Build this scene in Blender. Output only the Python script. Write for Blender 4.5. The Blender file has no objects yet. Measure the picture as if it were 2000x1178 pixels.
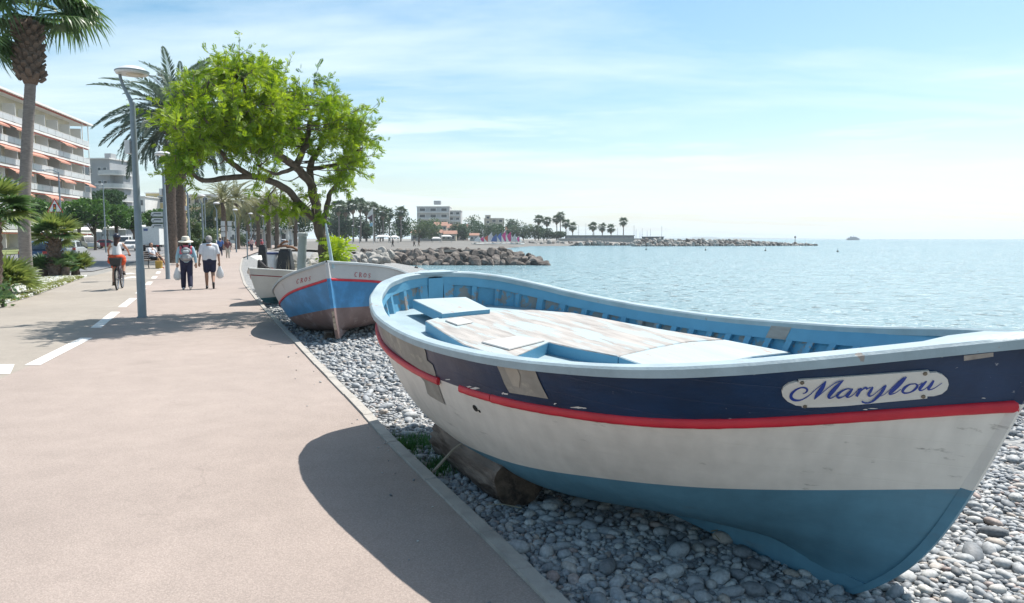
import bpy, bmesh, math, random
import numpy as np
from mathutils import Vector, Matrix, Euler, noise as mnoise
from mathutils.bvhtree import BVHTree
random.seed(7)
RNG = np.random.default_rng(7)
R = math.radians
scene = bpy.context.scene
COL = scene.collection

# ------------------------------------------------------------------ camera, sky, sun, exposure
FPX = 1450.0                      # focal length in pixels of a 2000 px wide frame
PITCH = math.atan((589 - 466) / FPX)
CAM_H = 1.6
cam = bpy.data.cameras.new('camera')
cam.sensor_width = 36.0
cam.lens = 36.0 * FPX / 2000.0
cam.clip_start = 0.05
cam.clip_end = 60000
cam_o = bpy.data.objects.new('camera', cam)
COL.objects.link(cam_o)
cam_o.location = (0, 0, CAM_H)
cam_o.rotation_euler = (math.pi / 2 - PITCH, 0, 0)
scene.camera = cam_o

SUN_AZ, SUN_EL = R(43), R(60)     # azimuth measured from +Y towards +X
world = bpy.data.worlds.new('World')
scene.world = world
world.use_nodes = True
wn, wl = world.node_tree.nodes, world.node_tree.links
wn.clear()
def W(t, **k):
    n = wn.new(t)
    for a, b in k.items():
        setattr(n, a, b)
    return n
w_out = W('ShaderNodeOutputWorld'); w_bg = W('ShaderNodeBackground')
sky = W('ShaderNodeTexSky', sky_type='NISHITA')
sky.sun_disc = False
sky.sun_elevation = SUN_EL
sky.sun_rotation = SUN_AZ
sky.air_density = 1.0; sky.dust_density = 1.2; sky.ozone_density = 1.0; sky.altitude = 0
w_bg.inputs['Strength'].default_value = 0.088
# thin high cloud: a veil over the whole dome, denser towards the horizon, with wisps
tc = W('ShaderNodeTexCoord'); sep = W('ShaderNodeSeparateXYZ')
wl.new(tc.outputs['Generated'], sep.inputs[0])
def wmath(op, a, b=None, clamp=False):
    n = W('ShaderNodeMath', operation=op, use_clamp=clamp)
    for i, v in enumerate((a, b)):
        if v is None: continue
        if isinstance(v, (int, float)): n.inputs[i].default_value = v
        else: wl.new(v, n.inputs[i])
    return n.outputs[0]
zc = wmath('MAXIMUM', sep.outputs[2], 0.0)
den = wmath('ADD', zc, 0.10)
px_ = wmath('DIVIDE', sep.outputs[0], den); py_ = wmath('DIVIDE', sep.outputs[1], den)
comb = W('ShaderNodeCombineXYZ'); wl.new(px_, comb.inputs[0]); wl.new(py_, comb.inputs[1])
mapn = W('ShaderNodeMapping'); mapn.inputs['Rotation'].default_value = (0, 0, R(-18)); mapn.inputs['Scale'].default_value = (.30, .85, 1); mapn.inputs['Location'].default_value = (3.1, 1.7, 0)
wl.new(comb.outputs[0], mapn.inputs[0])
nz = W('ShaderNodeTexNoise'); nz.inputs['Scale'].default_value = 1.0; nz.inputs['Detail'].default_value = 9; nz.inputs['Roughness'].default_value = .58; nz.inputs['Distortion'].default_value = .35
wl.new(mapn.outputs[0], nz.inputs['Vector'])
cr_ = W('ShaderNodeMapRange'); cr_.inputs[1].default_value = .44; cr_.inputs[2].default_value = .68; cr_.inputs[3].default_value = 0; cr_.inputs[4].default_value = .72
wl.new(nz.outputs['Fac'], cr_.inputs[0])
hz = wmath('POWER', wmath('SUBTRACT', 1.0, zc, True), 13.0)
fac = wmath('ADD', wmath('ADD', cr_.outputs[0], wmath('MULTIPLY', hz, .58)), .02, True)
mixc = W('ShaderNodeMix', data_type='RGBA'); mixc.clamp_factor = True
# low streaks of cloud near the horizon
az_ = wmath('ARCTAN2', sep.outputs[0], sep.outputs[1]); el_ = wmath('ARCSINE', sep.outputs[2])
cb2 = W('ShaderNodeCombineXYZ'); wl.new(wmath('MULTIPLY', az_, 3.2), cb2.inputs[0]); wl.new(wmath('MULTIPLY', el_, 30.0), cb2.inputs[1]); cb2.inputs[2].default_value = 4.35
nz2 = W('ShaderNodeTexNoise'); nz2.inputs['Scale'].default_value = 1.0; nz2.inputs['Detail'].default_value = 7; nz2.inputs['Roughness'].default_value = .55; wl.new(cb2.outputs[0], nz2.inputs['Vector'])
st_ = W('ShaderNodeMapRange'); st_.inputs[1].default_value = .56; st_.inputs[2].default_value = .70; st_.inputs[3].default_value = 0; st_.inputs[4].default_value = .75; wl.new(nz2.outputs['Fac'], st_.inputs[0])
win = W('ShaderNodeMapRange', interpolation_type='SMOOTHSTEP'); win.inputs[1].default_value = R(14); win.inputs[2].default_value = R(6); wl.new(el_, win.inputs[0])
fac = wmath('ADD', fac, wmath('MULTIPLY', st_.outputs[0], win.outputs[0]), True)
hsv = W('ShaderNodeHueSaturation'); hsv.inputs['Hue'].default_value = .484; hsv.inputs['Saturation'].default_value = 1.28; hsv.inputs['Value'].default_value = 1.18; wl.new(sky.outputs[0], hsv.inputs['Color'])
wl.new(fac, mixc.inputs[0]); wl.new(hsv.outputs[0], mixc.inputs[6]); mixc.inputs[7].default_value = (7.3, 8.5, 9.0, 1)
wl.new(mixc.outputs[2], w_bg.inputs['Color']); wl.new(w_bg.outputs[0], w_out.inputs[0])

sun = bpy.data.lights.new('sun', 'SUN')
sun.energy = 4.9; sun.angle = R(.53); sun.color = (1.0, .955, .89)
sun_o = bpy.data.objects.new('sun', sun); COL.objects.link(sun_o)
SUN_DIR = Vector((math.sin(SUN_AZ) * math.cos(SUN_EL), math.cos(SUN_AZ) * math.cos(SUN_EL), math.sin(SUN_EL)))
sun_o.rotation_euler = SUN_DIR.to_track_quat('Z', 'Y').to_euler()
scene.view_settings.view_transform = 'Standard'
scene.view_settings.look = 'None'
scene.view_settings.gamma = 1
scene.view_settings.use_curve_mapping = False
scene.view_settings.exposure = 0.62
scene.render.engine = 'CYCLES'
scene.cycles.use_denoising = True
scene.cycles.max_bounces = 6
scene.cycles.transparent_max_bounces = 8
scene.cycles.sample_clamp_indirect = 6

# ------------------------------------------------------------------ picture geometry -> places
_c, _s = math.cos(PITCH), math.sin(PITCH)
FW, UP, RT, CAMP = Vector((0, _c, -_s)), Vector((0, _s, _c)), Vector((1, 0, 0)), Vector((0, 0, CAM_H))
def ray(px, py): return FW + RT * ((px - 1000) / FPX) - UP * ((py - 589) / FPX)
def gp(px, py, z=0.0):
    r = ray(px, py); t = (z - CAM_H) / r.z
    return CAMP + r * t
def at(px, py, dist):
    """point seen at a pixel, at forward distance dist"""
    r = ray(px, py); return CAMP + r * (dist / r.y)
def to_px(p):
    d = Vector(p) - CAMP; z = d.dot(FW)
    return (1000 + FPX * d.dot(RT) / z, 589 - FPX * d.dot(UP) / z, z)

# ------------------------------------------------------------------ materials
def mat(name, col, rough=.6, var=.12, scale=6.0, bump=0.0, bscale=40.0, metal=0.0, spec=.4, col2=None, thr=None,
        soft=.05, pscale=6.0, trans=0.0, stretch=None, detail=4, emit=None, alpha=None, rnd=0.0, coat=0.0, pdetail=6, seams=0.0):
    """Principled with large soft colour variation; col2/thr: second colour showing through in patches (peeling)"""
    m = bpy.data.materials.new(name); m.use_nodes = True
    nt = m.node_tree; N, L = nt.nodes, nt.links
    b = N['Principled BSDF']
    b.inputs['Roughness'].default_value = rough; b.inputs['Metallic'].default_value = metal
    b.inputs['Specular IOR Level'].default_value = spec
    if coat: b.inputs['Coat Weight'].default_value = coat; b.inputs['Coat Roughness'].default_value = .25
    tc = N.new('ShaderNodeTexCoord'); vec = tc.outputs['Object']
    if stretch:
        mp = N.new('ShaderNodeMapping'); mp.inputs['Scale'].default_value = stretch; L.new(vec, mp.inputs[0]); vec = mp.outputs[0]
    n = N.new('ShaderNodeTexNoise'); n.inputs['Scale'].default_value = scale; n.inputs['Detail'].default_value = detail; n.inputs['Roughness'].default_value = .6
    L.new(vec, n.inputs['Vector'])
    rmp = N.new('ShaderNodeMix'); rmp.data_type = 'RGBA'
    lo = [max(0, c * (1 - var)) for c in col[:3]] + [1]; hi = [min(1, c * (1 + var)) for c in col[:3]] + [1]
    rmp.inputs[6].default_value = lo; rmp.inputs[7].default_value = hi
    mr = N.new('ShaderNodeMapRange'); mr.inputs[1].default_value = .3; mr.inputs[2].default_value = .7
    L.new(n.outputs['Fac'], mr.inputs[0]); L.new(mr.outputs[0], rmp.inputs[0])
    out = rmp.outputs[2]
    height = None
    if col2 is not None:
        n2 = N.new('ShaderNodeTexNoise'); n2.inputs['Scale'].default_value = pscale; n2.inputs['Detail'].default_value = pdetail; n2.inputs['Roughness'].default_value = .65
        L.new(vec, n2.inputs['Vector'])
        m2 = N.new('ShaderNodeMapRange'); m2.inputs[1].default_value = thr - soft; m2.inputs[2].default_value = thr + soft
        L.new(n2.outputs['Fac'], m2.inputs[0])
        mx = N.new('ShaderNodeMix'); mx.data_type = 'RGBA'; L.new(m2.outputs[0], mx.inputs[0]); L.new(out, mx.inputs[6])
        mx.inputs[7].default_value = list(col2[:3]) + [1]
        out = mx.outputs[2]; height = m2.outputs[0]
    if rnd:
        oi = N.new('ShaderNodeObjectInfo'); hs = N.new('ShaderNodeHueSaturation')
        mm = N.new('ShaderNodeMapRange'); mm.inputs[3].default_value = 1 - rnd; mm.inputs[4].default_value = 1 + rnd
        L.new(oi.outputs['Random'], mm.inputs[0]); L.new(mm.outputs[0], hs.inputs['Value']); L.new(out, hs.inputs['Color']); out = hs.outputs[0]
    if seams:
        # plank seams along the hull, faint runs of dirt, brushed gloss
        mp2 = N.new('ShaderNodeMapping'); mp2.inputs['Scale'].default_value = (5, 5, .5); L.new(tc.outputs['Object'], mp2.inputs[0]); ns = N.new('ShaderNodeTexNoise'); ns.inputs['Scale'].default_value = 2.2; ns.inputs['Detail'].default_value = 6; L.new(mp2.outputs[0], ns.inputs['Vector'])
        mg = N.new('ShaderNodeMapRange'); mg.inputs[1].default_value = .35; mg.inputs[2].default_value = .72; mg.inputs[3].default_value = 1.04; mg.inputs[4].default_value = .90; L.new(ns.outputs['Fac'], mg.inputs[0])
        hs_ = N.new('ShaderNodeHueSaturation'); L.new(out, hs_.inputs['Color']); L.new(mg.outputs[0], hs_.inputs['Value']); out = hs_.outputs[0]
        rg_ = N.new('ShaderNodeMapRange'); rg_.inputs[3].default_value = rough - .12; rg_.inputs[4].default_value = rough + .18; L.new(ns.outputs['Fac'], rg_.inputs[0]); L.new(rg_.outputs[0], b.inputs['Roughness'])
        sz = N.new('ShaderNodeSeparateXYZ'); L.new(tc.outputs['Object'], sz.inputs[0]); wv_ = N.new('ShaderNodeMath'); wv_.operation = 'PINGPONG'; wv_.inputs[1].default_value = seams / 2; L.new(sz.outputs[2], wv_.inputs[0])
        sm_ = N.new('ShaderNodeMapRange'); sm_.inputs[1].default_value = 0; sm_.inputs[2].default_value = .0035; L.new(wv_.outputs[0], sm_.inputs[0])
        seam_h = sm_.outputs[0]
    L.new(out, b.inputs['Base Color'])
    if bump or height is not None:
        bn = N.new('ShaderNodeTexNoise'); bn.inputs['Scale'].default_value = bscale; bn.inputs['Detail'].default_value = 5; L.new(vec, bn.inputs['Vector'])
        h = bn.outputs['Fac']
        bp = N.new('ShaderNodeBump'); bp.inputs['Strength'].default_value = max(bump, .05); bp.inputs['Distance'].default_value = .01
        if height is not None:
            sb = N.new('ShaderNodeMath'); sb.operation = 'MULTIPLY_ADD'; L.new(height, sb.inputs[0]); sb.inputs[1].default_value = -.6; L.new(h, sb.inputs[2]); h = sb.outputs[0]
        if seams:
            sb2 = N.new('ShaderNodeMath'); sb2.operation = 'MULTIPLY_ADD'; L.new(seam_h, sb2.inputs[0]); sb2.inputs[1].default_value = .9; L.new(h, sb2.inputs[2]); h = sb2.outputs[0]
        L.new(h, bp.inputs['Height']); L.new(bp.outputs[0], b.inputs['Normal'])
    if emit:
        b.inputs['Emission Color'].default_value = list(emit[:3]) + [1]; b.inputs['Emission Strength'].default_value = 1
    if trans:
        tr = N.new('ShaderNodeBsdfTranslucent'); mixs = N.new('ShaderNodeMixShader'); mixs.inputs[0].default_value = trans
        hs2 = N.new('ShaderNodeHueSaturation'); hs2.inputs['Value'].default_value = 1.5; hs2.inputs['Saturation'].default_value = 1.1; L.new(out, hs2.inputs['Color'])
        L.new(hs2.outputs[0], tr.inputs['Color'])
        L.new(b.outputs[0], mixs.inputs[1]); L.new(tr.outputs[0], mixs.inputs[2])
        o = [x for x in N if x.type == 'OUTPUT_MATERIAL'][0]; L.new(mixs.outputs[0], o.inputs[0])
    if alpha is not None: b.inputs['Alpha'].default_value = alpha
    return m

# ------------------------------------------------------------------ mesh building
class MB:
    def __init__(s): s.v = []; s.f = []; s.m = []; s.cur = 0
    def add(s, vs, fs):
        o = len(s.v); s.v += [tuple(v) for v in vs]; s.f += [tuple(i + o for i in f) for f in fs]; s.m += [s.cur] * len(fs); return s
    def box(s, c, d, rz=0.0, M=None):
        x, y, z = d[0] / 2, d[1] / 2, d[2] / 2
        vs = [Vector((a, b, e)) for e in (-z, z) for b in (-y, y) for a in (-x, x)]
        if rz: vs = [Matrix.Rotation(rz, 3, 'Z') @ v for v in vs]
        if M: vs = [M @ v for v in vs]
        vs = [v + Vector(c) for v in vs]
        return s.add(vs, [(0, 2, 3, 1), (4, 5, 7, 6), (0, 1, 5, 4), (2, 6, 7, 3), (0, 4, 6, 2), (1, 3, 7, 5)])
    def tube(s, pts, rad, n=8, caps=True, flat=1.0):
        """tapered tube along points"""
        pts = [Vector(p) for p in pts]
        if isinstance(rad, (int, float)): rad = [rad] * len(pts)
        vs = []; fs = []; ref = Vector((0, 0, 1)); pu = None
        for i, p in enumerate(pts):
            t = (pts[min(i + 1, len(pts) - 1)] - pts[max(i - 1, 0)])
            t = t.normalized() if t.length > 1e-9 else Vector((0, 0, 1))
            if pu is None:
                u = t.cross(Vector((0, 0, 1)) if abs(t.z) < .9 else Vector((0, 1, 0))).normalized()
            else:
                u = (pu - t * pu.dot(t)); u = u.normalized() if u.length > 1e-6 else t.orthogonal().normalized()
            pu = u; w = t.cross(u)
            for k in range(n):
                a = 2 * math.pi * k / n
                vs.append(p + (u * math.cos(a) + w * math.sin(a) * flat) * rad[i])
        for i in range(len(pts) - 1):
            for k in range(n):
                a, b = i * n + k, i * n + (k + 1) % n
                fs.append((a, b, b + n, a + n))
        if caps:
            fs.append(tuple(range(n - 1, -1, -1))); fs.append(tuple((len(pts) - 1) * n + k for k in range(n)))
        return s.add(vs, fs)
    def lathe(s, prof, c=(0, 0, 0), n=16, M=None):
        vs = []; fs = []
        for r, z in prof:
            for k in range(n):
                a = 2 * math.pi * k / n; v = Vector((r * math.cos(a), r * math.sin(a), z))
                if M: v = M @ v
                vs.append(v + Vector(c))
        for i in range(len(prof) - 1):
            for k in range(n):
                a, b = i * n + k, i * n + (k + 1) % n
                fs.append((a, b, b + n, a + n))
        fs.append(tuple(range(n - 1, -1, -1))); fs.append(tuple((len(prof) - 1) * n + k for k in range(n)))
        return s.add(vs, fs)
    def prism(s, poly, off):
        """polygon (3D points) swept by vector off"""
        n = len(poly); a = [Vector(p) for p in poly]; b = [p + Vector(off) for p in a]
        return s.add(a + b, [tuple(range(n - 1, -1, -1)), tuple(range(n, 2 * n))] + [(i, (i + 1) % n, n + (i + 1) % n, n + i) for i in range(n)])
    def grid(s, rows, close=False):
        n = len(rows[0]); vs = [v for r in rows for v in r]; fs = []
        for i in range(len(rows) - 1):
            for k in range(n - 1 + (1 if close else 0)):
                fs.append((i * n + k, i * n + (k + 1) % n, (i + 1) * n + (k + 1) % n, (i + 1) * n + k))
        return s.add(vs, fs)
    def quad(s, a, b, c, d): return s.add([a, b, c, d], [(0, 1, 2, 3)])
    def mesh(s, name, mats, smooth=False, fix=True):
        me = bpy.data.meshes.new(name); me.from_pydata(s.v, [], s.f); me.update()
        for m in (mats if isinstance(mats, (list, tuple)) else [mats]): me.materials.append(m)
        if any(s.m): me.polygons.foreach_set('material_index', s.m)
        if fix:
            bm = bmesh.new(); bm.from_mesh(me); bmesh.ops.recalc_face_normals(bm, faces=bm.faces); bm.to_mesh(me); bm.free()
        if smooth:
            me.polygons.foreach_set('use_smooth', [True] * len(me.polygons))
            if isinstance(smooth, float): me.set_sharp_from_angle(angle=R(smooth))
        return me
    def build(s, name, mats, parent=None, smooth=False, fix=True, loc=None):
        o = bpy.data.objects.new(name, s.mesh(name, mats, smooth, fix)); COL.objects.link(o)
        if parent is not None: o.parent = parent
        if loc is not None: o.location = loc
        return o
def tag(o, label=None, cat=None, group=None, kind=None):
    if label: o['label'] = label
    if cat: o['category'] = cat
    if group: o['group'] = group
    if kind: o['kind'] = kind
    return o
def thing(name, label, cat, loc=(0, 0, 0), rot=(0, 0, 0), group=None):
    o = bpy.data.objects.new(name, None); COL.objects.link(o); o.location = loc; o.rotation_euler = rot
    o.empty_display_size = .2
    return tag(o, label, cat, group)
def obj(name, me, parent=None, loc=None, rot=None, scale=None):
    o = bpy.data.objects.new(name, me); COL.objects.link(o)
    if parent is not None: o.parent = parent
    if loc is not None: o.location = loc
    if rot is not None: o.rotation_euler = rot
    if scale is not None: o.scale = (scale,) * 3 if isinstance(scale, (int, float)) else scale
    return o
def copy_tree(o, parent=None):
    c = o.copy(); COL.objects.link(c)
    if parent is not None: c.parent = parent
    for ch in o.children: copy_tree(ch, c)
    return c
def fbm(x, y, z=0, o=3): return mnoise.fractal(Vector((x, y, z)), 1.0, 2.0, o)
def lerp(a, b, t): return a + (b - a) * t
def interp(x, xs, ys): return float(np.interp(x, xs, ys))
def inpoly(x, y, P):
    c = False; j = len(P) - 1
    for i in range(len(P)):
        if (P[i][1] > y) != (P[j][1] > y) and x < (P[j][0] - P[i][0]) * (y - P[i][1]) / (P[j][1] - P[i][1]) + P[i][0]: c = not c
        j = i
    return c
# ================================================================== THE SETTING
SEA_Z = -1.5
# ---- kerb line (edge of the promenade towards the beach), near to far, on the ground
KERB = [(2.6, -3.0), (1.25, .6), (.62, 2.1), (.2, 3.15), (0, 3.61), (-.38, 4.46), (-.85, 5.51), (-1.47, 7.01), (-2.48, 9.36), (-3.88, 12.7), (-6.1, 17.98), (-9.42, 26.12),
        (-14.1, 38.5), (-18.4, 50.5), (-22.78, 63.0), (-32.8, 97.2), (-50.5, 166.8), (-78, 270)]
def kerb_x(y): return interp(y, [k[1] for k in KERB], [k[0] for k in KERB])
LEFT = [(-16, -3.0), (-13.6, 5), (-12.6, 11), (-12.1, 15.5), (-12.26, 17.7), (-13.24, 20.4), (-15.7, 26.1), (-17.2, 29.6), (-19.5, 36), (-23.5, 46), (-30, 63), (-43.5, 97), (-68, 166), (-105, 270)]
def left_x(y): return interp(y, [k[1] for k in LEFT], [k[0] for k in LEFT])
DIV = [(-3.3, -3.0), (-4.6, 4.0), (-5.6, 7.5), (-6.06, 9.25), (-6.87, 11.9), (-7.5, 13.3), (-8.64, 16.1), (-10.22, 20.0), (-13.2, 27.0), (-15.1, 31.4), (-20.2, 43), (-27.5, 63), (-40, 97), (-62, 166), (-97, 270)]
def div_x(y): return interp(y, [k[1] for k in DIV], [k[0] for k in DIV])
WATER = [(34, -8.0), (24, 3), (17, 10), (11, 18), (6, 28), (1, 42), (-4, 58), (-9, 76), (-13, 90), (-15, 104), (-12, 130), (-7, 180), (0, 250), (8, 305)]
def water_x(y): return interp(y, [k[1] for k in WATER], [k[0] for k in WATER])

def asphalt(name, col, spk, scale=1.0):
    m = bpy.data.materials.new(name); m.use_nodes = True; N, L = m.node_tree.nodes, m.node_tree.links
    b = N['Principled BSDF']; b.inputs['Roughness'].default_value = .85; b.inputs['Specular IOR Level'].default_value = .3
    tc = N.new('ShaderNodeTexCoord')
    def noise(s, d=4, r=.6):
        n = N.new('ShaderNodeTexNoise'); n.inputs['Scale'].default_value = s; n.inputs['Detail'].default_value = d; n.inputs['Roughness'].default_value = r; L.new(tc.outputs['Object'], n.inputs['Vector']); return n.outputs['Fac']
    def rng(x, a, b_, c, d):
        n = N.new('ShaderNodeMapRange'); n.inputs[1].default_value = a; n.inputs[2].default_value = b_; n.inputs[3].default_value = c; n.inputs[4].default_value = d; L.new(x, n.inputs[0]); return n.outputs[0]
    def mul(a, b_):
        n = N.new('ShaderNodeMath'); n.operation = 'MULTIPLY'; L.new(a, n.inputs[0]); L.new(b_, n.inputs[1]); return n.outputs[0]
    big = rng(noise(.35, 5), .3, .7, .90, 1.09); mid = rng(noise(3.0, 4), .3, .7, .94, 1.06); fine = rng(noise(120, 3, .8), .34, .66, 1 - spk, 1 + spk)
    vor = N.new('ShaderNodeTexVoronoi'); vor.inputs['Scale'].default_value = 75; L.new(tc.outputs['Object'], vor.inputs['Vector'])
    st = rng(vor.outputs['Distance'], .0, .7, 1.1, .88)
    spots = rng(noise(1.7, 8, .75), .66, .72, 1.0, .80)
    vc = N.new('ShaderNodeTexVoronoi'); vc.feature = 'DISTANCE_TO_EDGE'; vc.inputs['Scale'].default_value = .33
    wn_ = N.new('ShaderNodeTexNoise'); wn_.inputs['Scale'].default_value = 1.6; wn_.inputs['Detail'].default_value = 6; L.new(tc.outputs['Object'], wn_.inputs['Vector'])
    vm = N.new('ShaderNodeVectorMath'); vm.operation = 'MULTIPLY_ADD'; L.new(wn_.outputs['Color'], vm.inputs[0]); vm.inputs[1].default_value = (.9, .9, 0); L.new(tc.outputs['Object'], vm.inputs[2]); L.new(vm.outputs[0], vc.inputs['Vector'])
    crk = rng(vc.outputs['Distance'], .001, .0045, 0, 1); cm = rng(noise(.5, 3), .52, .60, 1, 0)
    cx = N.new('ShaderNodeMath'); cx.operation = 'MAXIMUM'; L.new(crk, cx.inputs[0]); L.new(cm, cx.inputs[1]); crk2 = rng(cx.outputs[0], 0, 1, .90, 1)
    blot = rng(noise(.9, 7, .7), .60, .74, 1.0, .86)
    fac = mul(mul(mul(big, mid), mul(fine, st)), mul(spots, mul(crk2, blot)))
    mx = N.new('ShaderNodeMix'); mx.data_type = 'RGBA'; mx.blend_type = 'MULTIPLY'; mx.inputs[0].default_value = 1; mx.inputs[6].default_value = list(col) + [1]
    cb = N.new('ShaderNodeCombineColor'); [L.new(fac, cb.inputs[i]) for i in range(3)]; L.new(cb.outputs[0], mx.inputs[7]); L.new(mx.outputs[2], b.inputs['Base Color'])
    bp = N.new('ShaderNodeBump'); bp.inputs['Strength'].default_value = .5; bp.inputs['Distance'].default_value = .006; L.new(mul(fine, st), bp.inputs['Height']); L.new(bp.outputs[0], b.inputs['Normal'])
    return m
M_PATH = asphalt('pink_asphalt', (.335, .278, .245), .18)
M_BIKE = asphalt('beige_asphalt', (.315, .28, .24), .16)
M_ROAD = asphalt('road_asphalt', (.19, .19, .195), .10)
M_GROUND = asphalt('town_ground', (.26, .25, .23), .08)
M_PAINT = mat('road_paint', (.66, .65, .62), .7, .08, 5, bump=.2, bscale=120, col2=(.40, .36, .33), thr=.66, soft=.04, pscale=14)
M_KERB = mat('kerb_concrete', (.36, .335, .30), .85, .22, 5, bump=.4, bscale=60, col2=(.22, .20, .18), thr=.64, soft=.08, pscale=5)

# ---- town ground: one sheet under everything on land, dipping under the beach and sea bed
def land_rows():
    rows = []
    ys = [-60, -8, 3, 10, 18, 28, 42, 58, 76, 90, 104, 130, 180, 250, 305]
    for y in ys:
        wx = water_x(y); kx = kerb_x(min(y, 270))
        rows.append([(-4000, y, -.06), (-300, y, -.06), (kx - 30, y, -.06), (kx - 8, y, -.05), (kx - .8, y, -.09), (wx - 1.5, y, -1.9), (wx + 6, y, -2.6), (wx + 60, y, -4.5)])
    rows.append([(-4000, 345, 0), (-300, 345, .2), (-60, 345, .4), (-20, 345, .5), (30, 338, .3), (60, 346, -1.8), (75, 335, -2.6), (150, 300, -4.5)])
    rows.append([(-4000, 420, .2), (-300, 420, .6), (-60, 420, 1.0), (0, 420, 1.0), (60, 420, .8), (150, 395, -1.8), (165, 390, -2.6), (230, 380, -4.5)])
    rows.append([(-4000, 700, 1), (-300, 700, 1.5), (-60, 700, 1.5), (0, 700, 1.5), (60, 700, 1.2), (170, 700, -1.8), (185, 700, -2.6), (240, 700, -4.5)])
    rows.append([(-4000, 3000, 1), (-300, 3000, 1.5), (-60, 3000, 1.5), (0, 3000, 1.5), (60, 3000, 1.2), (120, 3000, -1.8), (185, 3000, -2.6), (240, 3000, -4.5)])
    return rows
tag(MB().grid(land_rows()).build('ground', M_GROUND), kind='structure')

# ---- promenade (pinkish) and cycle lane (beige) as sheets, a few mm apart
def strip(name, fa, fb, ys, za, zb, m, nx=3, kind='structure'):
    rows = [[(lerp(fa(y), fb(y), k / nx), y, lerp(za, zb, k / nx)) for k in range(nx + 1)] for y in ys]
    return tag(MB().grid(rows).build(name, m), kind=kind)
YS = [-3, 0, 2, 3.15, 4.46, 5.51, 7, 8, 9.36, 10.5, 11.9, 13.3, 14.5, 16, 18, 20, 22, 24, 26.1, 29.6, 33, 38.5, 44, 50.5, 63, 80, 97.2, 130, 166.8, 220, 270]
promenade = strip('promenade', lambda y: div_x(y) - .02, lambda y: kerb_x(y) - .045, YS, 0, 0, M_PATH, 6)
cycle_lane = strip('cycle_lane', left_x, lambda y: div_x(y) - .02, YS, 0, 0, M_BIKE, 4)
# ---- road on the town side
road = strip('road', lambda y: left_x(y) - 14 - .02 * y, lambda y: left_x(y) - interp(y, [0, 31, 37, 48, 300], [7.5, 6.5, 1.0, .6, 3]), [20, 26, 31, 34, 37, 42, 48, 55, 63, 80, 97, 130, 166, 220, 270], -.02, -.02, M_ROAD, 3)
# ---- painted dashes between lane and walkway
def dash(y0, y1, w=.13, off=0.0):
    n = 6; rows = []
    for k in range(n + 1):
        y = lerp(y0, y1, k / n); x = div_x(y) + off
        rows.append([(x - w * .75, y, .004), (x + w * .75, y, .004)])
    MB().grid(rows).build('lane_dash', M_PAINT, cycle_lane)
for a, b in [(9.3, 11.9), (13.25, 16.15), (17.3, 19.9), (21.6, 23.8), (25.6, 27.5), (29.8, 31.6), (34, 36), (39, 41), (45, 47.5), (52, 54), (59, 61)]:
    dash(a, b)
# turned-off dash at the left edge of the view, and the cycle arrow further on
MB().grid([[(-6.2, 8.7, .004), (-5.95, 8.7, .004)], [(-6.62, 9.36, .004), (-6.34, 9.36, .004)]]).build('lane_dash', M_PAINT, cycle_lane)
ar = Vector((-15.6, 30.3, .004))
MB().add([ar + Vector(v) for v in [(-.12, -1.0, 0), (.12, -1.0, 0), (-.1, .2, 0), (-.35, .2, 0), (-.42, 1.1, 0), (.3, .2, 0), (.1, .2, 0)]], [(0, 1, 6, 2), (2, 6, 5, 4, 3)]).build('lane_arrow', M_PAINT, cycle_lane)
ar = Vector((-17.4, 33.6, .004))
MB().add([ar + Vector(v) for v in [(-.12, -1.0, 0), (.12, -1.0, 0), (-.1, .2, 0), (-.35, .2, 0), (-.42, 1.1, 0), (.3, .2, 0), (.1, .2, 0)]], [(0, 1, 6, 2), (2, 6, 5, 4, 3)]).build('lane_arrow', M_PAINT, cycle_lane)
# ---- kerb stones, laid end to end
kerb = bpy.data.objects.new('kerb', None); COL.objects.link(kerb); tag(kerb, kind='structure')
def kerb_run():
    pts = []; y = 1.2
    while y < 62:
        pts.append(Vector((kerb_x(y), y, 0))); y += .98 * .92 if y < 26 else 1.9
    for i in range(len(pts) - 1):
        a, b = pts[i], pts[i + 1]; d = (b - a).normalized(); n = Vector((d.y, -d.x, 0)) * .042
        a = a + d * .004; b = b - d * .004; h = .012 + .008 * random.random()
        poly = [a - n, b - n, b + n, a + n]
        jx = random.uniform(-.004, .004); poly = [p + Vector((jx, 0, 0)) for p in poly]
        mb = MB(); base = [Vector((p.x, p.y, -.15)) for p in poly]; c = (poly[0] + poly[2]) / 2
        top = [Vector((p.x, p.y, h)) for p in poly]; ins = [p.lerp(Vector((c.x, c.y, h)), .0) for p in top]
        bev = [q + (Vector((c.x, c.y, h)) - q).normalized() * .010 + Vector((0, 0, .004)) for q in top]
        mb.add(base + top + bev, [(0, 1, 5, 4), (1, 2, 6, 5), (2, 3, 7, 6), (3, 0, 4, 7), (4, 5, 9, 8), (5, 6, 10, 9), (6, 7, 11, 10), (7, 4, 8, 11), (8, 9, 10, 11)])
        mb.build('kerb_stone', M_KERB, kerb)
kerb_run()

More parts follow.
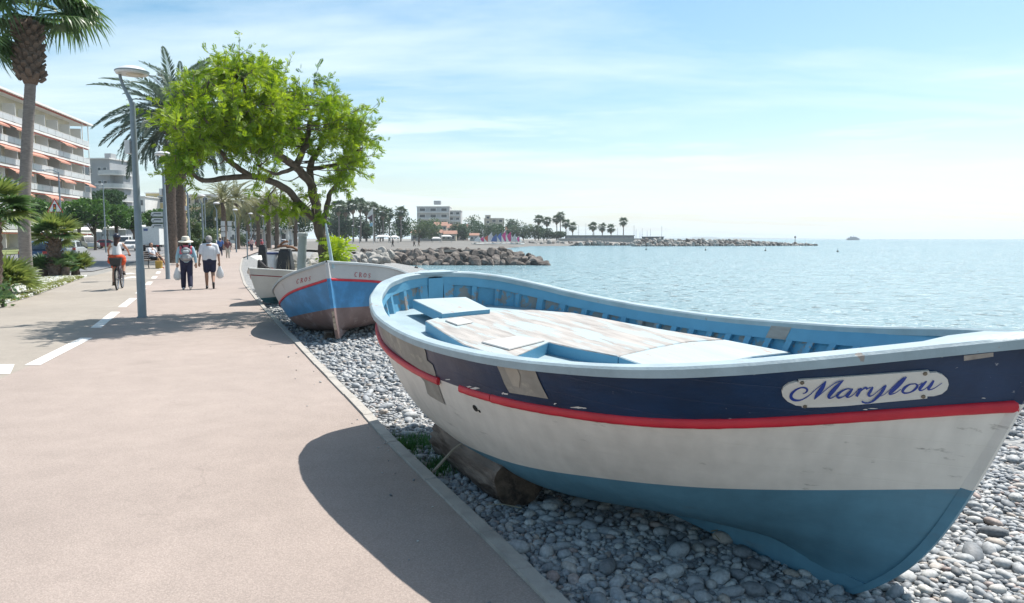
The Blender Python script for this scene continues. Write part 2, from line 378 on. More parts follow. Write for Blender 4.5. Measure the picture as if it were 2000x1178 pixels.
# ---- the sea
def sea_mat():
    m = bpy.data.materials.new('sea_water'); m.use_nodes = True; N, L = m.node_tree.nodes, m.node_tree.links
    b = N['Principled BSDF']; b.inputs['Base Color'].default_value = (.075, .21, .27, 1); b.inputs['Roughness'].default_value = .2; b.inputs['IOR'].default_value = 1.33
    b.inputs['Specular IOR Level'].default_value = .5
    g = N.new('ShaderNodeNewGeometry')
    def layer(scale, sx, sy, rot, detail):
        mp = N.new('ShaderNodeMapping'); mp.inputs['Scale'].default_value = (sx, sy, 1); mp.inputs['Rotation'].default_value = (0, 0, rot); L.new(g.outputs['Position'], mp.inputs[0])
        n = N.new('ShaderNodeTexNoise'); n.inputs['Scale'].default_value = scale; n.inputs['Detail'].default_value = detail; n.inputs['Roughness'].default_value = .55; L.new(mp.outputs[0], n.inputs['Vector']); return n.outputs['Fac']
    a = layer(.55, .55, 1.0, R(20), 5); c = layer(2.6, .7, 1.0, R(-15), 4)
    ad = N.new('ShaderNodeMath'); ad.operation = 'MULTIPLY_ADD'; L.new(c, ad.inputs[0]); ad.inputs[1].default_value = .34; L.new(a, ad.inputs[2])
    sp_ = layer(1.5, .8, 1.0, R(35), 2); pk = N.new('ShaderNodeMapRange'); pk.inputs[1].default_value = .63; pk.inputs[2].default_value = .80; pk.inputs[3].default_value = 0; pk.inputs[4].default_value = .95; L.new(sp_, pk.inputs[0])
    a2 = N.new('ShaderNodeMath'); a2.operation = 'ADD'; L.new(ad.outputs[0], a2.inputs[0]); L.new(pk.outputs[0], a2.inputs[1])
    rr = N.new('ShaderNodeMapRange'); rr.inputs[1].default_value = .62; rr.inputs[2].default_value = .66; rr.inputs[3].default_value = .21; rr.inputs[4].default_value = .06; L.new(sp_, rr.inputs[0]); L.new(rr.outputs[0], b.inputs['Roughness'])
    bp = N.new('ShaderNodeBump'); bp.inputs['Strength'].default_value = 1.0; bp.inputs['Distance'].default_value = .8; L.new(a2.outputs[0], bp.inputs['Height']); L.new(bp.outputs[0], b.inputs['Normal'])
    big = layer(.03, .35, 1, R(8), 3); mx = N.new('ShaderNodeMix'); mx.data_type = 'RGBA'; mx.inputs[6].default_value = (.13, .23, .265, 1); mx.inputs[7].default_value = (.17, .28, .31, 1); L.new(big, mx.inputs[0]); L.new(mx.outputs[2], b.inputs['Base Color'])
    return m
M_SEA = sea_mat()
tag(MB().grid([[(-30, y, SEA_Z), (40, y, SEA_Z), (300, y, SEA_Z), (30000, y, SEA_Z)] for y in (-200, 20, 120, 400, 2000, 40000)]).build('sea', M_SEA), kind='structure')

# ---- pebble beach: base sheet under the stones
def pebble_base_mat():
    m = bpy.data.materials.new('pebble_bed'); m.use_nodes = True; N, L = m.node_tree.nodes, m.node_tree.links
    b = N['Principled BSDF']; b.inputs['Roughness'].default_value = .8
    g = N.new('ShaderNodeNewGeometry')
    v = N.new('ShaderNodeTexVoronoi'); v.inputs['Scale'].default_value = 13; L.new(g.outputs['Position'], v.inputs['Vector'])
    rmp = N.new('ShaderNodeValToRGB'); rmp.color_ramp.elements[0].color = (.12, .125, .13, 1); rmp.color_ramp.elements[1].color = (.33, .33, .32, 1)
    sp = N.new('ShaderNodeSeparateColor'); L.new(v.outputs['Color'], sp.inputs[0]); L.new(sp.outputs[0], rmp.inputs[0]); L.new(rmp.outputs[0], b.inputs['Base Color'])
    bp = N.new('ShaderNodeBump'); bp.inputs['Strength'].default_value = 1; bp.inputs['Distance'].default_value = .04; bp.invert = True; L.new(v.outputs['Distance'], bp.inputs['Height']); L.new(bp.outputs[0], b.inputs['Normal'])
    return m
M_PBED = pebble_base_mat()
def beach_z(x, y):
    kx = kerb_x(y); wx = water_x(y); t = (x - kx) / max(wx - kx, .1)
    z = interp(t, [0, .12, .35, .7, 1, 1.3], [-.075, -.09, -.17, -.75, -1.5, -2.2])
    return z + .035 * fbm(x * .7, y * .7) * min(1, max(0, (x - kx) / 1.0)) * (1 + 2 * max(0, t))
def build_beach():
    ys = list(np.arange(-3, 30, .5)) + list(np.arange(30, 104, 2.5)); ts = [0, .006, .012, .02, .03, .045, .06, .08, .1, .125, .15, .18, .22, .26, .3, .36, .42, .5, .6, .7, .8, .9, 1, 1.15]
    rows = [[(lerp(kerb_x(y) + .02, water_x(y), t), y, beach_z(lerp(kerb_x(y), water_x(y), t), y)) for t in ts] for y in ys]
    return MB().grid(rows).build('pebble_beach', M_PBED, smooth=True)
pebble_beach = tag(build_beach(), kind='structure')
M_SAND = mat('grey_sand', (.15, .142, .13), .9, .12, .12, bump=.3, bscale=3, detail=8)
def build_far_beach():
    rows = []
    for y in list(np.arange(99, 180, 8)) + list(np.arange(180, 306, 12)):
        kx, wx = kerb_x(min(y, 270)) + 1, water_x(y)
        rows.append([(lerp(kx, wx, t), y, interp(t, [0, .3, .75, 1, 1.2], [.02, .12, -.3, -1.5, -2.2]) + interp(y, [99, 200, 306], [0, .2, .55]) * (1 - t) + .05 * fbm(t * 9, y * .1)) for t in (0, .1, .2, .3, .45, .6, .75, .88, 1, 1.15)])
    rows.append([(lerp(-75, 20, t), 345, interp(t, [0, .8, 1], [.75, .6, .45])) for t in (0, .1, .2, .3, .45, .6, .75, .88, 1, 1.15)])
    return MB().grid(rows).build('sand_beach', M_SAND, smooth=True)
tag(build_far_beach(), kind='structure')
# ================================================================== BOATS
KT = np.array([0, .012, .04, .1, .2, .35, .5, .66, .84, 1.]); ST = np.array([0, .2, .4, .6, .8, 1.])
def herm(t, xs, ys):
    h = np.diff(xs); d = np.diff(ys) / h
    m = np.empty(len(xs)); m[1:-1] = (d[:-1] * h[1:] + d[1:] * h[:-1]) / (h[1:] + h[:-1]); m[0] = d[0]; m[-1] = d[-1]
    i = int(np.clip(np.searchsorted(xs, t, side='right') - 1, 0, len(xs) - 2)); u = (t - xs[i]) / h[i]
    return (2*u**3 - 3*u**2 + 1)*ys[i] + (u**3 - 2*u**2 + u)*h[i]*m[i] + (-2*u**3 + 3*u**2)*ys[i+1] + (u**3 - u**2)*h[i]*m[i+1]
def sstep(a, b, x):
    t = min(1, max(0, (x - a) / (b - a))); return t * t * (3 - 2 * t)
class Hull:
    """a round-sterned open boat; t runs stern to bow, q from keel to sheer, side -1 / +1"""
    def __init__(s, P):
        s.P = P; s.G = np.array([0.] + [P['g%d' % i] for i in range(1, 9)] + [0.]); s.S = np.array([P['s%d' % i] for i in range(6)])
    def g(s, t): return max(0.0, herm(t, KT, s.G))
    def sheer(s, t): return herm(t, ST, s.S)
    def keel(s, t): return s.P['kr'] * abs((t - .5) * 2) ** 2.5
    def u(s, t, q):
        P = s.P; ub = P['L']/2 - P['R']*(1-q)**P['rp'] - P['R2']*(1-q)**6; us = -P['L']/2 + P['sR']*(1-q)**2
        return us + (ub - us) * t
    def qk(s, t): return .105 * sstep(.5, .8, t) * (1 - sstep(.84, .99, t)) + .01
    def pt(s, t, q, side=-1, off=0.0):
        P = s.P; k = s.keel(t); w = k + (s.sheer(t) - k) * q
        e = P['e0'] + (P['em'] - P['e0']) * t / .5 if t < .5 else P['em'] + (P['e1'] - P['em']) * ((t - .5) / .5) ** 2
        a = s.qk(t); qq = max(0.0, (q - a) / (1 - a))
        v = P['B'] / 2 * s.g(t) * qq ** e + off * min(1, s.g(t) * 3)
        return Vector((s.u(t, q) - off * max(0.0, 1 - t / .07), v * side, w))
    def q_at(s, t, w): return (w - s.keel(t)) / (s.sheer(t) - s.keel(t))
    def q_red(s, t): return 1 - (s.P['dr'] + s.P['drb'] * t * t) / (s.sheer(t) - s.keel(t))
    def q_wat(s, t): return min(.93, max(.02, (s.P['wl0'] + s.P['wl1'] * t + s.P['wl2'] * t * t - s.keel(t)) / (s.sheer(t) - s.keel(t))))
    def band(s, name, m, q0, q1, parent, nq=8, off=0.0, t0=0.0, t1=1.0, nt=90, sides=(-1, 1), smooth=True):
        mb = MB()
        for sd in sides:
            rows = []
            for i in range(nt + 1):
                x = i / nt; t = t0 + (t1 - t0) * (x if t0 > .05 else (x ** 1.9))
                a, b = q0(t), q1(t); rows.append([s.pt(t, a + (b - a) * j / nq, sd, off) for j in range(nq + 1)])
            mb.grid(rows)
        o = mb.build(name, m, parent, smooth=smooth)
        return o
    def rail(s, name, m, qf, parent, rad, t0, t1, sides=(-1, 1), n=90, flat=1.0, off=0.0):
        mb = MB()
        for sd in sides:
            pts = [s.pt(t0 + (t1 - t0) * ((i / n) ** 1.5 if t0 == 0 else i / n), qf(t0 + (t1 - t0) * ((i / n) ** 1.5 if t0 == 0 else i / n)), sd, off) for i in range(n + 1)]
            rows = []
            for i, p in enumerate(pts):
                d = pts[min(i + 1, n)] - pts[max(i - 1, 0)]; nn = Vector((d.y, -d.x, 0)) * (1 if sd < 0 else -1); nn = nn.normalized() if nn.length > 1e-6 else Vector((-1, 0, 0)); j = 1 + .06 * fbm(i * .5, sd * 2 + rad * 50)
                rows.append([p + nn * a * rad * j + Vector((0, 0, b_ * rad * j)) for a, b_ in ((-.3, .95), (.35, .9), (.62, .55), (.68, 0), (.62, -.55), (.35, -.9), (-.3, -.95))])
            mb.grid(rows); mb.add(rows[0], [(0, 1, 2, 3, 4, 5, 6)]); mb.add(rows[-1], [(0, 1, 2, 3, 4, 5, 6)])
        return mb.build(name, m, parent, smooth=50.0)
    def cap(s, name, m, parent, wi, wo, th, t0=0.0, t1=1.0, n=110):
        """gunwale cap following the sheer, both sides meeting at the ends"""
        mb = MB()
        for sd in (-1, 1):
            rows = []
            for i in range(n + 1):
                x = i / n; t = t0 + (t1 - t0) * (x ** 1.8 if x < 1 else 1)
                p = s.pt(t, 1, sd); e = 1e-3; a = s.pt(max(0, t - e), 1, sd); b = s.pt(min(1, t + e), 1, sd)
                d = b - a; d.z = 0; d.normalize(); nrm = Vector((d.y, -d.x, 0)) * (1 if sd < 0 else -1)   # outward
                if t < 1e-6: nrm = Vector((-1, 0, 0))
                jig = .004 * fbm(t * 60, sd * 3)
                po = p + nrm * (wo + jig); pi = p - nrm * wi
                for q in (po, pi):
                    if q.y * sd < 0 and t > .001: q.y = 0
                z = Vector((0, 0, th)); c = Vector((0, 0, th * .25))
                rows.append([po - z * .6, po + c, po - nrm * .012 + z * .5, pi + nrm * .01 + z * .5, pi + c, pi - z * .6])
            mb.grid(rows, close=True)
        return mb.build(name, m, parent, smooth=40.0)
    def bvh(s, side=-1, nt=160, nq=80):
        vs = [s.pt(i / nt, j / nq, side) for i in range(nt + 1) for j in range(nq + 1)]; n = nq + 1
        fs = [(i*n + j, i*n + j + 1, (i+1)*n + j + 1, (i+1)*n + j) for i in range(nt) for j in range(nq)]
        return BVHTree.FromPolygons(vs, fs)

MP = {'Px': 0.5943, 'Py': 4.8808, 'z0': 0.0106, 'th': -0.9769, 'ph': -0.0778, 'ro': 0.0161, 'L': 4.929, 'dr': 0.2141, 'drb': 0.0576, 'wl0': -0.0171, 'wl1': 0.3989, 'wl2': 0.364, 'R': 0.4317, 'rp': 1.0708, 'kr': 0.0651, 'e0': 0.2, 'em': 0.2697, 'e1': 0.9144, 'sR': 0.4838, 'R2': 0.2202, 'g1': 0.2626, 'g2': 0.5282, 'g3': 0.8012, 'g4': 1.0419, 'g5': 1.2019, 'g6': 1.2437, 'g7': 1.2023, 'g8': 0.9111, 's0': 1.0866, 's1': 0.9615, 's2': 0.9536, 's3': 1.032, 's4': 1.1782, 's5': 1.4159, 'B': 1.9}
H1 = Hull(MP)
boat = thing('wooden_boat', 'large navy, white and blue wooden rowing boat named Marylou in the foreground', 'boat', (MP['Px'], MP['Py'], MP['z0']), (MP['ro'], -MP['ph'], MP['th']))
BM = Matrix.Translation(boat.location) @ boat.rotation_euler.to_matrix().to_4x4(); BI = BM.inverted()
def bray(px, py):
    o = BI @ CAMP; d = (BI.to_3x3() @ ray(px, py)).normalized(); return o, d
H1_BVH = H1.bvh(-1)
def on_hull(px, py, off=0.0):
    o, d = bray(px, py); h = H1_BVH.ray_cast(o, d)
    if h[0] is None: return None
    n = h[1] if h[1].dot(d) < 0 else -h[1]
    return h[0] + n * off
def on_plane(px, py, w):
    o, d = bray(px, py); return o + d * ((w - o.z) / d.z)

WOOD = (.30, .265, .235)
# navy paint; a reflection of the path is painted in as grey towards the stern
def navy_mat():
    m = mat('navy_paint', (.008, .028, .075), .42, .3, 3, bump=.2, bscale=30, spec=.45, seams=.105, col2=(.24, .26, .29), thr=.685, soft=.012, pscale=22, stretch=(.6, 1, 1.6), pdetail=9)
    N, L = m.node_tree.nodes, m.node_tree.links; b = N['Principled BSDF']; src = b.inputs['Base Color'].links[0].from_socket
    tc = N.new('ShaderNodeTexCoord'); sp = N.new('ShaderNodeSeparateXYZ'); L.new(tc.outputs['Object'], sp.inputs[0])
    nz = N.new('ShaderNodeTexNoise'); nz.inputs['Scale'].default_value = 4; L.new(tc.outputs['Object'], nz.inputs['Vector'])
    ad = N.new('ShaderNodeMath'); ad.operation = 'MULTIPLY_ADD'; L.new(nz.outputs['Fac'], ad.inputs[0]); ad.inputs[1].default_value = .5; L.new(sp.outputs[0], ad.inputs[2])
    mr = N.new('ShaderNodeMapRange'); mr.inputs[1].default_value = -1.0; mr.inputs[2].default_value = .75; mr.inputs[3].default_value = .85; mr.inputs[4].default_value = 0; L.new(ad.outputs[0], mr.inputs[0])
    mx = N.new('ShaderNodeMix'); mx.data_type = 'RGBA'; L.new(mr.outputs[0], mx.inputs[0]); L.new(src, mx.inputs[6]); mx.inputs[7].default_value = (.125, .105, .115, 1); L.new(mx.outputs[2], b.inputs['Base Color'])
    return m
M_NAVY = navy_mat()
M_WHITE = mat('hull_white', (.66, .625, .57), .5, .07, 2.2, seams=.105, bump=.16, bscale=18, col2=(.30, .28, .25), thr=.675, soft=.04, pscale=7, stretch=(.3, 1, 2.4), pdetail=9)
M_BLUEB = mat('hull_blue', (.10, .235, .32), .5, .14, 3, seams=.105, bump=.12, bscale=30, col2=(.12, .21, .26), thr=.68, soft=.06, pscale=5, stretch=(.5, 1, 1.5))
M_RED = mat('rail_red', (.50, .018, .035), .42, .15, 6, bump=.15, bscale=50, col2=(.62, .48, .46), thr=.74, soft=.02, pscale=18)
M_LBLUE = mat('light_blue_paint', (.30, .39, .425), .5, .10, 4, bump=.15, bscale=50, col2=(.45, .45, .43), thr=.70, soft=.025, pscale=9)
M_CAP = mat('gunwale_paint', (.30, .375, .405), .5, .14, 5, bump=.2, bscale=60, col2=WOOD, thr=.665, soft=.015, pscale=9, pdetail=8)
M_INNER = mat('inner_blue', (.105, .30, .44), .5, .12, 5, bump=.2, bscale=45, col2=(.26, .245, .23), thr=.535, soft=.018, pscale=5.5, pdetail=8)
M_INNERR = mat('rib_blue', (.115, .31, .45), .5, .12, 8, bump=.25, bscale=60, col2=(.27, .24, .22), thr=.57, soft=.02, pscale=11, pdetail=8)
M_INWALE = mat('inwale_blue', (.12, .32, .46), .48, .08, 4, bump=.12, bscale=40, col2=(.30, .27, .25), thr=.76, soft=.015, pscale=4)
M_COVER = mat('worn_cover_wood', (.335, .312, .29), .75, .28, 7, bump=.35, bscale=50, col2=(.34, .415, .435), thr=.535, soft=.035, pscale=4.6, stretch=(.4, 1.9, 1), pdetail=9)
M_COVER2 = mat('worn_cover_blue', (.34, .415, .44), .6, .1, 4, bump=.2, bscale=50, col2=(.34, .27, .23), thr=.60, soft=.02, pscale=9, stretch=(.35, 1.8, 1), pdetail=9)
M_TAPE = mat('tape_patch', (.285, .265, .235), .75, .14, 9, bump=.2, bscale=60, col2=(.40, .36, .30), thr=.60, soft=.05, pscale=7)
M_PLATE = mat('plain_white_board', (.44, .43, .41), .6, .05, 6)
M_DARK = mat('dark_hole', (.02, .018, .016), .9, .2, 20)

one = lambda t: 1.0
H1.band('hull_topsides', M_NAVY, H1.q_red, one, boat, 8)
H1.band('hull_side', M_WHITE, H1.q_wat, H1.q_red, boat, 10)
H1.band('hull_bottom', M_BLUEB, lambda t: H1.qk(t) * .8, H1.q_wat, boat, 12)
# keel plank
mb = MB(); rows = []
for i in range(71):
    t = .06 + .94 * i / 70; q1 = H1.qk(t) + (.05 + .05 * (1 - t))
    a, b = H1.pt(t, 0, 1), H1.pt(t, q1, 1); wth = .034 - .018 * sstep(.84, 1, t)
    rows.append([(a.x, -wth * .8, a.z), (b.x, -wth, b.z), (b.x, wth, b.z), (a.x, wth * .8, a.z)])
mb.grid(rows, close=True); mb.build('keel', M_BLUEB, boat, smooth=40.0)
# stem plank, painted in the bands of the hull
def stem_piece(q0, q1, m, name):
    rows = []
    for i in range(25):
        q = lerp(q0, q1, i / 24); a = H1.pt(1, q, 1); o = .022
        rows.append([(a.x - .03, -.022, a.z), (a.x + o * .6, -.015, a.z), (a.x + o * .6, .015, a.z), (a.x - .03, .022, a.z)])
    MB().grid(rows, close=True).build(name, m, boat, smooth=40.0)
qr1, qw1 = H1.q_red(1), H1.q_wat(1)
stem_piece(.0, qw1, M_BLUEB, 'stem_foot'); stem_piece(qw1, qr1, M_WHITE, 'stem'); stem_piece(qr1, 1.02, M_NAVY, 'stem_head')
# red rubbing strake, broken on the near side where the patch sits
red_q = lambda t: H1.q_red(t) - .008
H1.rail('rubbing_strake', M_RED, red_q, boat, .024, 0, 1, sides=(1,), off=.014)
H1.rail('rubbing_strake', M_RED, red_q, boat, .024, 0, .455, sides=(-1,), off=.012)
H1.rail('rubbing_strake', M_RED, red_q, boat, .024, .505, .572, sides=(-1,), n=16)
H1.rail('rubbing_strake', M_RED, red_q, boat, .026, .574, 1.0, sides=(-1,))
H1.cap('gunwale', M_CAP, boat, .075, .022, .042)
# inside: planking, inwale, ribs
DECK_W = lambda t: .795 + .02 * t
FLOOR = lambda t: DECK_W(t) if t < .66 else .62
H1.band('inner_planking', M_INNER, lambda t: min(.97, H1.q_at(t, FLOOR(t) - .03)), lambda t: .99, boat, 6, off=-.035, t0=.004, t1=.985)
H1.band('inwale', M_INWALE, lambda t: H1.q_at(t, H1.sheer(t) - .10), lambda t: .985, boat, 2, off=-.068, t0=.004, t1=.965)
mbx = MB()
for sd in (-1, 1):
    rows = []
    for i in range(81):
        t = .004 + .96 * i / 80; q = H1.q_at(t, H1.sheer(t) - .10)
        rows.append([H1.pt(t, q, sd, -.068), H1.pt(t, q, sd, -.03)])
    mbx.grid(rows)
mbx.build('inwale_underside', M_INWALE, boat)
rt_ = [.008, .03, .06, .095, .135, .18, .225, .27] + [.31 + .0355 * k for k in range(19)]
for sd in (1, -1):
    for t in rt_:
        if sd < 0 and t > .4: continue
        mb = MB(); w0, w1 = FLOOR(t) - .02, H1.sheer(t) - .098
        cols = []
        for dt in (-.0052, .0052):
            k = 1.0 if t > .12 else .55
            for off in (-.034, -.072):
                cols.append([H1.pt(max(.001, t + dt * k), H1.q_at(t, lerp(w0, w1, j / 4)), sd, off) for j in range(5)])
        a, b, c, d = cols
        mb.grid([a, b, d, c], close=False); mb.grid([c, a]); mb.build('rib', M_INNERR, boat)
# inner sternpost
mb = MB(); p = H1.pt(.0, .8, 1); mb.box((p.x + .06, 0, .915), (.05, .15, .27)); mb.build('sternpost', M_INWALE, boat)
mb = MB(); mb.prism([Vector((H1.u(0, 1) + .015, -.12, 1.092)), Vector((H1.u(0, 1) + .11, -.22, 1.083)), Vector((H1.u(0, 1) + .11, .22, 1.083)), Vector((H1.u(0, 1) + .015, .12, 1.092))], (0, 0, .022)); mb.build('breasthook', M_CAP, boat)
# breasthook at the bow
rows = []
for i in range(9):
    t = .925 + .07 * i / 8; a = H1.pt(t, 1, -1, -.02); b = H1.pt(t, 1, 1, -.02); c = (a + b) / 2 + Vector((0, 0, .012))
    rows.append([a + Vector((0, 0, .022)), c + Vector((0, 0, .022)), b + Vector((0, 0, .022))])
MB().grid(rows).build('breasthook', M_CAP, boat)
# deck
rows = []
for i in range(61):
    t = .003 + .66 * i / 60; w = DECK_W(t); q = H1.q_at(t, w)
    a = H1.pt(t, q, -1, -.03); b = H1.pt(t, q, 1, -.03); rows.append([a.lerp(b, k / 8) for k in range(9)])
MB().grid(rows).build('deck', M_LBLUE, boat)
rows = []
for i in range(31):
    t = .62 + .36 * i / 30; q = H1.q_at(t, .62)
    a = H1.pt(t, q, -1, -.03); b = H1.pt(t, q, 1, -.03); rows.append([a.lerp(b, k / 8) for k in range(9)])
MB().grid(rows).build('floor', M_INNER, boat)
# raised covers on deck, hatch and boards
def slab(name, pix, wtop, th, m, parent=boat, m_side=None):
    top = [on_plane(x, y, wtop) for x, y in pix]; mb = MB(); n = len(top)
    c = sum(top, Vector()) / n
    ins = [p + (c - p).normalized() * .008 for p in top]
    bot = [p - Vector((0, 0, th)) for p in top]; mid = [p - Vector((0, 0, .006)) for p in top]
    mb.cur = 0; mb.add(ins, [tuple(range(n))]); 
    mb.add(ins + mid, [(i, (i + 1) % n, n + (i + 1) % n, n + i) for i in range(n)])
    mb.cur = 1; mb.add(mid + bot, [(i, (i + 1) % n, n + (i + 1) % n, n + i) for i in range(n)]); mb.add(bot, [tuple(range(n - 1, -1, -1))])
    return mb.build(name, [m, m_side or m], parent)
CW = .885
slab('cover', [(831, 626), (868, 650), (905, 672), (960, 691), (1004, 697), (1071, 668), (1130, 681), (1207, 695.5), (1280, 678), (1340, 667.5), (1412, 662.5), (1280, 641), (1200, 626), (1120, 611), (1040, 605), (960, 606), (890, 611)], CW, .085, M_COVER, m_side=M_INWALE)
slab('cover', [(1209, 696.2), (1257, 713), (1330, 716), (1400, 711), (1470, 696), (1545, 688), (1416, 663.3), (1342, 668.3), (1282, 678.8)], CW, .085, M_COVER2, m_side=M_INWALE)
slab('hatch', [(806, 585), (858, 582), (910, 580), (957, 603), (910, 607), (863, 612)], .925, .075, M_COVER2, m_side=M_INWALE)
slab('white_board', [(869, 625), (901, 619), (924, 628), (893, 634)], CW + .012, .009, M_PLATE)
slab('white_board', [(940, 667), (1010, 655.5), (1064, 664), (994, 681.5)], CW + .012, .009, M_PLATE)
# tape patches stuck over the damaged topsides
def patch(name, rows_px, m, off=.005):
    rows = []
    for r in rows_px:
        rows.append([on_hull(lerp(r[0][0], r[1][0], k / 8), lerp(r[0][1], r[1][1], k / 8), off) for k in range(9)])
    return MB().grid(rows).build(name, m, boat, smooth=True)
patch('tape_patch', [[(745, 640), (829, 678)], [(750, 655), (833, 690)], [(764, 676), (835, 703)], [(792, 702), (846, 712)], [(816, 718), (851, 726)], [(819, 732), (853, 738)], [(830, 745), (857, 752)], [(836, 768), (868, 783), ], [(841, 773), (871, 790)]], M_TAPE)
patch('tape_patch', [[(970, 710), (1046, 722)], [(978, 727), (1052, 738)], [(986, 748), (1061, 757)], [(996, 766), (1072, 778)]], M_TAPE)
patch('tape_patch', [[(985, 711), (1010, 715)], [(992, 728), (1018, 733)], [(1004, 752), (1016, 755)]], mat('old_tape', (.36, .32, .27), .7, .12, 9), .008)
# flakes of pale undercoat along the top of the strake and scattered chips
M_FLAKE = mat('pale_undercoat', (.58, .57, .55), .7, .1, 20)
rf = random.Random(5)
for fx, fy, fw_, fh_ in [(1128, 795, 13, 2.2), (1142, 797, 6, 1.6), (988, 769, 7, 2.4), (983, 768, 4, 2.6), (928, 758, 10, 2.4), (917, 755, 6, 2.0), (1085, 788, 4, 1.8), (875, 741, 5, 1.6), (1705, 797, 12, .9), (1690, 799, 6, 1.0), (1921, 777, 5, 1.0)]:
    poly = [(fx + math.cos(a) * fw_ * rf.uniform(.45, 1.15), fy + math.sin(a) * fh_ * rf.uniform(.3, 1.2)) for a in [2 * math.pi * k / 9 for k in range(9)]]; pts = [on_hull(x, y, .003) for x, y in poly]
    if all(p is not None for p in pts): MB().add(pts, [tuple(range(9))]).build('paint_flake', M_FLAKE, boat)
# drain hole with flaked edge
h = on_hull(929, 797, .003); o_, d_ = bray(929, 797)
nrm = H1_BVH.ray_cast(o_, d_)[1]; nrm = nrm if nrm.dot(d_) < 0 else -nrm
MB().lathe([(.001, 0), (.022, 0), (.021, .003), (.001, .003)], h, 12, nrm.to_track_quat('Z', 'Y').to_matrix()).build('drain_hole', M_DARK, boat)
h2 = on_hull(937, 803, .002)
MB().lathe([(.001, 0), (.010, 0), (.009, .002), (.001, .002)], h2, 9, nrm.to_track_quat('Z', 'Y').to_matrix()).build('drain_hole', M_DARK, boat)
# bare wood where the gunwale paint has gone
def bare(px0, px1, name='bare_wood'):
    rows = []
    for k in range(7):
        x = lerp(px0[0], px1[0], k / 6); y0, y1 = lerp(px0[1], px1[1], k / 6), lerp(px0[2], px1[2], k / 6)
        a, b = on_hull(x, y0, .031), on_hull(x, y1, .031)
        if a is None or b is None: continue
        rows.append([a, b])
    if len(rows) > 1: MB().grid(rows).build(name, mat('bare_wood', WOOD, .85, .25, 20, bump=.4, bscale=40, stretch=(.3, 1, 1)), boat)
# ---- name board with lettering
def zp(X, Y): return (1500 + X / 4.0, 620 + Y / 4.0)
M_SIGN = mat('name_board_white', (.60, .58, .54), .5, .05, 5)
M_INK = mat('name_ink_blue', (.018, .045, .26), .45, .1, 10)
BOARD = [(235, 480), (1250, 408), (1253, 424), (1310, 420), (1360, 440), (1395, 475), (1403, 515), (1390, 555), (1350, 588), (1290, 604), (1238, 606), (1236, 622), (900, 652), (600, 680), (400, 690), (262, 692), (260, 680), (215, 676), (150, 645), (112, 605), (104, 570), (120, 535), (160, 507), (205, 494), (237, 494)]
def hull_poly(poly, o0, o1, name, m, parent):
    c = (sum(p[0] for p in poly) / len(poly), sum(p[1] for p in poly) / len(poly))
    a = [on_hull(*zp(*p), o0) for p in poly]; b = [on_hull(*zp(*p), o1) for p in poly]; n = len(poly)
    bm_ = MB(); bm_.add(b, [tuple(range(n))]); bm_.add(a + b, [(i, (i + 1) % n, n + (i + 1) % n, n + i) for i in range(n)])
    return bm_.build(name, m, parent)
board = hull_poly(BOARD, 0, .010, 'name_board', M_SIGN, boat)
M_SCREW = mat('screw_brass', (.20, .17, .13), .5, .2, 10, metal=.7)
for X, Y in ((262, 497), (1219, 428), (1205, 607), (285, 682)):
    c = on_hull(*zp(X, Y), .0102); q = on_hull(*zp(X, Y), .2) - c
    MB().lathe([(.001, 0), (.0085, 0), (.0075, .004), (.001, .0045)], c, 12, q.normalized().to_track_quat('Z', 'Y').to_matrix()).build('screw', M_SCREW, board)
def stroke(mb, pts, off=.0185):
    """pts: (X, Y, width) in zoom pixels, smoothed; flat lettering lying on the board"""
    P = np.array(pts, float); n = len(P); out = []
    for i in range(n - 1):
        p0, p1, p2, p3 = P[max(i - 1, 0)], P[i], P[i + 1], P[min(i + 2, n - 1)]
        for k in range(8):
            t = k / 8; out.append(.5 * ((2 * p1) + (-p0 + p2) * t + (2 * p0 - 5 * p1 + 4 * p2 - p3) * t * t + (-p0 + 3 * p1 - 3 * p2 + p3) * t ** 3))
    out.append(P[-1]); out = np.array(out); L_, R_ = [], []
    for i in range(len(out)):
        d = out[min(i + 1, len(out) - 1)][:2] - out[max(i - 1, 0)][:2]; d = d / (np.linalg.norm(d) + 1e-9); nn = np.array([-d[1], d[0]]) * max(out[i][2] * 1.15, 3.6) / 2
        L_.append(on_hull(*zp(*(out[i][:2] + nn)), off)); R_.append(on_hull(*zp(*(out[i][:2] - nn)), off))
    mb.grid([L_, R_])
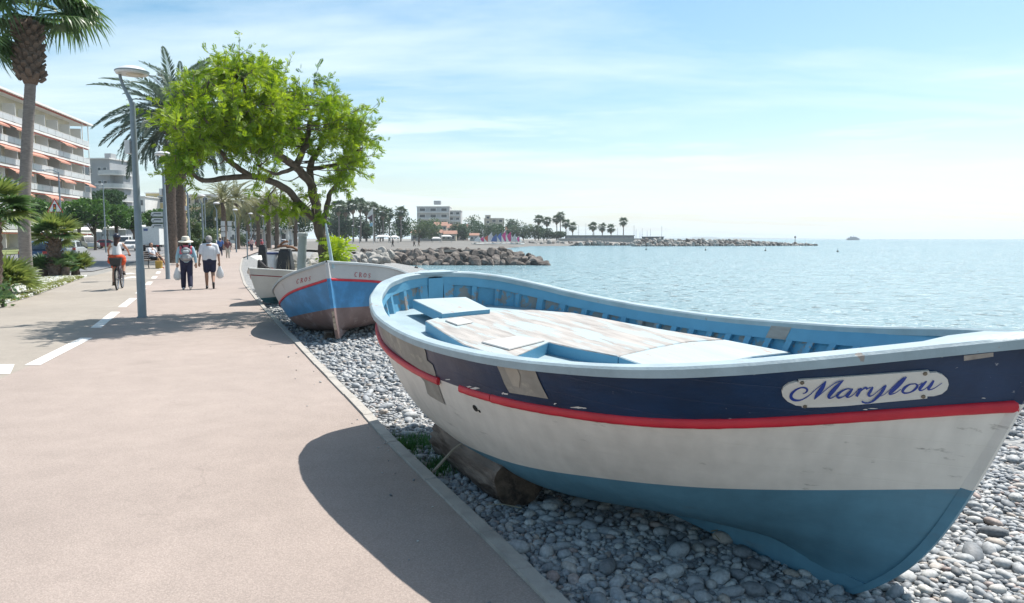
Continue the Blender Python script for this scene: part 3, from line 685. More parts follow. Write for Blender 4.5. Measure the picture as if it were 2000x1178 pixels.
LETTERS = {
 'letter_m': [[(268, 582, 4), (292, 572, 9), (302, 552, 13), (285, 537, 12), (250, 536, 9), (208, 556, 14), (178, 588, 20), (180, 617, 21), (212, 634, 15), (262, 628, 8), (318, 594, 6), (375, 543, 5), (448, 484, 5)],
              [(445, 488, 8), (425, 525, 24), (395, 570, 29), (372, 602, 20), (357, 626, 5)], [(357, 626, 4), (405, 585, 5), (470, 532, 5), (530, 493, 6), (586, 478, 5)],
              [(578, 482, 6), (545, 512, 20), (505, 556, 27), (474, 592, 24), (470, 612, 15), (492, 614, 7), (535, 590, 5)]],
 'letter_a': [[(640, 546, 8), (608, 546, 8), (566, 566, 14), (536, 594, 18), (545, 614, 14), (580, 606, 6), (622, 578, 5), (652, 545, 5)], [(655, 543, 8), (630, 575, 21), (609, 599, 20), (620, 610, 9), (650, 598, 5), (690, 560, 5)]],
 'letter_r': [[(690, 560, 4), (706, 542, 8)], [(722, 538, 10), (706, 566, 20), (684, 604, 18)], [(698, 582, 5), (728, 552, 7), (752, 536, 13), (764, 541, 15), (762, 552, 6)]],
 'letter_y': [[(762, 548, 4), (795, 533, 7)], [(812, 530, 11), (795, 560, 19), (778, 588, 18), (788, 602, 10), (818, 590, 5), (862, 554, 5), (905, 520, 6)], [(914, 516, 12), (890, 556, 20), (850, 606, 19), (805, 644, 12), (762, 655, 8), (735, 648, 11), (730, 638, 9)], [(852, 606, 4), (900, 588, 4), (950, 545, 4)]],
 'letter_l': [[(950, 545, 4), (1010, 490, 5), (1055, 456, 7)], [(1072, 452, 10), (1030, 496, 25), (980, 544, 27), (946, 576, 20), (948, 587, 11), (985, 578, 5), (1030, 548, 4)]],
 'letter_o': [[(1132, 507, 7), (1098, 512, 9), (1062, 535, 17), (1043, 562, 18), (1058, 578, 12), (1098, 574, 8), (1136, 552, 15), (1158, 524, 16), (1146, 508, 9), (1130, 507, 6)], [(1150, 520, 4), (1180, 510, 4), (1196, 497, 6)]],
 'letter_u': [[(1216, 490, 11), (1198, 518, 20), (1176, 546, 20), (1186, 558, 10), (1222, 543, 5), (1284, 486, 6)], [(1286, 480, 11), (1266, 512, 20), (1244, 542, 19), (1254, 552, 9), (1292, 540, 5), (1350, 500, 4)]]}
LETTERS['letter_u'][0] = [(1230, 486, 10)] + LETTERS['letter_u'][0][1:]
for nm, sts in LETTERS.items():
    mb = MB()
    for k, st in enumerate(sts): stroke(mb, st, .0115 + .0003 * k)
    mb.build(nm, M_INK, board, fix=False)
# scar of bare wood on the gunwale near the bow and on the far inwale
bare((1875, 687, 697), (1932, 681, 689))
q0 = lambda t: H1.q_at(t, H1.sheer(t) - .098); q1 = lambda t: .99
H1.band('bare_wood', mat('bare_grey_wood', (.30, .27, .245), .85, .25, 18, bump=.4, bscale=50, stretch=(.25, 1, 1)), q0, q1, boat, 2, off=-.0705, t0=.588, t1=.622, nt=6, sides=(1,))

# ---- log propping the boat
M_LOG = mat('driftwood_bark', (.185, .145, .12), .9, .5, 6, bump=1.0, bscale=30, col2=(.055, .036, .027), thr=.55, soft=.08, pscale=5, stretch=(.22, 1.3, 1.3), detail=8)
M_LOGEND = mat('sawn_log_end', (.10, .07, .05), .9, .4, 22, bump=.6, bscale=40, col2=(.03, .022, .018), thr=.56, soft=.06, pscale=9)
lA, lB = Vector((-.47, 5.73, .07)), Vector((.05, 4.52, .09)); lang = math.atan2(lB.y - lA.y, lB.x - lA.x)
log = thing('log', 'weathered driftwood log wedged under the stern of the navy boat', 'log', (lA.x, lA.y, -.08), (0, 0, lang))
LL = (lB - lA).length; A, B = Vector((0, 0, .15)), Vector((LL, 0, .17)); dl = (B - A).normalized(); mb = MB(); rows = []
uu = dl.cross(Vector((0, 0, 1))).normalized(); vv = uu.cross(dl); NS = 64
for i in range(61):
    s_ = i / 60; c = A.lerp(B, s_); row = []
    for k in range(NS):
        a = 2 * math.pi * k / NS; ca, sa = math.cos(a), math.sin(a)
        gro = abs(fbm(ca * 5 + s_ * .5, sa * 5, s_ * 1.2, 3)); crack = sstep(.10, 0, abs(fbm(ca * 2.6, sa * 2.6 + 7, s_ * .9, 2)))
        r = (.19 + .02 * math.sin(s_ * 3 + 1)) * (1 + .13 * fbm(ca * 1.5, sa * 1.5, s_ * 2.0) - .11 * gro - .12 * crack + .04 * fbm(ca * 8, sa * 8, s_ * 9))
        if i == 0: r *= .82
        if i >= 59: r = .178 * (1 + .06 * fbm(ca * 1.5, sa * 1.5, 2.0)) - .008 * (i - 59)
        sh_ = dl * (.05 * fbm(ca * 3, sa * 3, 5)) if i == 0 else Vector()
        row.append(c + sh_ + (uu * ca + vv * sa * .92) * r)
    rows.append(row)
mb.grid(rows, close=True); mb.build('trunk', M_LOG, log, smooth=True)
mb = MB(); mb.add([v for v in rows[-1]] + [B + dl * .004], [(k, (k + 1) % NS, NS) for k in range(NS)]); mb.build('cut_end', M_LOGEND, log)
mb = MB(); mb.add([v for v in rows[0]] + [A - dl * .03], [((k + 1) % NS, k, NS) for k in range(NS)]); mb.build('broken_end', M_LOG, log)
mb = MB(); random.seed(3)
for k in range(150):
    s_ = random.gauss(.62, .07); a = random.gauss(1.9, .35); c = A.lerp(B, s_) + (uu * math.cos(a) + vv * math.sin(a)) * .19
    d = Vector((random.gauss(-.2, .5), random.gauss(-.2, .5), random.uniform(.0, .9))).normalized() * random.uniform(.04, .13)
    mb.tube([c, c + d * .6 + Vector((0, 0, .01)), c + d + Vector((0, 0, -.02))], [.004, .003, .001], 4)
mb.build('frayed_bark', mat('dry_fibre', (.27, .19, .10), .9, .3, 20), log)
for p0, p1 in (((.62, -.36, .06), (.80, -.10, .36)), ((.9, .02, .36), (1.2, .12, .37))):
    MB().tube([p0, Vector(p0).lerp(Vector(p1), .5) + Vector((0, 0, .03)), p1], [.012, .010, .005], 6).build('stick', mat('dry_stick', (.28, .24, .19), .9, .2, 12), log)
# ---- second boat: blue and white with a brown bottom, bow towards us
CP = {'Px': -3.0312, 'Py': 13.9268, 'z0': -0.06, 'th': -1.4663, 'ph': 0.0469, 'ro': 0.1034, 'L': 4.5208, 'B': 2.5731, 'dr': 0.2172, 'drb': 0.0462, 'wl0': 0.1179, 'wl1': 0.3393, 'R': 0.0559, 'rp': 1.2991, 'R2': 0.1863, 'kr': -0.048, 'e0': 0.313, 'em': 0.182, 'e1': 0.7802, 'g3': 0.55, 'g4': 0.793, 'g5': 1.0972, 'g6': 1.0326, 'g7': 0.914, 'g8': 0.5735, 's3': 0.8407, 's4': 1.0328, 's5': 1.1959, 'g1': 0.22, 'g2': 0.4, 'wl2': 0.0, 'sR': 0.4, 's0': 0.98, 's1': .80, 's2': 0.77}
H2 = Hull(CP); H2.qk = lambda t: .03 + .07 * sstep(.7, .97, t)
boat2 = thing('wooden_boat', 'blue and white decked boat lettered CROS with a brown bottom, bow facing us', 'boat', (CP['Px'], CP['Py'], CP['z0']), (CP['ro'], -CP['ph'], CP['th']))
M_GWHITE = mat('faded_white_paint', (.47, .46, .45), .55, .07, 2.5, bump=.1, bscale=30, col2=(.38, .35, .33), thr=.68, soft=.05, pscale=6)
M_BRIGHTB = mat('bright_blue_paint', (.05, .20, .385), .5, .10, 3, bump=.08, bscale=30, col2=(.07, .30, .60), thr=.6, soft=.15, pscale=3)
M_BROWN = mat('antifouling_brown', (.20, .135, .125), .75, .2, 3, bump=.25, bscale=30, col2=(.30, .24, .23), thr=.62, soft=.08, pscale=5)
M_DECKW = mat('deck_white', (.42, .44, .44), .6, .08, 3, bump=.15, bscale=40, col2=(.5, .49, .46), thr=.68, soft=.05, pscale=6)
M_GREYCAP = mat('grey_gunwale', (.33, .36, .37), .6, .12, 6, bump=.2, bscale=50)
M_CRUST = mat('bare_stem_wood', (.42, .34, .26), .9, .3, 18, bump=.8, bscale=40, col2=(.16, .11, .09), thr=.56, soft=.04, pscale=20)
H2.band('hull_topsides', M_GWHITE, H2.q_red, one, boat2, 6)
H2.band('hull_side', M_BRIGHTB, H2.q_wat, H2.q_red, boat2, 6)
H2.band('hull_bottom', M_BROWN, lambda t: H2.qk(t) * .7, H2.q_wat, boat2, 10)
H2.rail('rubbing_strake', M_RED, lambda t: H2.q_red(t) - .01, boat2, .022, 0, 1.0)
H2.cap('gunwale', M_GREYCAP, boat2, .06, .02, .04)
rows = []
for i in range(51):
    t = .06 + .94 * i / 50; a, b = H2.pt(t, 0, 1), H2.pt(t, H2.qk(t) + .04, 1)
    rows.append([(a.x, -.03, a.z), (b.x, -.034, b.z), (b.x, .034, b.z), (a.x, .03, a.z)])
MB().grid(rows, close=True).build('keel', M_BROWN, boat2)
def stem2(q0, q1, m, name, o=.03, w=.03):
    rows = []
    for i in range(19):
        q = lerp(q0, q1, i / 18); a = H2.pt(1, q, 1); j = .006 * fbm(q * 40, 3) if name == 'bare_stem' else 0
        rows.append([(a.x - .06, -w - .012, a.z), (a.x + o + j, -w * .8, a.z), (a.x + o - j, w * .8, a.z), (a.x - .06, w + .012, a.z)])
    MB().grid(rows, close=True).build(name, m, boat2, smooth=40.0)
b_r, b_w = H2.q_red(1), H2.q_wat(1)
stem2(b_r, 1.03, M_GWHITE, 'stem_head'); stem2(b_w, b_r, M_BRIGHTB, 'stem'); stem2(0.0, b_w, M_BROWN, 'stem_foot'); stem2(.12, b_w - .04, M_CRUST, 'bare_stem', .036, .024)
# cambered deck
rows = []
for i in range(41):
    t = .03 + .965 * i / 40; a, b = H2.pt(t, .99, -1, -.05), H2.pt(t, .99, 1, -.05); r = []
    for k in range(13):
        x = k / 12; p = a.lerp(b, x); p.z += .015 + .16 * (1 - (2 * x - 1) ** 2) * min(1, H2.g(t)) ** 1.2; r.append(p)
    rows.append(r)
deck2 = MB().grid(rows).build('deck', M_DECKW, boat2, smooth=True)
def deck_pt(t, x, dz):
    a, b = H2.pt(t, .99, -1, -.05), H2.pt(t, .99, 1, -.05); p = a.lerp(b, x); p.z += .015 + .16 * (1 - (2 * x - 1) ** 2) * min(1, H2.g(t)) ** 1.2 + dz; return p
mb = MB(); pts = [deck_pt(.84, .58, 0), deck_pt(.84, .78, 0), deck_pt(.60, .78, 0), deck_pt(.60, .58, 0)]
mb.prism(pts, (0, 0, .045)); mb.build('hatch', M_DECKW, deck2)
mb = MB(); mb.prism([deck_pt(.86, .50, .004), deck_pt(.86, .56, .004), deck_pt(.80, .56, .004), deck_pt(.80, .50, .004)], (0, 0, .03)); mb.build('deck_slot', mat('slot_shadow', (.10, .14, .15), .7), deck2)
MB().tube([H2.pt(.985, 1.0, 1) * 1.0 + Vector((-.02, 0, -.1)), H2.pt(.985, 1.0, 1) + Vector((-.05, -.02, .35)), H2.pt(.985, 1.0, 1) + Vector((-.08, -.035, .62))], [.030, .024, .014], 8).build('stem_pole', mat('pale_blue_pole', (.34, .45, .48), .6, .1, 8), boat2, smooth=40.0)
# painted name on both bows
H2_B = {sd: H2.bvh(sd) for sd in (-1, 1)}
BM2 = Matrix.Translation(boat2.location) @ boat2.rotation_euler.to_matrix().to_4x4(); BI2 = BM2.inverted()
def on_hull2(px, py, sd, off):
    o = BI2 @ CAMP; d = (BI2.to_3x3() @ ray(px, py)).normalized(); h = H2_B[sd].ray_cast(o, d)
    if h[0] is None: return None
    n = h[1] if h[1].dot(d) < 0 else -h[1]; return h[0] + n * off
SERIF = {'c': [[(.95, .2, .1), (.7, .0, .1), (.3, .08, .18), (.05, .5, .24), (.25, .92, .18), (.6, 1, .1), (.95, .8, .1)]],
         'r': [[(.2, 0, .22), (.2, 1, .22)], [(.0, 1, .1), (.45, 1, .1)], [(.0, 0, .1), (.5, 0, .1), (.85, .2, .2), (.5, .5, .1), (.25, .5, .1)], [(.5, .5, .16), (.95, 1, .2)]],
         'o': [[(.5, 0, .1), (.1, .3, .22), (.1, .7, .22), (.5, 1, .1), (.9, .7, .22), (.9, .3, .22), (.5, 0, .1)]],
         's': [[(.9, .2, .1), (.6, 0, .1), (.15, .2, .18), (.4, .48, .2), (.8, .7, .2), (.55, 1, .1), (.1, .82, .1)]]}
M_CRED = mat('red_letters', (.36, .03, .05), .6, .1, 10)
def paint_letters(x0, y0, x1, y1, hgt, sd):
    for k, ch in enumerate('cros'):
        bx, by = lerp(x0, x1, k / 4), lerp(y0, y1, k / 4); w = (x1 - x0) / 4 * .62; sl = (y1 - y0) / (x1 - x0); mb = MB()
        for st in SERIF[ch]:
            L_, R_ = [], []; P = np.array(st)
            for i in range(len(P)):
                d = P[min(i + 1, len(P) - 1)][:2] - P[max(i - 1, 0)][:2]; d /= np.linalg.norm(d) + 1e-9; n = np.array([-d[1], d[0]]) * P[i][2] / 2
                for lst, q in ((L_, P[i][:2] + n), (R_, P[i][:2] - n)):
                    X = bx + q[0] * w + (1 - q[1]) * hgt * .12; lst.append(on_hull2(X, by + sl * (q[0] * w) + (q[1] - .5) * hgt, sd, .004))
            if all(p is not None for p in L_ + R_): mb.grid([L_, R_])
        if mb.v: mb.build('letter_' + ch, M_CRED, boat2, fix=False)
paint_letters(579, 550, 610, 543, 8.5, -1)
paint_letters(692, 536, 727, 539, 8.5, 1)
# wooden block under the keel
bl = thing('wooden_block', 'small brown timber block under the stem of the boat lettered CROS', 'block', gp(643, 662, -.08), (0, 0, .3))
mb = MB(); mb.box((0, .06, .06), (.16, .30, .13)); o = mb.build('timber', M_LOG, bl); md = o.modifiers.new('b', 'BEVEL'); md.width = .015
MB().box((0, -.092, .06), (.13, .006, .10)).build('sawn_face', M_LOGEND, bl)

# ---- third, small boat
SP = {'L': 3.5, 'B': 1.62, 'dr': .16, 'drb': 0, 'wl0': .20, 'wl1': 0.02, 'wl2': 0, 'R': .25, 'rp': 1.4, 'R2': .2, 'kr': .10, 'e0': .5, 'em': .36, 'e1': .7, 'sR': .25, 'g1': .3, 'g2': .45, 'g3': .62, 'g4': .82, 'g5': .98, 'g6': 1.0, 'g7': .93, 'g8': .66, 's0': .90, 's1': .80, 's2': .76, 's3': .77, 's4': .84, 's5': .96}
H3 = Hull(SP)
boat3 = thing('wooden_boat', 'small white rowing boat with a dark red line, behind the boat lettered CROS', 'boat', (-5.58, 19.4, -.07), (.08, .0, R(-112)))
M_CREAM = mat('cream_hull', (.53, .50, .47), .55, .07, 3, bump=.1, bscale=30)
M_TEAL = mat('teal_bottom', (.05, .13, .155), .6, .15, 4)
M_DRED = mat('dark_red_line', (.24, .03, .04), .5, .1, 6)
M_WIN = mat('boat_inside_white', (.42, .44, .45), .6, .06, 4, col2=(.45, .45, .42), thr=.66, soft=.04, pscale=5)
H3.band('hull_side', M_CREAM, H3.q_wat, one, boat3, 8); H3.band('hull_bottom', M_TEAL, lambda t: .0, H3.q_wat, boat3, 6)
H3.rail('rubbing_strake', M_DRED, lambda t: H3.q_red(t), boat3, .012, 0, 1)
H3.cap('gunwale', mat('white_gunwale', (.66, .65, .62), .6, .08, 6), boat3, .05, .018, .03)
H3.band('inner_planking', mat('grey_blue_inside', (.28, .36, .42), .6, .1, 4), lambda t: H3.q_at(t, .52), lambda t: .98, boat3, 4, off=-.03, t0=.004, t1=.985)
rows = []
for i in range(31):
    t = .01 + .96 * i / 30; q = H3.q_at(t, .55); a, b = H3.pt(t, q, -1, -.03), H3.pt(t, q, 1, -.03); rows.append([a.lerp(b, k / 4) for k in range(5)])
MB().grid(rows).build('floor', M_WIN, boat3)
for t in (.3, .58):
    q = H3.q_at(t, .64); a, b = H3.pt(t, q, -1, -.03), H3.pt(t, q, 1, -.03); mb = MB(); mb.box(((a.x + b.x) / 2, 0, .64), (.22, (b.y - a.y), .03)); mb.build('thwart', M_WIN, boat3)
rows = []
for i in range(13):
    t = .72 + .26 * i / 12; a, b = H3.pt(t, .96, -1, -.03), H3.pt(t, .96, 1, -.03); c = (a + b) / 2 + Vector((0, 0, .02)); rows.append([a, c, b])
MB().grid(rows).build('foredeck', M_WIN, boat3)
M_OAR = mat('dark_oar', (.07, .06, .055), .6, .2, 8)
oar = thing('oar', 'dark oar lying across the small white rowing boat', 'oar', (0, 0, 0)); oar.matrix_world = Matrix.Identity(4)
B3 = Matrix.Translation(boat3.location) @ boat3.rotation_euler.to_matrix().to_4x4(); oar.location = B3 @ Vector((0, 0, .6))
oq = [at(506, 508, 19.9), at(519, 521, 19.5), at(556, 535, 19.0)]
MB().tube([p - oar.location for p in oq], [.022, .024, .02], 7).build('shaft', M_OAR, oar, smooth=True)
d_ = (oq[0] - oq[1]).normalized(); c = oq[0] + d_ * .18 - oar.location; sdw = Vector((.95, .3, .05)).normalized()
mb = MB(); mb.prism([c - d_ * .2 - sdw * .05, c + d_ * .12 - sdw * .14, c + d_ * .15 + sdw * .16, c - d_ * .2 + sdw * .07], (0, .015, .015)); mb.build('blade', mat('pale_blade', (.66, .66, .6), .6), oar)

# ================================================================== PEBBLES
def pebble_mat(name, attr):
    m = bpy.data.materials.new(name); m.use_nodes = True; N, L = m.node_tree.nodes, m.node_tree.links; b = N['Principled BSDF']; b.inputs['Roughness'].default_value = .62; b.inputs['Specular IOR Level'].default_value = .35
    if attr: a = N.new('ShaderNodeAttribute'); a.attribute_name = 'tone'; src = a.outputs['Fac']
    else: a = N.new('ShaderNodeObjectInfo'); src = a.outputs['Random']
    rp = N.new('ShaderNodeValToRGB'); e = rp.color_ramp.elements; e[0].position = 0; e[0].color = (.135, .145, .155, 1); e[1].position = 1; e[1].color = (.53, .52, .49, 1)
    for p, c in ((.25, (.25, .265, .28)), (.5, (.34, .355, .365)), (.72, (.42, .425, .42)), (.86, (.48, .47, .45)), (.90, (.36, .31, .265)), (.93, (.34, .27, .25)), (.95, (.45, .44, .42))):
        x = e.new(p); x.color = list(c) + [1]
    L.new(src, rp.inputs[0])
    tc = N.new('ShaderNodeNewGeometry'); n = N.new('ShaderNodeTexNoise'); n.inputs['Scale'].default_value = 60; n.inputs['Detail'].default_value = 5; L.new(tc.outputs['Position'], n.inputs['Vector'])
    mr = N.new('ShaderNodeMapRange'); mr.inputs[1].default_value = .3; mr.inputs[2].default_value = .7; mr.inputs[3].default_value = .75; mr.inputs[4].default_value = 1.2; L.new(n.outputs['Fac'], mr.inputs[0])
    hs = N.new('ShaderNodeHueSaturation'); L.new(rp.outputs[0], hs.inputs['Color']); L.new(mr.outputs[0], hs.inputs['Value']); L.new(hs.outputs[0], b.inputs['Base Color'])
    bp = N.new('ShaderNodeBump'); bp.inputs['Strength'].default_value = .25; bp.inputs['Distance'].default_value = .004; L.new(n.outputs['Fac'], bp.inputs['Height']); L.new(bp.outputs[0], b.inputs['Normal'])
    return m
M_PEB, M_PEBI = pebble_mat('pebble_stone', True), pebble_mat('pebble_stone_single', False)
def dome(nr, ns, seed):
    """rounded stone: nr rings, ns sides, slightly irregular"""
    vs = [(0, 0, 1.0)]; fs = []
    rg = np.random.default_rng(seed); ph = rg.random(4) * 6.28; am = rg.normal(0, .09, 3)
    for i in range(1, nr + 1):
        th = (i / (nr + .0)) * R(128)
        for k in range(ns):
            a = 2 * math.pi * (k + .5 * (i % 2)) / ns; r = math.sin(th) * (1 + am[0] * math.cos(a + ph[0]) + am[1] * math.cos(2 * a + ph[1]) + am[2] * math.cos(3 * a + ph[2]))
            vs.append((r * math.cos(a), r * math.sin(a), math.cos(th)))
    for k in range(ns): fs.append((0, 1 + k, 1 + (k + 1) % ns))
    for i in range(1, nr):
        o, p = 1 + (i - 1) * ns, 1 + i * ns
        for k in range(ns):
            k2 = (k + 1) % ns
            if i % 2: fs += [(o + k, p + k, p + k2 if False else o + k2), (o + k2, p + k, p + k2)]
            else: fs += [(o + k, p + k, p + k2), (o + k, p + k2, o + k2)]
    return np.array(vs), np.array(fs)
def pebble_field():
    rg = np.random.default_rng(5); near, far = [], []
    cell = {}
    def frame(x, y, z=-.1, m=60):
        p = to_px((x, y, z)); return -m < p[0] < 2000 + m and -m < p[1] < 1178 + m + 60
    # near field by dart throwing, big first
    def throw(n, rfun, y0, y1, gap, lst, lift):
        for _ in range(n):
            y = y0 + (y1 - y0) * rg.random() ** 1.25
            xm = min(water_x(y), y * .78 + .9); kx = kerb_x(y) + .07
            x = kx + (xm - kx) * rg.random()
            if xm <= kx or not frame(x, y): continue
            r = rfun(); key = (int(x / .12), int(y / .12)); ok = True
            if x - r * .9 < kx - .01: continue
            if gap:
                for a in (-1, 0, 1):
                    for b in (-1, 0, 1):
                        for (X, Y, Q) in cell.get((key[0] + a, key[1] + b), ()):
                            if (X - x) ** 2 + (Y - y) ** 2 < (gap * (Q + r)) ** 2: ok = False; break
                        if not ok: break
                    if not ok: break
            if not ok: continue
            if gap: cell.setdefault(key, []).append((x, y, r))
            lst.append((x, y, r, lift))
    throw(2600, lambda: .032 + .034 * rg.random() ** 3, 2.6, 9, .72, near, .62)
    throw(20000, lambda: .017 + .015 * rg.random(), 2.6, 9, .70, near, .55)
    throw(30000, lambda: .012 + .010 * rg.random(), 2.6, 8, .62, near, .45)
    throw(12000, lambda: .014 + .012 * rg.random(), 2.6, 8, 0, near, .0)
    cell.clear()
    throw(26000, lambda: .026 + .024 * rg.random(), 8.6, 24, .62, far, .5)
    throw(9000, lambda: .018 + .012 * rg.random(), 8.6, 20, 0, far, .2)
    return near, far
PN, PF = pebble_field()
def stone_mats(x, y, r, lift, rg):
    a = 1 + .35 * rg.random(); b = .72 + .25 * rg.random(); c = .42 + .25 * rg.random()
    E_ = Euler((rg.normal(0, .22), rg.normal(0, .22), rg.random() * 6.28)); M = np.array(E_.to_matrix()) * np.array([a, b, c]) * r
    return M, np.array([x, y, beach_z(x, y) + r * c * lift])
def hidden_by_boat(p):
    o = BI @ CAMP; t = BI @ Vector(p); d = t - o; h = H1_BVH.ray_cast(o, d.normalized(), d.length - .02); return h[0] is not None
rgp = np.random.default_rng(11)
order = sorted(range(len(PN)), key=lambda i: -PN[i][2] / max(1.5, math.hypot(PN[i][0], PN[i][1])))
single = []
for i in order:
    x, y, r, l = PN[i]; q = to_px((x, y, -.07))
    if 5 < q[0] < 1995 and 5 < q[1] < 1170 and l > .3 and not hidden_by_boat((x, y, beach_z(x, y) + .02)): single.append(i)
    if len(single) >= 300: break
sset = set(single)
proto = []
for k in range(6):
    v, f = dome(5, 10, 40 + k); me = bpy.data.meshes.new('pebble'); me.from_pydata(v.tolist(), [], f.tolist()); me.materials.append(M_PEBI); me.polygons.foreach_set('use_smooth', [True] * len(f)); proto.append(me)
for n_, i in enumerate(single):
    M, p = stone_mats(*PN[i], rgp); o = bpy.data.objects.new('pebble', proto[n_ % 6]); COL.objects.link(o); o.parent = pebble_beach
    m4 = Matrix([list(M[r_]) + [p[r_]] for r_ in range(3)] + [[0, 0, 0, 1]]); o.matrix_basis = m4
def merge(stones, protos, name):
    V, Fc, T = [], [], []; off = 0
    for n_, s in enumerate(stones):
        v, f = protos[n_ % len(protos)]; M, p = stone_mats(*s, rgp); V.append(v @ M.T + p); Fc.append(f + off); T.append(np.full(len(v), rgp.random())); off += len(v)
    V = np.concatenate(V); Fc = np.concatenate(Fc); T = np.concatenate(T)
    me = bpy.data.meshes.new(name); me.vertices.add(len(V)); me.vertices.foreach_set('co', V.astype(np.float32).ravel())
    me.loops.add(len(Fc) * 3); me.loops.foreach_set('vertex_index', Fc.astype(np.int32).ravel()); me.polygons.add(len(Fc))
    me.polygons.foreach_set('loop_start', np.arange(0, len(Fc) * 3, 3, dtype=np.int32)); me.update(calc_edges=True); me.validate()
    me.polygons.foreach_set('use_smooth', np.ones(len(me.polygons), dtype=bool))
    at_ = me.attributes.new('tone', 'FLOAT', 'POINT'); at_.data.foreach_set('value', T.astype(np.float32)); me.materials.append(M_PEB)
    return me
mn = merge([PN[i] for i in range(len(PN)) if i not in sset], [dome(3, 8, s) for s in range(8)], 'shingle')
tag(obj('shingle', mn, pebble_beach), kind='stuff')
# stray stones kicked onto the path and dry stalks on the shingle
rgs = np.random.default_rng(31); stray = []
for _ in range(60):
    y = 2.6 + 12 * rgs.random() ** 1.6; stray.append((kerb_x(y) - .06 - abs(rgs.normal(0, .22)) - (.9 * rgs.random() if rgs.random() < .15 else 0), y, rgs.uniform(.003, .008) if rgs.random() < .9 else rgs.uniform(.010, .016), .5))
_bz0 = beach_z; beach_z = lambda x, y: .003
ms_ = merge(stray, [dome(3, 8, s) for s in range(8)], 'stray_stones'); beach_z = _bz0
tag(obj('stray_stones', ms_, promenade), kind='stuff')
M_STALK = mat('dry_stalk', (.33, .28, .19), .9, .2, 12); mbs = MB()
for _ in range(46):
    y = rgs.uniform(2.8, 8); x = rgs.uniform(kerb_x(y) + .15, y * .72 + .6); a = rgs.random() * 6.28; l = rgs.uniform(.06, .26); p = Vector((x, y, beach_z(x, y) + .045)); d = Vector((math.cos(a), math.sin(a), rgs.uniform(-.05, .1))) * l
    mbs.tube([p, p + d * .5 + Vector((0, 0, .012)), p + d], [.0035, .003, .0015], 5)
tag(mbs.build('dry_stalks', M_STALK, pebble_beach, fix=False), kind='stuff')
mf = merge(PF, [dome(2, 6, s) for s in range(8)], 'distant_shingle')
tag(obj('shingle', mf, pebble_beach), kind='stuff')
# ================================================================== VEGETATION
def np_mesh(name, V, Q, m, tone=None, smooth=False):
    """quads from arrays; tone: per-vertex number"""
    me = bpy.data.meshes.new(name); k = Q.shape[1]; me.vertices.add(len(V)); me.vertices.foreach_set('co', V.astype(np.float32).ravel())
    me.loops.add(len(Q) * k); me.loops.foreach_set('vertex_index', Q.astype(np.int32).ravel()); me.polygons.add(len(Q))
    me.polygons.foreach_set('loop_start', np.arange(0, len(Q) * k, k, dtype=np.int32)); me.update(calc_edges=True)
    if tone is not None:
        a = me.attributes.new('tone', 'FLOAT', 'POINT'); a.data.foreach_set('value', tone.astype(np.float32))
    if smooth: me.polygons.foreach_set('use_smooth', np.ones(len(Q), dtype=bool))
    me.materials.append(m); return me
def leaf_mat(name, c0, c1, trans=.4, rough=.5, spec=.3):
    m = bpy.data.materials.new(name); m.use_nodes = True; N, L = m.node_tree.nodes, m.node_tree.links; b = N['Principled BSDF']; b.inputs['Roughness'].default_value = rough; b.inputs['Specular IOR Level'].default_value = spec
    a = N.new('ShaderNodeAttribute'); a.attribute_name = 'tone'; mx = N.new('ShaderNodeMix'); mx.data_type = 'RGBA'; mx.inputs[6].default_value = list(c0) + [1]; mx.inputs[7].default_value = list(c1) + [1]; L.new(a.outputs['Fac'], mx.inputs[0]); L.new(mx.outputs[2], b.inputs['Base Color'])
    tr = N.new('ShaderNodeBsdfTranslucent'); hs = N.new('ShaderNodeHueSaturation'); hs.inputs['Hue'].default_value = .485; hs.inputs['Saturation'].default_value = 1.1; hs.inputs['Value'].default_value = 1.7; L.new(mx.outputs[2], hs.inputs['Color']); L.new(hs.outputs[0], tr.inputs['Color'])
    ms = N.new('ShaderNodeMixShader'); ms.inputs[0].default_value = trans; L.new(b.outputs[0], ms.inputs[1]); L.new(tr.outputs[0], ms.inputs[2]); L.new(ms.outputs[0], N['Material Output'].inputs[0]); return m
def rot_frames(d, rg, roll=None):
    """orthonormal frames with x along d (N,3)"""
    d = d / np.linalg.norm(d, axis=1, keepdims=True); r = rg.normal(0, 1, d.shape); y = r - (r * d).sum(1, keepdims=True) * d; y /= np.linalg.norm(y, axis=1, keepdims=True); return d, y, np.cross(d, y)
def leaf_cloud(C, size, rg, m, name, aspect=.55, tone=None, up=.35):
    n = len(C); d = rg.normal(0, 1, (n, 3)); d[:, 2] = d[:, 2] * .6 - .2
    X, Y, Z = rot_frames(d, rg); s = (size * (.7 + .6 * rg.random(n)))[:, None]
    V = np.stack([C - X * s * .5, C + Y * s * aspect * .5 + Z * s * .08, C + X * s * .5, C - Y * s * aspect * .5 + Z * s * .08], 1).reshape(-1, 3)
    Q = np.arange(4 * n).reshape(n, 4); t = rg.random(n) if tone is None else tone
    return np_mesh(name, V, Q, m, np.repeat(t, 4))
PIN = [(.14 + .145 * k, sd) for k in range(6) for sd in (-1, 1)] + [(1.0, 0)]
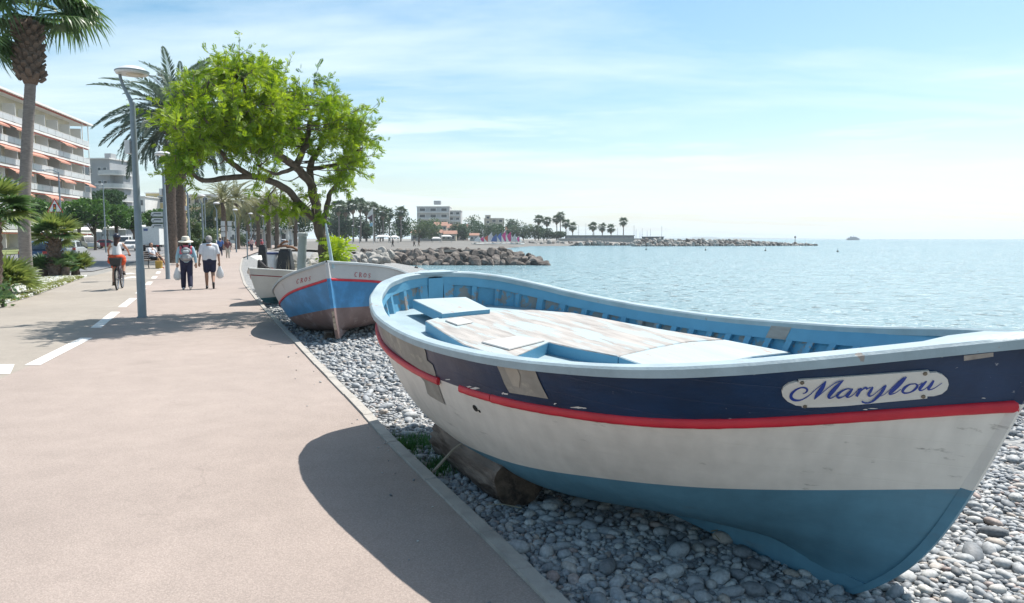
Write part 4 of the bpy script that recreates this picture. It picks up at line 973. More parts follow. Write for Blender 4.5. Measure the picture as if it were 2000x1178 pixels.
def pinnate_cloud(C, D, size, rg, m, name, tone=None):
    """compound leaves: C bases, D directions"""
    n = len(C); X, Y, Z = rot_frames(D, rg); f = Z[:, 2] < 0; Z[f] *= -1; Y = np.cross(Z, X); s = (size * (.75 + .5 * rg.random(n)))[:, None]
    vs = []
    for a, sd in PIN:
        base = C + X * s * a - np.array([0, 0, 1.]) * s * (.22 * a * a)
        l = .36 if sd else .34
        ax = (X * .45 + Y * sd * .9) if sd else X
        ax = ax / np.linalg.norm(ax, axis=1, keepdims=True); ax = ax - np.array([0, 0, .28]); w = np.cross(Z, ax)
        tip = base + ax * s * l; mid = base + ax * s * l * .5
        vs.append(np.stack([base, mid + w * s * .075, tip, mid - w * s * .075], 1))
    V = np.stack(vs, 1).reshape(-1, 3); Q = np.arange(len(V)).reshape(-1, 4); t = rg.random(n) if tone is None else tone
    return np_mesh(name, V, Q, m, np.repeat(t, 4 * len(PIN)))
M_BARK = mat('dark_bark', (.105, .085, .07), .9, .35, 9, bump=.9, bscale=25, stretch=(1, 1, .4))
M_TREELEAF = leaf_mat('acid_green_leaf', (.06, .14, .018), (.28, .39, .045), .45)
def smooth_path(P, n=6):
    P = [Vector(p) for p in P]; out = []
    for i in range(len(P) - 1):
        p0, p1, p2, p3 = P[max(i - 1, 0)], P[i], P[i + 1], P[min(i + 2, len(P) - 1)]
        for k in range(n):
            t = k / n; out.append(.5 * ((2 * p1) + (p2 - p0) * t + (2 * p0 - 5 * p1 + 4 * p2 - p3) * t * t + (3 * p1 - p0 - 3 * p2 + p3) * t ** 3))
    out.append(P[-1]); return out
def big_tree():
    rg = np.random.default_rng(21); base = at(634, 540, 17.4); base.z = -.12
    root = thing('leafy_tree', 'spreading bright green tree with crooked dark limbs behind the boat lettered CROS', 'tree', base)
    W_ = lambda l: [at(*p) for p in l]
    trunk = [base + Vector((0, 0, -.1))] + W_([(634, 505, 17.35), (625, 450, 17.2), (616, 400, 17.0), (606, 357, 16.7), (577, 327, 16.2), (546, 302, 15.8), (526, 276, 15.4), (508, 240, 15.1), (486, 190, 15.0), (470, 140, 15)])
    limbs = [(trunk, .108, .026), (W_([(618, 432, 17.1), (590, 402, 16.8), (562, 372, 16.3), (523, 352, 15.7), (490, 345, 15.3), (440, 348, 14.9), (403, 353, 14.5), (384, 346, 14.3), (374, 328, 14.1)]), .066, .024),
             (W_([(628, 470, 17.2), (634, 420, 17.3), (648, 375, 17.4), (668, 335, 17.6), (690, 300, 17.8)]), .06, .02), (W_([(612, 382, 16.9), (606, 330, 17.0), (625, 285, 17.2), (650, 245, 17.4), (672, 215, 17.5)]), .07, .02),
             (W_([(577, 327, 16.2), (596, 285, 16.4), (606, 240, 16.6), (600, 195, 16.7)]), .06, .02), (W_([(546, 302, 15.8), (548, 255, 15.7), (540, 205, 15.5), (530, 150, 15.4)]), .06, .02),
             (W_([(526, 276, 15.4), (480, 250, 15.0), (430, 228, 14.6), (385, 220, 14.3), (345, 235, 14.1)]), .06, .02), (W_([(490, 345, 15.3), (455, 320, 15.0), (420, 290, 14.8), (380, 280, 14.5)]), .045, .018),
             (W_([(508, 240, 15.1), (455, 200, 14.8), (410, 160, 14.6)]), .045, .016), (W_([(577, 327, 16.2), (540, 340, 15.6), (505, 325, 15.0)]), .035, .015), (W_([(606, 330, 17.0), (660, 320, 17.0), (705, 290, 17.0)]), .04, .015)]
    mb = MB(); LP = []
    for P, r0, r1 in limbs:
        sp = smooth_path(P, 6); n = len(sp); sp = [p + Vector((fbm(i * .4, r0 * 99), fbm(i * .4, r0 * 77, 5), 0)) * .05 * (i > 3) for i, p in enumerate(sp)]
        rad = [r0 * (1 - i / (n - 1)) ** .8 * .999 + r1 for i in range(n)]; rad = [a * (1 + .10 * fbm(i * .7, r0 * 31)) for i, a in enumerate(rad)]
        if P is trunk: rad[0] *= 1.5; rad[1] *= 1.25; rad[2] *= 1.1
        mb.tube([p - base for p in sp], rad, 10)
        LP += [p for i, p in enumerate(sp) if i > n * .3]
    poly = [(312, 335), (322, 290), (318, 225), (340, 165), (372, 122), (420, 100), (470, 97), (520, 100), (555, 130), (575, 155), (615, 152), (655, 185), (695, 205), (716, 235), (738, 262), (735, 292), (716, 310), (705, 335), (690, 360), (664, 385), (640, 392), (640, 350), (600, 300), (560, 292), (520, 298), (480, 302), (430, 308), (385, 316), (345, 330)]
    C, lpn = [], np.array(LP)
    while len(C) < 240:
        x, y = rg.uniform(305, 745), rg.uniform(92, 395)
        if not inpoly(x, y, poly): continue
        if fbm(x * .022, y * .026, 3.3) < -.05: continue
        d = 15.6 + (x - 520) * .006 + rg.uniform(-1.5, 1.5); C.append(at(525 + (x - 525) * .92, 250 - (250 - y) * .74 if y < 250 else 250 + (y - 250) * .95, d))
    for x, y in ((655, 360), (675, 372), (560, 395), (530, 398), (545, 410), (575, 415), (668, 345), (700, 325), (432, 135), (440, 130), (505, 132), (398, 146), (612, 165), (652, 195), (590, 405), (600, 385), (618, 425), (360, 340), (330, 345), (480, 136), (346, 335), (535, 345), (505, 340)):
        C.append(at(x, y, 16.6 if x > 520 else 15))
    twig = MB(); LC, LD, TN = [], [], []
    for c in C:
        dd = np.linalg.norm(lpn - np.array(c), axis=1); j = int(dd.argmin()); a = Vector(lpn[j]); mid = a.lerp(c, .5) + Vector(rg.normal(0, .08, 3)) + Vector((0, 0, -.06))
        twig.tube([p - base for p in smooth_path([a, mid, c], 3)], [.017, .014, .011, .009, .008, .006, .004], 5, caps=False)
        tn = rg.random() * .55
        for _ in range(4):
            e = c + Vector(rg.normal(0, .22, 3)) + Vector((0, 0, .1)); twig.tube([c - base, (c + e) * .5 + Vector((0, 0, .02)) - base, e - base], [.006, .005, .003], 4, caps=False)
            for k in range(16):
                u = rg.uniform(.1, 1.15); p = c.lerp(e, u); dr = (e - c).normalized() * .5 + Vector(rg.normal(0, .75, 3)); dr.z += .2; LC.append(p); LD.append(dr); TN.append(min(1, tn + .45 * rg.random()))
    mb.build('trunk', M_BARK, root, smooth=True); twig.build('twigs', M_BARK, root, fix=False)
    LC = np.array([list(p - base) for p in LC]); LD = np.array([list(p) for p in LD])
    obj('crown', pinnate_cloud(LC, LD, .112, rg, M_TREELEAF, 'crown', np.array(TN)), root)
    # suckers at the foot of the trunk
    sc_ = np.array([list(at(655 + rg.normal(0, 9), 490 + rg.normal(0, 13), 17.2 + rg.normal(0, .25)) - base) for _ in range(110)])
    obj('suckers', pinnate_cloud(sc_, rg.normal(0, 1, (110, 3)) + np.array([0, 0, .6]), .24, rg, M_TREELEAF, 'suckers', .5 + .5 * rg.random(110)), root)
    MB().tube([at(640, 545, 17.4) - base, at(652, 500, 17.3) - base, at(662, 470, 17.3) - base], [.03, .02, .01], 6).build('sucker_stem', M_BARK, root)
big_tree()

# ---- palms
M_FAN = leaf_mat('fan_palm_green', (.035, .085, .035), (.10, .17, .05), .30, .42, .5)
M_FANY = leaf_mat('fan_palm_yellowish', (.07, .12, .03), (.20, .24, .07), .35, .45, .45)
M_DATE = leaf_mat('date_palm_grey_green', (.045, .075, .06), (.11, .15, .11), .28, .45, .5)
M_DATEY = leaf_mat('date_palm_olive', (.08, .10, .045), (.19, .19, .09), .30, .45, .4)
M_PTRUNK = mat('palm_trunk', (.20, .175, .16), .95, .25, 6, bump=.8, bscale=14, stretch=(1, 1, 4))
M_PDARK = mat('palm_boots', (.13, .095, .075), .95, .4, 10, bump=.9, bscale=20)
def fan_frond(name, m, pet, rad, nb, spread, droop, seed, fold=.25):
    """fan leaf growing along +X from the origin, face up +Z"""
    rg = np.random.default_rng(seed); V, Q, T = [], [], []
    def strip(pts, wid, side, tone):
        o = len(V)
        for p, w in zip(pts, wid): V.append(p - side * w); V.append(p + side * w); T.extend([tone] * 2)
        for i in range(len(pts) - 1): Q.append((o + 2 * i, o + 2 * i + 1, o + 2 * i + 3, o + 2 * i + 2))
    pc = [np.array([pet * s, 0, .10 * math.sin(s * 2.2) * pet]) for s in (0, .35, .7, 1)]
    strip(pc, [.022, .018, .014, .012], np.array([0, 1., 0]), .7); strip(pc, [.012] * 4, np.array([0, 0, 1.]), .7)
    h = pc[-1]
    for k in range(nb):
        a = (k / (nb - 1) - .5) * spread; L_ = rad * (1 - .25 * abs(a / (spread / 2)) ** 2) * rg.uniform(.93, 1.05)
        dx, dy = math.cos(a), math.sin(a); ts = [0, .35, .62, .84, 1.0]
        dr = droop * rg.uniform(.7, 1.4)
        pts = [h + np.array([dx * L_ * t, dy * L_ * t, -dr * L_ * max(0, t - .45) ** 2 * 1.9 + fold * L_ * t * (.3 - abs(math.sin(a)) * .12)]) for t in ts]
        if droop > .5: pts = [p if i < 3 else p - np.array([dx, dy, 0]) * L_ * .06 * (i - 2) * dr for i, p in enumerate(pts)]
        w = rad * spread / nb * .5
        sd = np.array([-dy, dx, .35 * (1 if k % 2 else -1)])
        strip(pts, [w * .22, w * .62, w * .55, w * .30, .002], sd, .25 + .5 * rg.random())
    return np_mesh(name, np.array(V), np.array(Q), m, np.array(T))
def date_frond(name, m, L_, arch, nl, ll, seed, lw=.016):
    """feather leaf along +X arching down, leaflets on both sides"""
    rg = np.random.default_rng(seed); V, Q, T = [], [], []
    def P(t): return np.array([L_ * (t - .12 * arch * t ** 3), 0, L_ * (.22 * t * (1 - t) - .42 * arch * t ** 2.4)])
    for i in range(10):
        a, b = P(i / 10), P((i + 1) / 10); w0, w1 = .03 * (1 - i / 10) + .005, .03 * (1 - (i + 1) / 10) + .005; o = len(V)
        V += [a + np.array([0, -w0, 0]), a + np.array([0, w0, 0]), b + np.array([0, w1, 0]), b + np.array([0, -w1, 0])]; T += [.9] * 4; Q.append((o, o + 1, o + 2, o + 3))
    for k in range(nl):
        t = .13 + .87 * k / (nl - 1); p = P(t); tg = P(min(1, t + .02)) - P(t - .02); tg /= np.linalg.norm(tg)
        l = ll * (math.sin(math.pi * min(1, t * .93 + .08)) ** .6) * rg.uniform(.85, 1.1)
        for sd in (-1, 1):
            d = tg * (.75 + .5 * t) + np.array([0, sd * (.95 - .25 * t), .38]) + rg.normal(0, .09, 3); d /= np.linalg.norm(d); n = np.cross(d, tg); n /= np.linalg.norm(n) + 1e-9; wv = np.cross(n, d) * lw * 1.3
            o = len(V); mid = p + d * l * .5; tip = p + d * l + np.array([0, 0, -.18 * l])
            V += [p, mid + wv, tip, mid - wv]; T += [.2 + .6 * rg.random()] * 4; Q.append((o, o + 1, o + 2, o + 3))
    return np_mesh(name, np.array(V), np.array(Q), m, np.array(T))
def place_fronds(root, meshes, centre, n, el0, el1, seed, sc=(.85, 1.1), name='frond', azr=None, base_r=.12):
    rg = np.random.default_rng(seed)
    for k in range(n):
        az = k * 2.39996 + rg.normal(0, .2)
        if azr: az = azr[0] + (azr[1] - azr[0]) * rg.random()
        el = lerp(el0, el1, ((k + .5) / n) ** .85) + rg.normal(0, .08)
        o = obj(name, meshes[k % len(meshes)], root); o.rotation_euler = Euler((rg.normal(0, .25), -el, az)); s = rg.uniform(*sc); o.scale = (s, s, s)
        o.location = centre + Vector((math.cos(az) * base_r, math.sin(az) * base_r, rg.uniform(-.1, .12)))
def ring_trunk(path, r0, r1, m, root, name='trunk', n=14, ring=.12, amp=.02, seg=60):
    sp = smooth_path(path, max(2, seg // (len(path) - 1))); N_ = len(sp); mb = MB(); L_ = sum((sp[i + 1] - sp[i]).length for i in range(N_ - 1))
    rad = [lerp(r0, r1, i / (N_ - 1)) * (1 + (amp if i % 2 else -amp)) * (1 + .35 * max(0, 1 - i / (N_ * .06)) ) for i in range(N_)]
    mb.tube(sp, rad, n); return mb.build(name, m, root, smooth=True)
def boots(root, centre, z0, z1, r, n, seed, m=M_PDARK, size=.16):
    """stubs of old leaf bases, each a short wedge"""
    rg = np.random.default_rng(seed); v = MB(); v.prism([(0, -.5, 0), (0, .5, 0), (1, .28, .75), (1, -.28, .75)], (-.15, 0, .35)); me = v.mesh('leaf_base', m)
    for k in range(n):
        az = k * 2.39996; t = k / n; o = obj('leaf_base', me, root); o.location = centre + Vector((math.cos(az) * r * .8, math.sin(az) * r * .8, lerp(z0, z1, t))); o.rotation_euler = (0, rg.normal(-.15, .15), az); o.scale = (size * rg.uniform(.8, 1.2),) * 3
# tall fan palm at the left edge
WF = [fan_frond('washingtonia_leaf', M_FAN, 1.0, 1.15, 30, R(230), d, s) for d, s in ((.9, 1), (1.3, 2), (.6, 3))]
pb = gp(54, 553); tp = thing('fan_palm', 'tall fan palm with a thick collar of old leaf stubs, at the left edge', 'palm tree', pb)
cz = at(65, 40, 26.1) - pb
ring_trunk([Vector((0, 0, -.1)), at(47, 430, 26.1) - pb, at(52, 300, 26.1) - pb, at(59, 170, 26.1) - pb, cz], .205, .16, M_PTRUNK, tp, seg=90, amp=.012)
MB().lathe([(.20, 0), (.33, .35), (.40, .9), (.40, 1.4), (.33, 1.9), (.22, 2.15)], at(60, 165, 26.1) - pb, 14).build('leaf_base_collar', M_PDARK, tp, smooth=True)
boots(tp, at(60, 165, 26.1) - pb, .05, 2.0, .42, 110, 3, size=.2)
place_fronds(tp, WF, cz + Vector((0, 0, .25)), 30, R(72), R(-20), 5, (.95, 1.2))
place_fronds(tp, WF[1:2], cz + Vector((0, 0, -.3)), 2, R(-38), R(-50), 15, (.8, .9), azr=(R(170), R(215)))
# pair of date palms further along
DF = [date_frond('date_leaf', M_DATE, 5.1, a, 58, .70, s, .034) for a, s in ((.8, 1), (1.1, 2), (.55, 3))]
for px_, py_, d_, hpx, lab, sd in ((337, 512, 49.0, 240, 'tall grey-green date palm, nearer of the pair behind the bench', 7), (357, 508, 54.0, 245, 'date palm half hidden by the bright green tree, farther of the pair', 8)):
    b = gp(px_, py_); b = at(px_, py_, d_); b.z = -.03; t_ = thing('date_palm', lab, 'palm tree', b, group='date palms on the promenade'); top = at(px_ + 4, hpx, d_) - b
    ring_trunk([Vector((0, 0, -.1)), Vector((.0, 0, top.z * .5)), top], .40, .33, M_PDARK, t_, seg=70, amp=.05)
    boots(t_, Vector((0, 0, 0)) + top, -1.6, .1, .42, 60, sd, size=.28)
    place_fronds(t_, DF, top + Vector((0, 0, .1)), 58, R(82), R(-32), sd, (.85, 1.12))
# dwarf fan palms and bushes in the bed on the left
CF = [fan_frond('dwarf_fan_leaf', M_FANY, .42, .55, 18, R(200), .12, s, .1) for s in (11, 12, 13)]
CF2 = [fan_frond('dwarf_fan_leaf', M_FAN, .42, .55, 18, R(200), .18, s, .1) for s in (14, 15)]
b = gp(108, 541); t_ = thing('dwarf_palm', 'short dark-trunked fan palm below the traffic light warning sign', 'palm tree', b)
for dx, h_, r_ in ((0, 1.75, .25), (.4, .4, .17), (-.4, .35, .15)):
    ring_trunk([Vector((dx, 0, -.1)), Vector((dx * 1.1, 0, h_ * .5)), Vector((dx * 1.15, .05, h_))], r_, r_ * .85, M_PDARK, t_, seg=26, amp=.08)
boots(t_, Vector((0, 0, 0)), .1, 1.7, .26, 70, 5, size=.13)
place_fronds(t_, CF + CF2[:1], Vector((.02, .05, 1.75)), 44, R(75), R(-25), 21, (.95, 1.2))
place_fronds(t_, CF2, Vector((.44, .03, .42)), 14, R(75), R(0), 61, (.55, .75)); place_fronds(t_, CF2, Vector((-.44, .03, .38)), 14, R(75), R(0), 62, (.55, .75))
b = gp(-18, 590); t_ = thing('dwarf_palm', 'fan palm with stiff pale fronds reaching in from the left edge', 'palm tree', b)
ring_trunk([Vector((0, 0, -.1)), Vector((.1, 0, 1)), Vector((.15, .0, 2.2))], .24, .2, M_PDARK, t_, seg=26, amp=.08)
place_fronds(t_, CF2 + CF[:1], Vector((.15, 0, 2.35)), 40, R(70), R(-45), 23, (.85, 1.15))
for px_, py_, lab, sd, ms, sc, n in ((10, 578, 'low yellowish fan palm bush in the white stone bed, left edge', 31, CF, (.8, 1.1), 40), (148, 537, 'low bright green palm bush right of the short dark-trunked palm', 33, CF, (.75, 1.0), 40), (84, 540, 'low dark green palm bush left of the short dark-trunked palm', 35, CF2, (.6, .8), 26)):
    b = gp(px_, py_); t_ = thing('palm_bush', lab, 'bush', b, group='low palm bushes in the stone bed'); MB().tube([(0, 0, -.1), (0, 0, .12), (0, 0, .3)], [.2, .18, .12], 8).build('stem', M_PDARK, t_)
    place_fronds(t_, ms, Vector((0, 0, .25)), n, R(80), R(8), sd, sc)
b = gp(6, 600); t_ = thing('small_shrub', 'small dark leafy plant among white stones at the left edge', 'bush', b)
rg = np.random.default_rng(4); C = rg.normal(0, .16, (160, 3)) + np.array([-.05, 0, .28]); obj('foliage', leaf_cloud(C, .13, rg, M_FAN, 'foliage'), t_); MB().tube([(0, 0, 0), (0, 0, .3)], .02, 5).build('stem', M_BARK, t_)
# white stone bed with grass
M_BED = mat('white_stone_bed', (.42, .42, .39), .9, .3, 14, bump=.8, bscale=30)
rows = []
for y in np.arange(6, 31.5, 1.0):
    rows.append([(left_x(y) - w - (.15 * math.sin(y * 1.3) if w else .03) + .02, y, .012 + (.04 if .1 < w < 5 else 0)) for w in (0, .35, 1.5, 3, 4.6 * (1 - .75 * sstep(27, 31, y)))])
bed = tag(MB().grid(rows).build('planting_bed', M_BED, smooth=True), kind='structure')
rg = np.random.default_rng(8); V = []; st = []
for _ in range(4200):
    y = rg.uniform(13, 31); w = rg.random() ** 1.4 * 4.2 * (1 - .75 * sstep(27, 31, y)) + .08; st.append((left_x(y) - w, y, rg.uniform(.025, .06), .5))
_bz = beach_z; beach_z = lambda x, y: .035
mw = merge(st, [dome(2, 6, s) for s in range(8)], 'white_stones'); beach_z = _bz
mw.materials.clear(); mw.materials.append(mat('white_stone', (.62, .62, .58), .8, .25, 9)); tag(obj('white_stones', mw, bed), kind='stuff')
def grass_tufts(pts, h, rg, m, name, n=14, w=.008):
    V, Q, T = [], [], []
    for p in pts:
        for _ in range(n):
            a = rg.random() * 6.28; l = h * rg.uniform(.5, 1.2); d = np.array([math.cos(a), math.sin(a), 0]) * l * rg.uniform(.15, .7); s = np.array([-math.sin(a), math.cos(a), 0]) * w; b = np.array(p) + rg.normal(0, .03, 3) * np.array([1, 1, 0]); o = len(V)
            V += [b - s, b + s, b + d + np.array([0, 0, l])]; Q.append((o, o + 1, o + 2)); T += [rg.random()] * 3
    return np_mesh(name, np.array(V), np.array(Q), m, np.array(T))
M_GRASS = leaf_mat('dry_grass', (.12, .16, .035), (.30, .30, .10), .3); M_WEED = leaf_mat('weed_green', (.03, .10, .03), (.07, .17, .05), .3)
gpt = []
for _ in range(700):
    y = rg.uniform(17, 30.5); gpt.append((left_x(y) - rg.uniform(.02, .45 if rg.random() < .6 else 1.6), y, .02))
tag(obj('grass', grass_tufts(gpt, .10, rg, M_GRASS, 'grass'), bed), kind='stuff')
for c, n_, lab in (((795, 872), 60, 'patch of green weeds by the kerb above the log'), ((852, 918), 45, 'patch of green weeds beside the driftwood log')):
    p = gp(*c, -.07); t_ = tag(obj('weeds', grass_tufts([(rg.normal(0, .09), rg.normal(0, .13), 0) for _ in range(n_)], .07, rg, M_WEED, 'weeds', 12, .004), None, p), lab, 'weeds')
# ================================================================== LAMPS, POSTS, SIGNS
M_POLE = mat('lamp_pole_grey', (.22, .26, .29), .5, .08, 6, metal=.3)
M_HEAD = mat('lamp_head_white', (.60, .61, .62), .4, .05, 6)
M_LENS = mat('lamp_lens', (.55, .50, .42), .25, .1, 10)
M_CHAR = mat('charcoal', (.03, .032, .035), .6, .2, 10)
def make_lamp(loc, label, box=True):
    r = thing('lamp_post', label, 'lamp post', loc, group='promenade lamp posts with disc heads')
    MB().tube([(0, 0, -.1), (0, 0, 1.0), (0, 0, 1.02), (-.02, 0, 4.22), (-.02, 0, 4.3)], [.084, .08, .074, .052, .05], 12).build('pole', M_POLE, r, smooth=40.0)
    MB().tube([(0, 0, -.02), (0, 0, .018)], .105, 12).build('base_plate', M_POLE, r, smooth=40.0)
    MB().box((0, -.078, .75), (.075, .012, .36)).build('access_door', M_POLE, r)
    MB().tube(smooth_path([(-.02, 0, 4.26), (-.08, 0, 4.40), (-.17, 0, 4.58), (-.23, 0, 4.76), (-.24, 0, 4.86)], 4), [.05, .048, .045, .042, .04, .038, .036, .034, .033, .032, .031, .03, .03, .03, .03, .03, .03], 10).build('neck', M_POLE, r, smooth=40.0)
    h = MB().lathe([(.02, .0), (.29, .0), (.305, .02), (.31, .045), (.295, .065), (.265, .085), (.22, .12), (.14, .15), (.05, .163), (.001, .165)], (0, 0, 4.84), 28).build('head', M_HEAD, r, smooth=35.0)
    MB().lathe([(.01, -.03), (.12, -.03), (.16, -.012), (.165, 0), (.01, 0)], (.06, 0, 4.838), 20).build('lens', M_LENS, h, smooth=35.0)
    MB().lathe([(.308, -.006), (.316, 0), (.316, .014), (.308, .02)], (0, 0, 4.885), 28).build('rim', M_POLE, h, smooth=35.0)
    if box: MB().box((-.13, .0, 3.42), (.10, .14, .26)).build('control_box', M_HEAD, r)
    return r
L0 = make_lamp(gp(278, 620), 'nearest grey lamp post, standing at the cycle lane line')
lamp_spots = [(325, 29.4, 'second lamp post, just right of the bench'), (370, 45, 'lamp post behind the woman in the straw hat'), (397, 58, 'lamp post between the hat woman and the grey-haired man'), (425, 70, 'lamp post above the grey-haired man'), (461, 86, 'lamp post beyond the couple, before the far palms'), (491, 99, 'lamp post beside the far standing pedestrian')]
lamp_spots += [(x_, d_, n_ + ' lamp post along the promenade, counted from the nearest') for x_, d_, n_ in ((516, 110, 'eighth'), (529, 122, 'ninth'), (549, 136, 'tenth'), (567, 150, 'eleventh'), (583, 164, 'twelfth'))] + [(689, 190, 'small lamp post on the far beach edge left of the flagpole'), (702, 205, 'smaller lamp post on the far beach edge just left of the flagpole')]
for px_, d_, lab in lamp_spots:
    c = copy_tree(L0); p = at(px_, 466, d_); c.location = (p.x, p.y, 0); c['label'] = lab
    c.rotation_euler = (0, 0, random.uniform(-.15, .15))
# mooring post, black tapered blocks and a white tub around the small boats
def pole_thing(name, lab, cat, p0, p1, r0, r1, m):
    t = thing(name, lab, cat, p0); MB().tube([Vector((0, 0, -.1)), (Vector(p1) - Vector(p0)) * .5, Vector(p1) - Vector(p0)], [r0, (r0 + r1) / 2, r1], 12).build('shaft', m, t, smooth=40.0); return t
b = at(584, 540, 17.4); b.z = -.1
t_ = pole_thing('mooring_post', 'pale grey wooden post with a capped top behind the boat lettered CROS', 'post', b, at(591, 462, 17.4), .105, .10, mat('grey_green_wood', (.36, .40, .40), .8, .12, 6))
MB().lathe([(.11, 0), (.125, .02), (.125, .07), (.10, .095), (.001, .10)], at(591, 462, 17.4) - b, 14).build('cap', mat('grey_cap', (.42, .45, .45), .7), t_, smooth=35.0)
def taper_block(px0, px1, py0, d, wtop, lab, h=None):
    c = at((px0 + px1) / 2, 500, d); c.z = -.1; top = at((px0 + px1) / 2, py0, d).z; wb = (px1 - px0) / FPX * d * 1.25
    t = thing('anchor_block', lab, 'block', c); mb = MB(); mb.add([Vector((a * wb / 2, b * wb * .42, 0)) for a, b in ((-1, -1), (1, -1), (1, 1), (-1, 1))] + [Vector((a * wtop / 2, b * wtop * .42, top + .1)) for a, b in ((-1, -1), (1, -1), (1, 1), (-1, 1))], [(3, 2, 1, 0), (4, 5, 6, 7), (0, 1, 5, 4), (1, 2, 6, 5), (2, 3, 7, 6), (3, 0, 4, 7)])
    o = mb.build('body', M_CHAR, t); md = o.modifiers.new('bevel', 'BEVEL'); md.width = .03; md.segments = 2
    mb = MB(); mb.box((0, 0, top + .12), (wtop * .8, wtop * .7, .05)); mb.build('top_cap', M_CHAR, t)
    return t, top, c
taper_block(503, 524, 481, 24.5, .22, 'black tapered block left of the white tub, behind the small white boat')
_, tz, tcn = taper_block(541, 574, 489, 23.5, .34, 'larger black tapered block with driftwood on top, behind the small white boat')
t_ = thing('driftwood', 'brown driftwood branches lying on the larger black tapered block', 'driftwood', (tcn.x, tcn.y, tz + .05))
M_DRIFT = mat('brown_driftwood', (.20, .10, .055), .9, .3, 8, bump=.6, bscale=25)
for k, (a, b_) in enumerate((((-.25, 0, .06), (.28, .05, .02)), ((-.2, .1, .1), (.1, -.05, .22)), ((.05, 0, .05), (.42, -.1, -.05)))):
    MB().tube(smooth_path([a, Vector(a).lerp(Vector(b_), .5) + Vector((0, 0, .05)), b_], 4), .035, 7).build('branch', M_DRIFT, t_, smooth=True)
b = at(534, 515, 23.6); b.z = -.1; t_ = thing('white_tub', 'white tapered tub with a navy rim and a red emblem between the black blocks', 'tub', b); tt = at(534, 494, 23.6).z + .1
MB().lathe([(.13, 0), (.15, .3), (.19, tt - .02), (.18, tt), (.001, tt)], (0, 0, 0), 16).build('body', mat('tub_white', (.60, .60, .60), .5), t_, smooth=40.0)
MB().lathe([(.19, 0), (.205, .01), (.205, .06), (.19, .07)], (0, 0, tt - .05), 16).build('rim', mat('tub_navy', (.04, .06, .16), .5), t_)
MB().add([(-.05, -.18, tt * .45), (.03, -.182, tt * .43), (.06, -.186, tt * .62), (-.03, -.185, tt * .64)], [(0, 1, 2, 3)]).build('red_emblem', mat('emblem_red', (.5, .05, .05), .5), t_)
p = gp(483.5, 505); pole_thing('bollard_pole', 'thin grey pole at the bend of the kerb', 'pole', p, p + Vector((0, 0, 2.2)), .05, .05, M_POLE)
# traffic-light warning sign
b = at(112, 500, 37); b.z = -.05; zc = at(112, 401, 37).z; s_ = thing('warning_sign', 'red-bordered triangular sign showing a traffic light, above the short palm', 'sign', b)
MB().tube([(0, .04, 0), (0, .04, zc + .3)], .03, 8).build('post', M_POLE, s_)
def tri(r, y, m, name, par): return MB().prism([(r * math.cos(a), y, zc - .08 + r * math.sin(a)) for a in (R(90), R(210), R(330))], (0, .006, 0)).build(name, m, par)
pl = tri(.48, 0, mat('sign_red', (.50, .045, .04), .45), 'red_border', s_); tri(.375, -.008, mat('sign_white', (.72, .72, .70), .45), 'white_field', pl)
MB().box((0, -.016, zc - .09), (.15, .006, .40)).build('symbol_body', M_CHAR, pl)
for dz, c, nm_ in ((.12, (.6, .03, .02), 'red_dot'), (0, (.75, .35, .02), 'amber_dot'), (-.12, (.02, .35, .12), 'green_dot')):
    MB().lathe([(.001, 0), (.048, 0), (.046, .004), (.001, .004)], (0, -.02, zc - .09 + dz), 12, Matrix.Rotation(R(90), 3, 'X')).build(nm_, mat(nm_, c, .4), pl)
# direction boards
b = at(322, 480, 56); b.z = -.03; s_ = thing('signpost', 'post with three white direction boards left of the date palms', 'signpost', b)
MB().tube([(0, 0, 0), (0, 0, 3.7)], .05, 8).build('post', M_POLE, s_); M_SW = mat('board_white', (.66, .67, .66), .5, .05, 4); M_TXT = mat('board_text', (.08, .09, .12), .6)
for k, z in enumerate((3.45, 3.0, 2.55)):
    bd = MB().prism([(-.05, -.06, z - .17), (-.85, -.06, z - .17), (-.95, -.06, z), (-.85, -.06, z + .17), (-.05, -.06, z + .17)], (0, .03, 0)).build('direction_board', M_SW, s_)
    MB().box((-.45, -.064, z + .03), (.55, .004, .07)).build('text_line', M_TXT, bd); MB().box((-.78, -.064, z - .06), (.10, .004, .07)).build('arrow_mark', M_TXT, bd)
for px_, lab in ((437, 'pair of grey traffic boards on posts behind the grey-haired man'), (450, 'grey traffic board right of its twin, before the far palms')):
    b = at(px_, 480, 88); b.z = -.03; s_ = thing('traffic_board', lab, 'sign', b); MB().tube([(0, 0, 0), (0, 0, 3.6)], .04, 8).build('post', M_POLE, s_)
    for z in (3.4, 2.75, 2.1): MB().box((0, -.05, z), (.48, .03, .55)).build('panel', mat('grey_panel', (.48, .50, .50), .5), s_)
b = at(544, 466, 150); b.z = 0; s_ = thing('advert_panel', 'white poster panel under the far palms', 'panel', b); MB().box((0, 0, 1.2), (1.05, .14, 1.75)).build('panel', mat('poster_white', (.72, .72, .70), .5), s_); MB().box((0, .02, .2), (.3, .12, .45)).build('foot', M_CHAR, s_); MB().box((0, -.01, 2.1), (1.12, .16, .08)).build('frame', M_CHAR, s_)

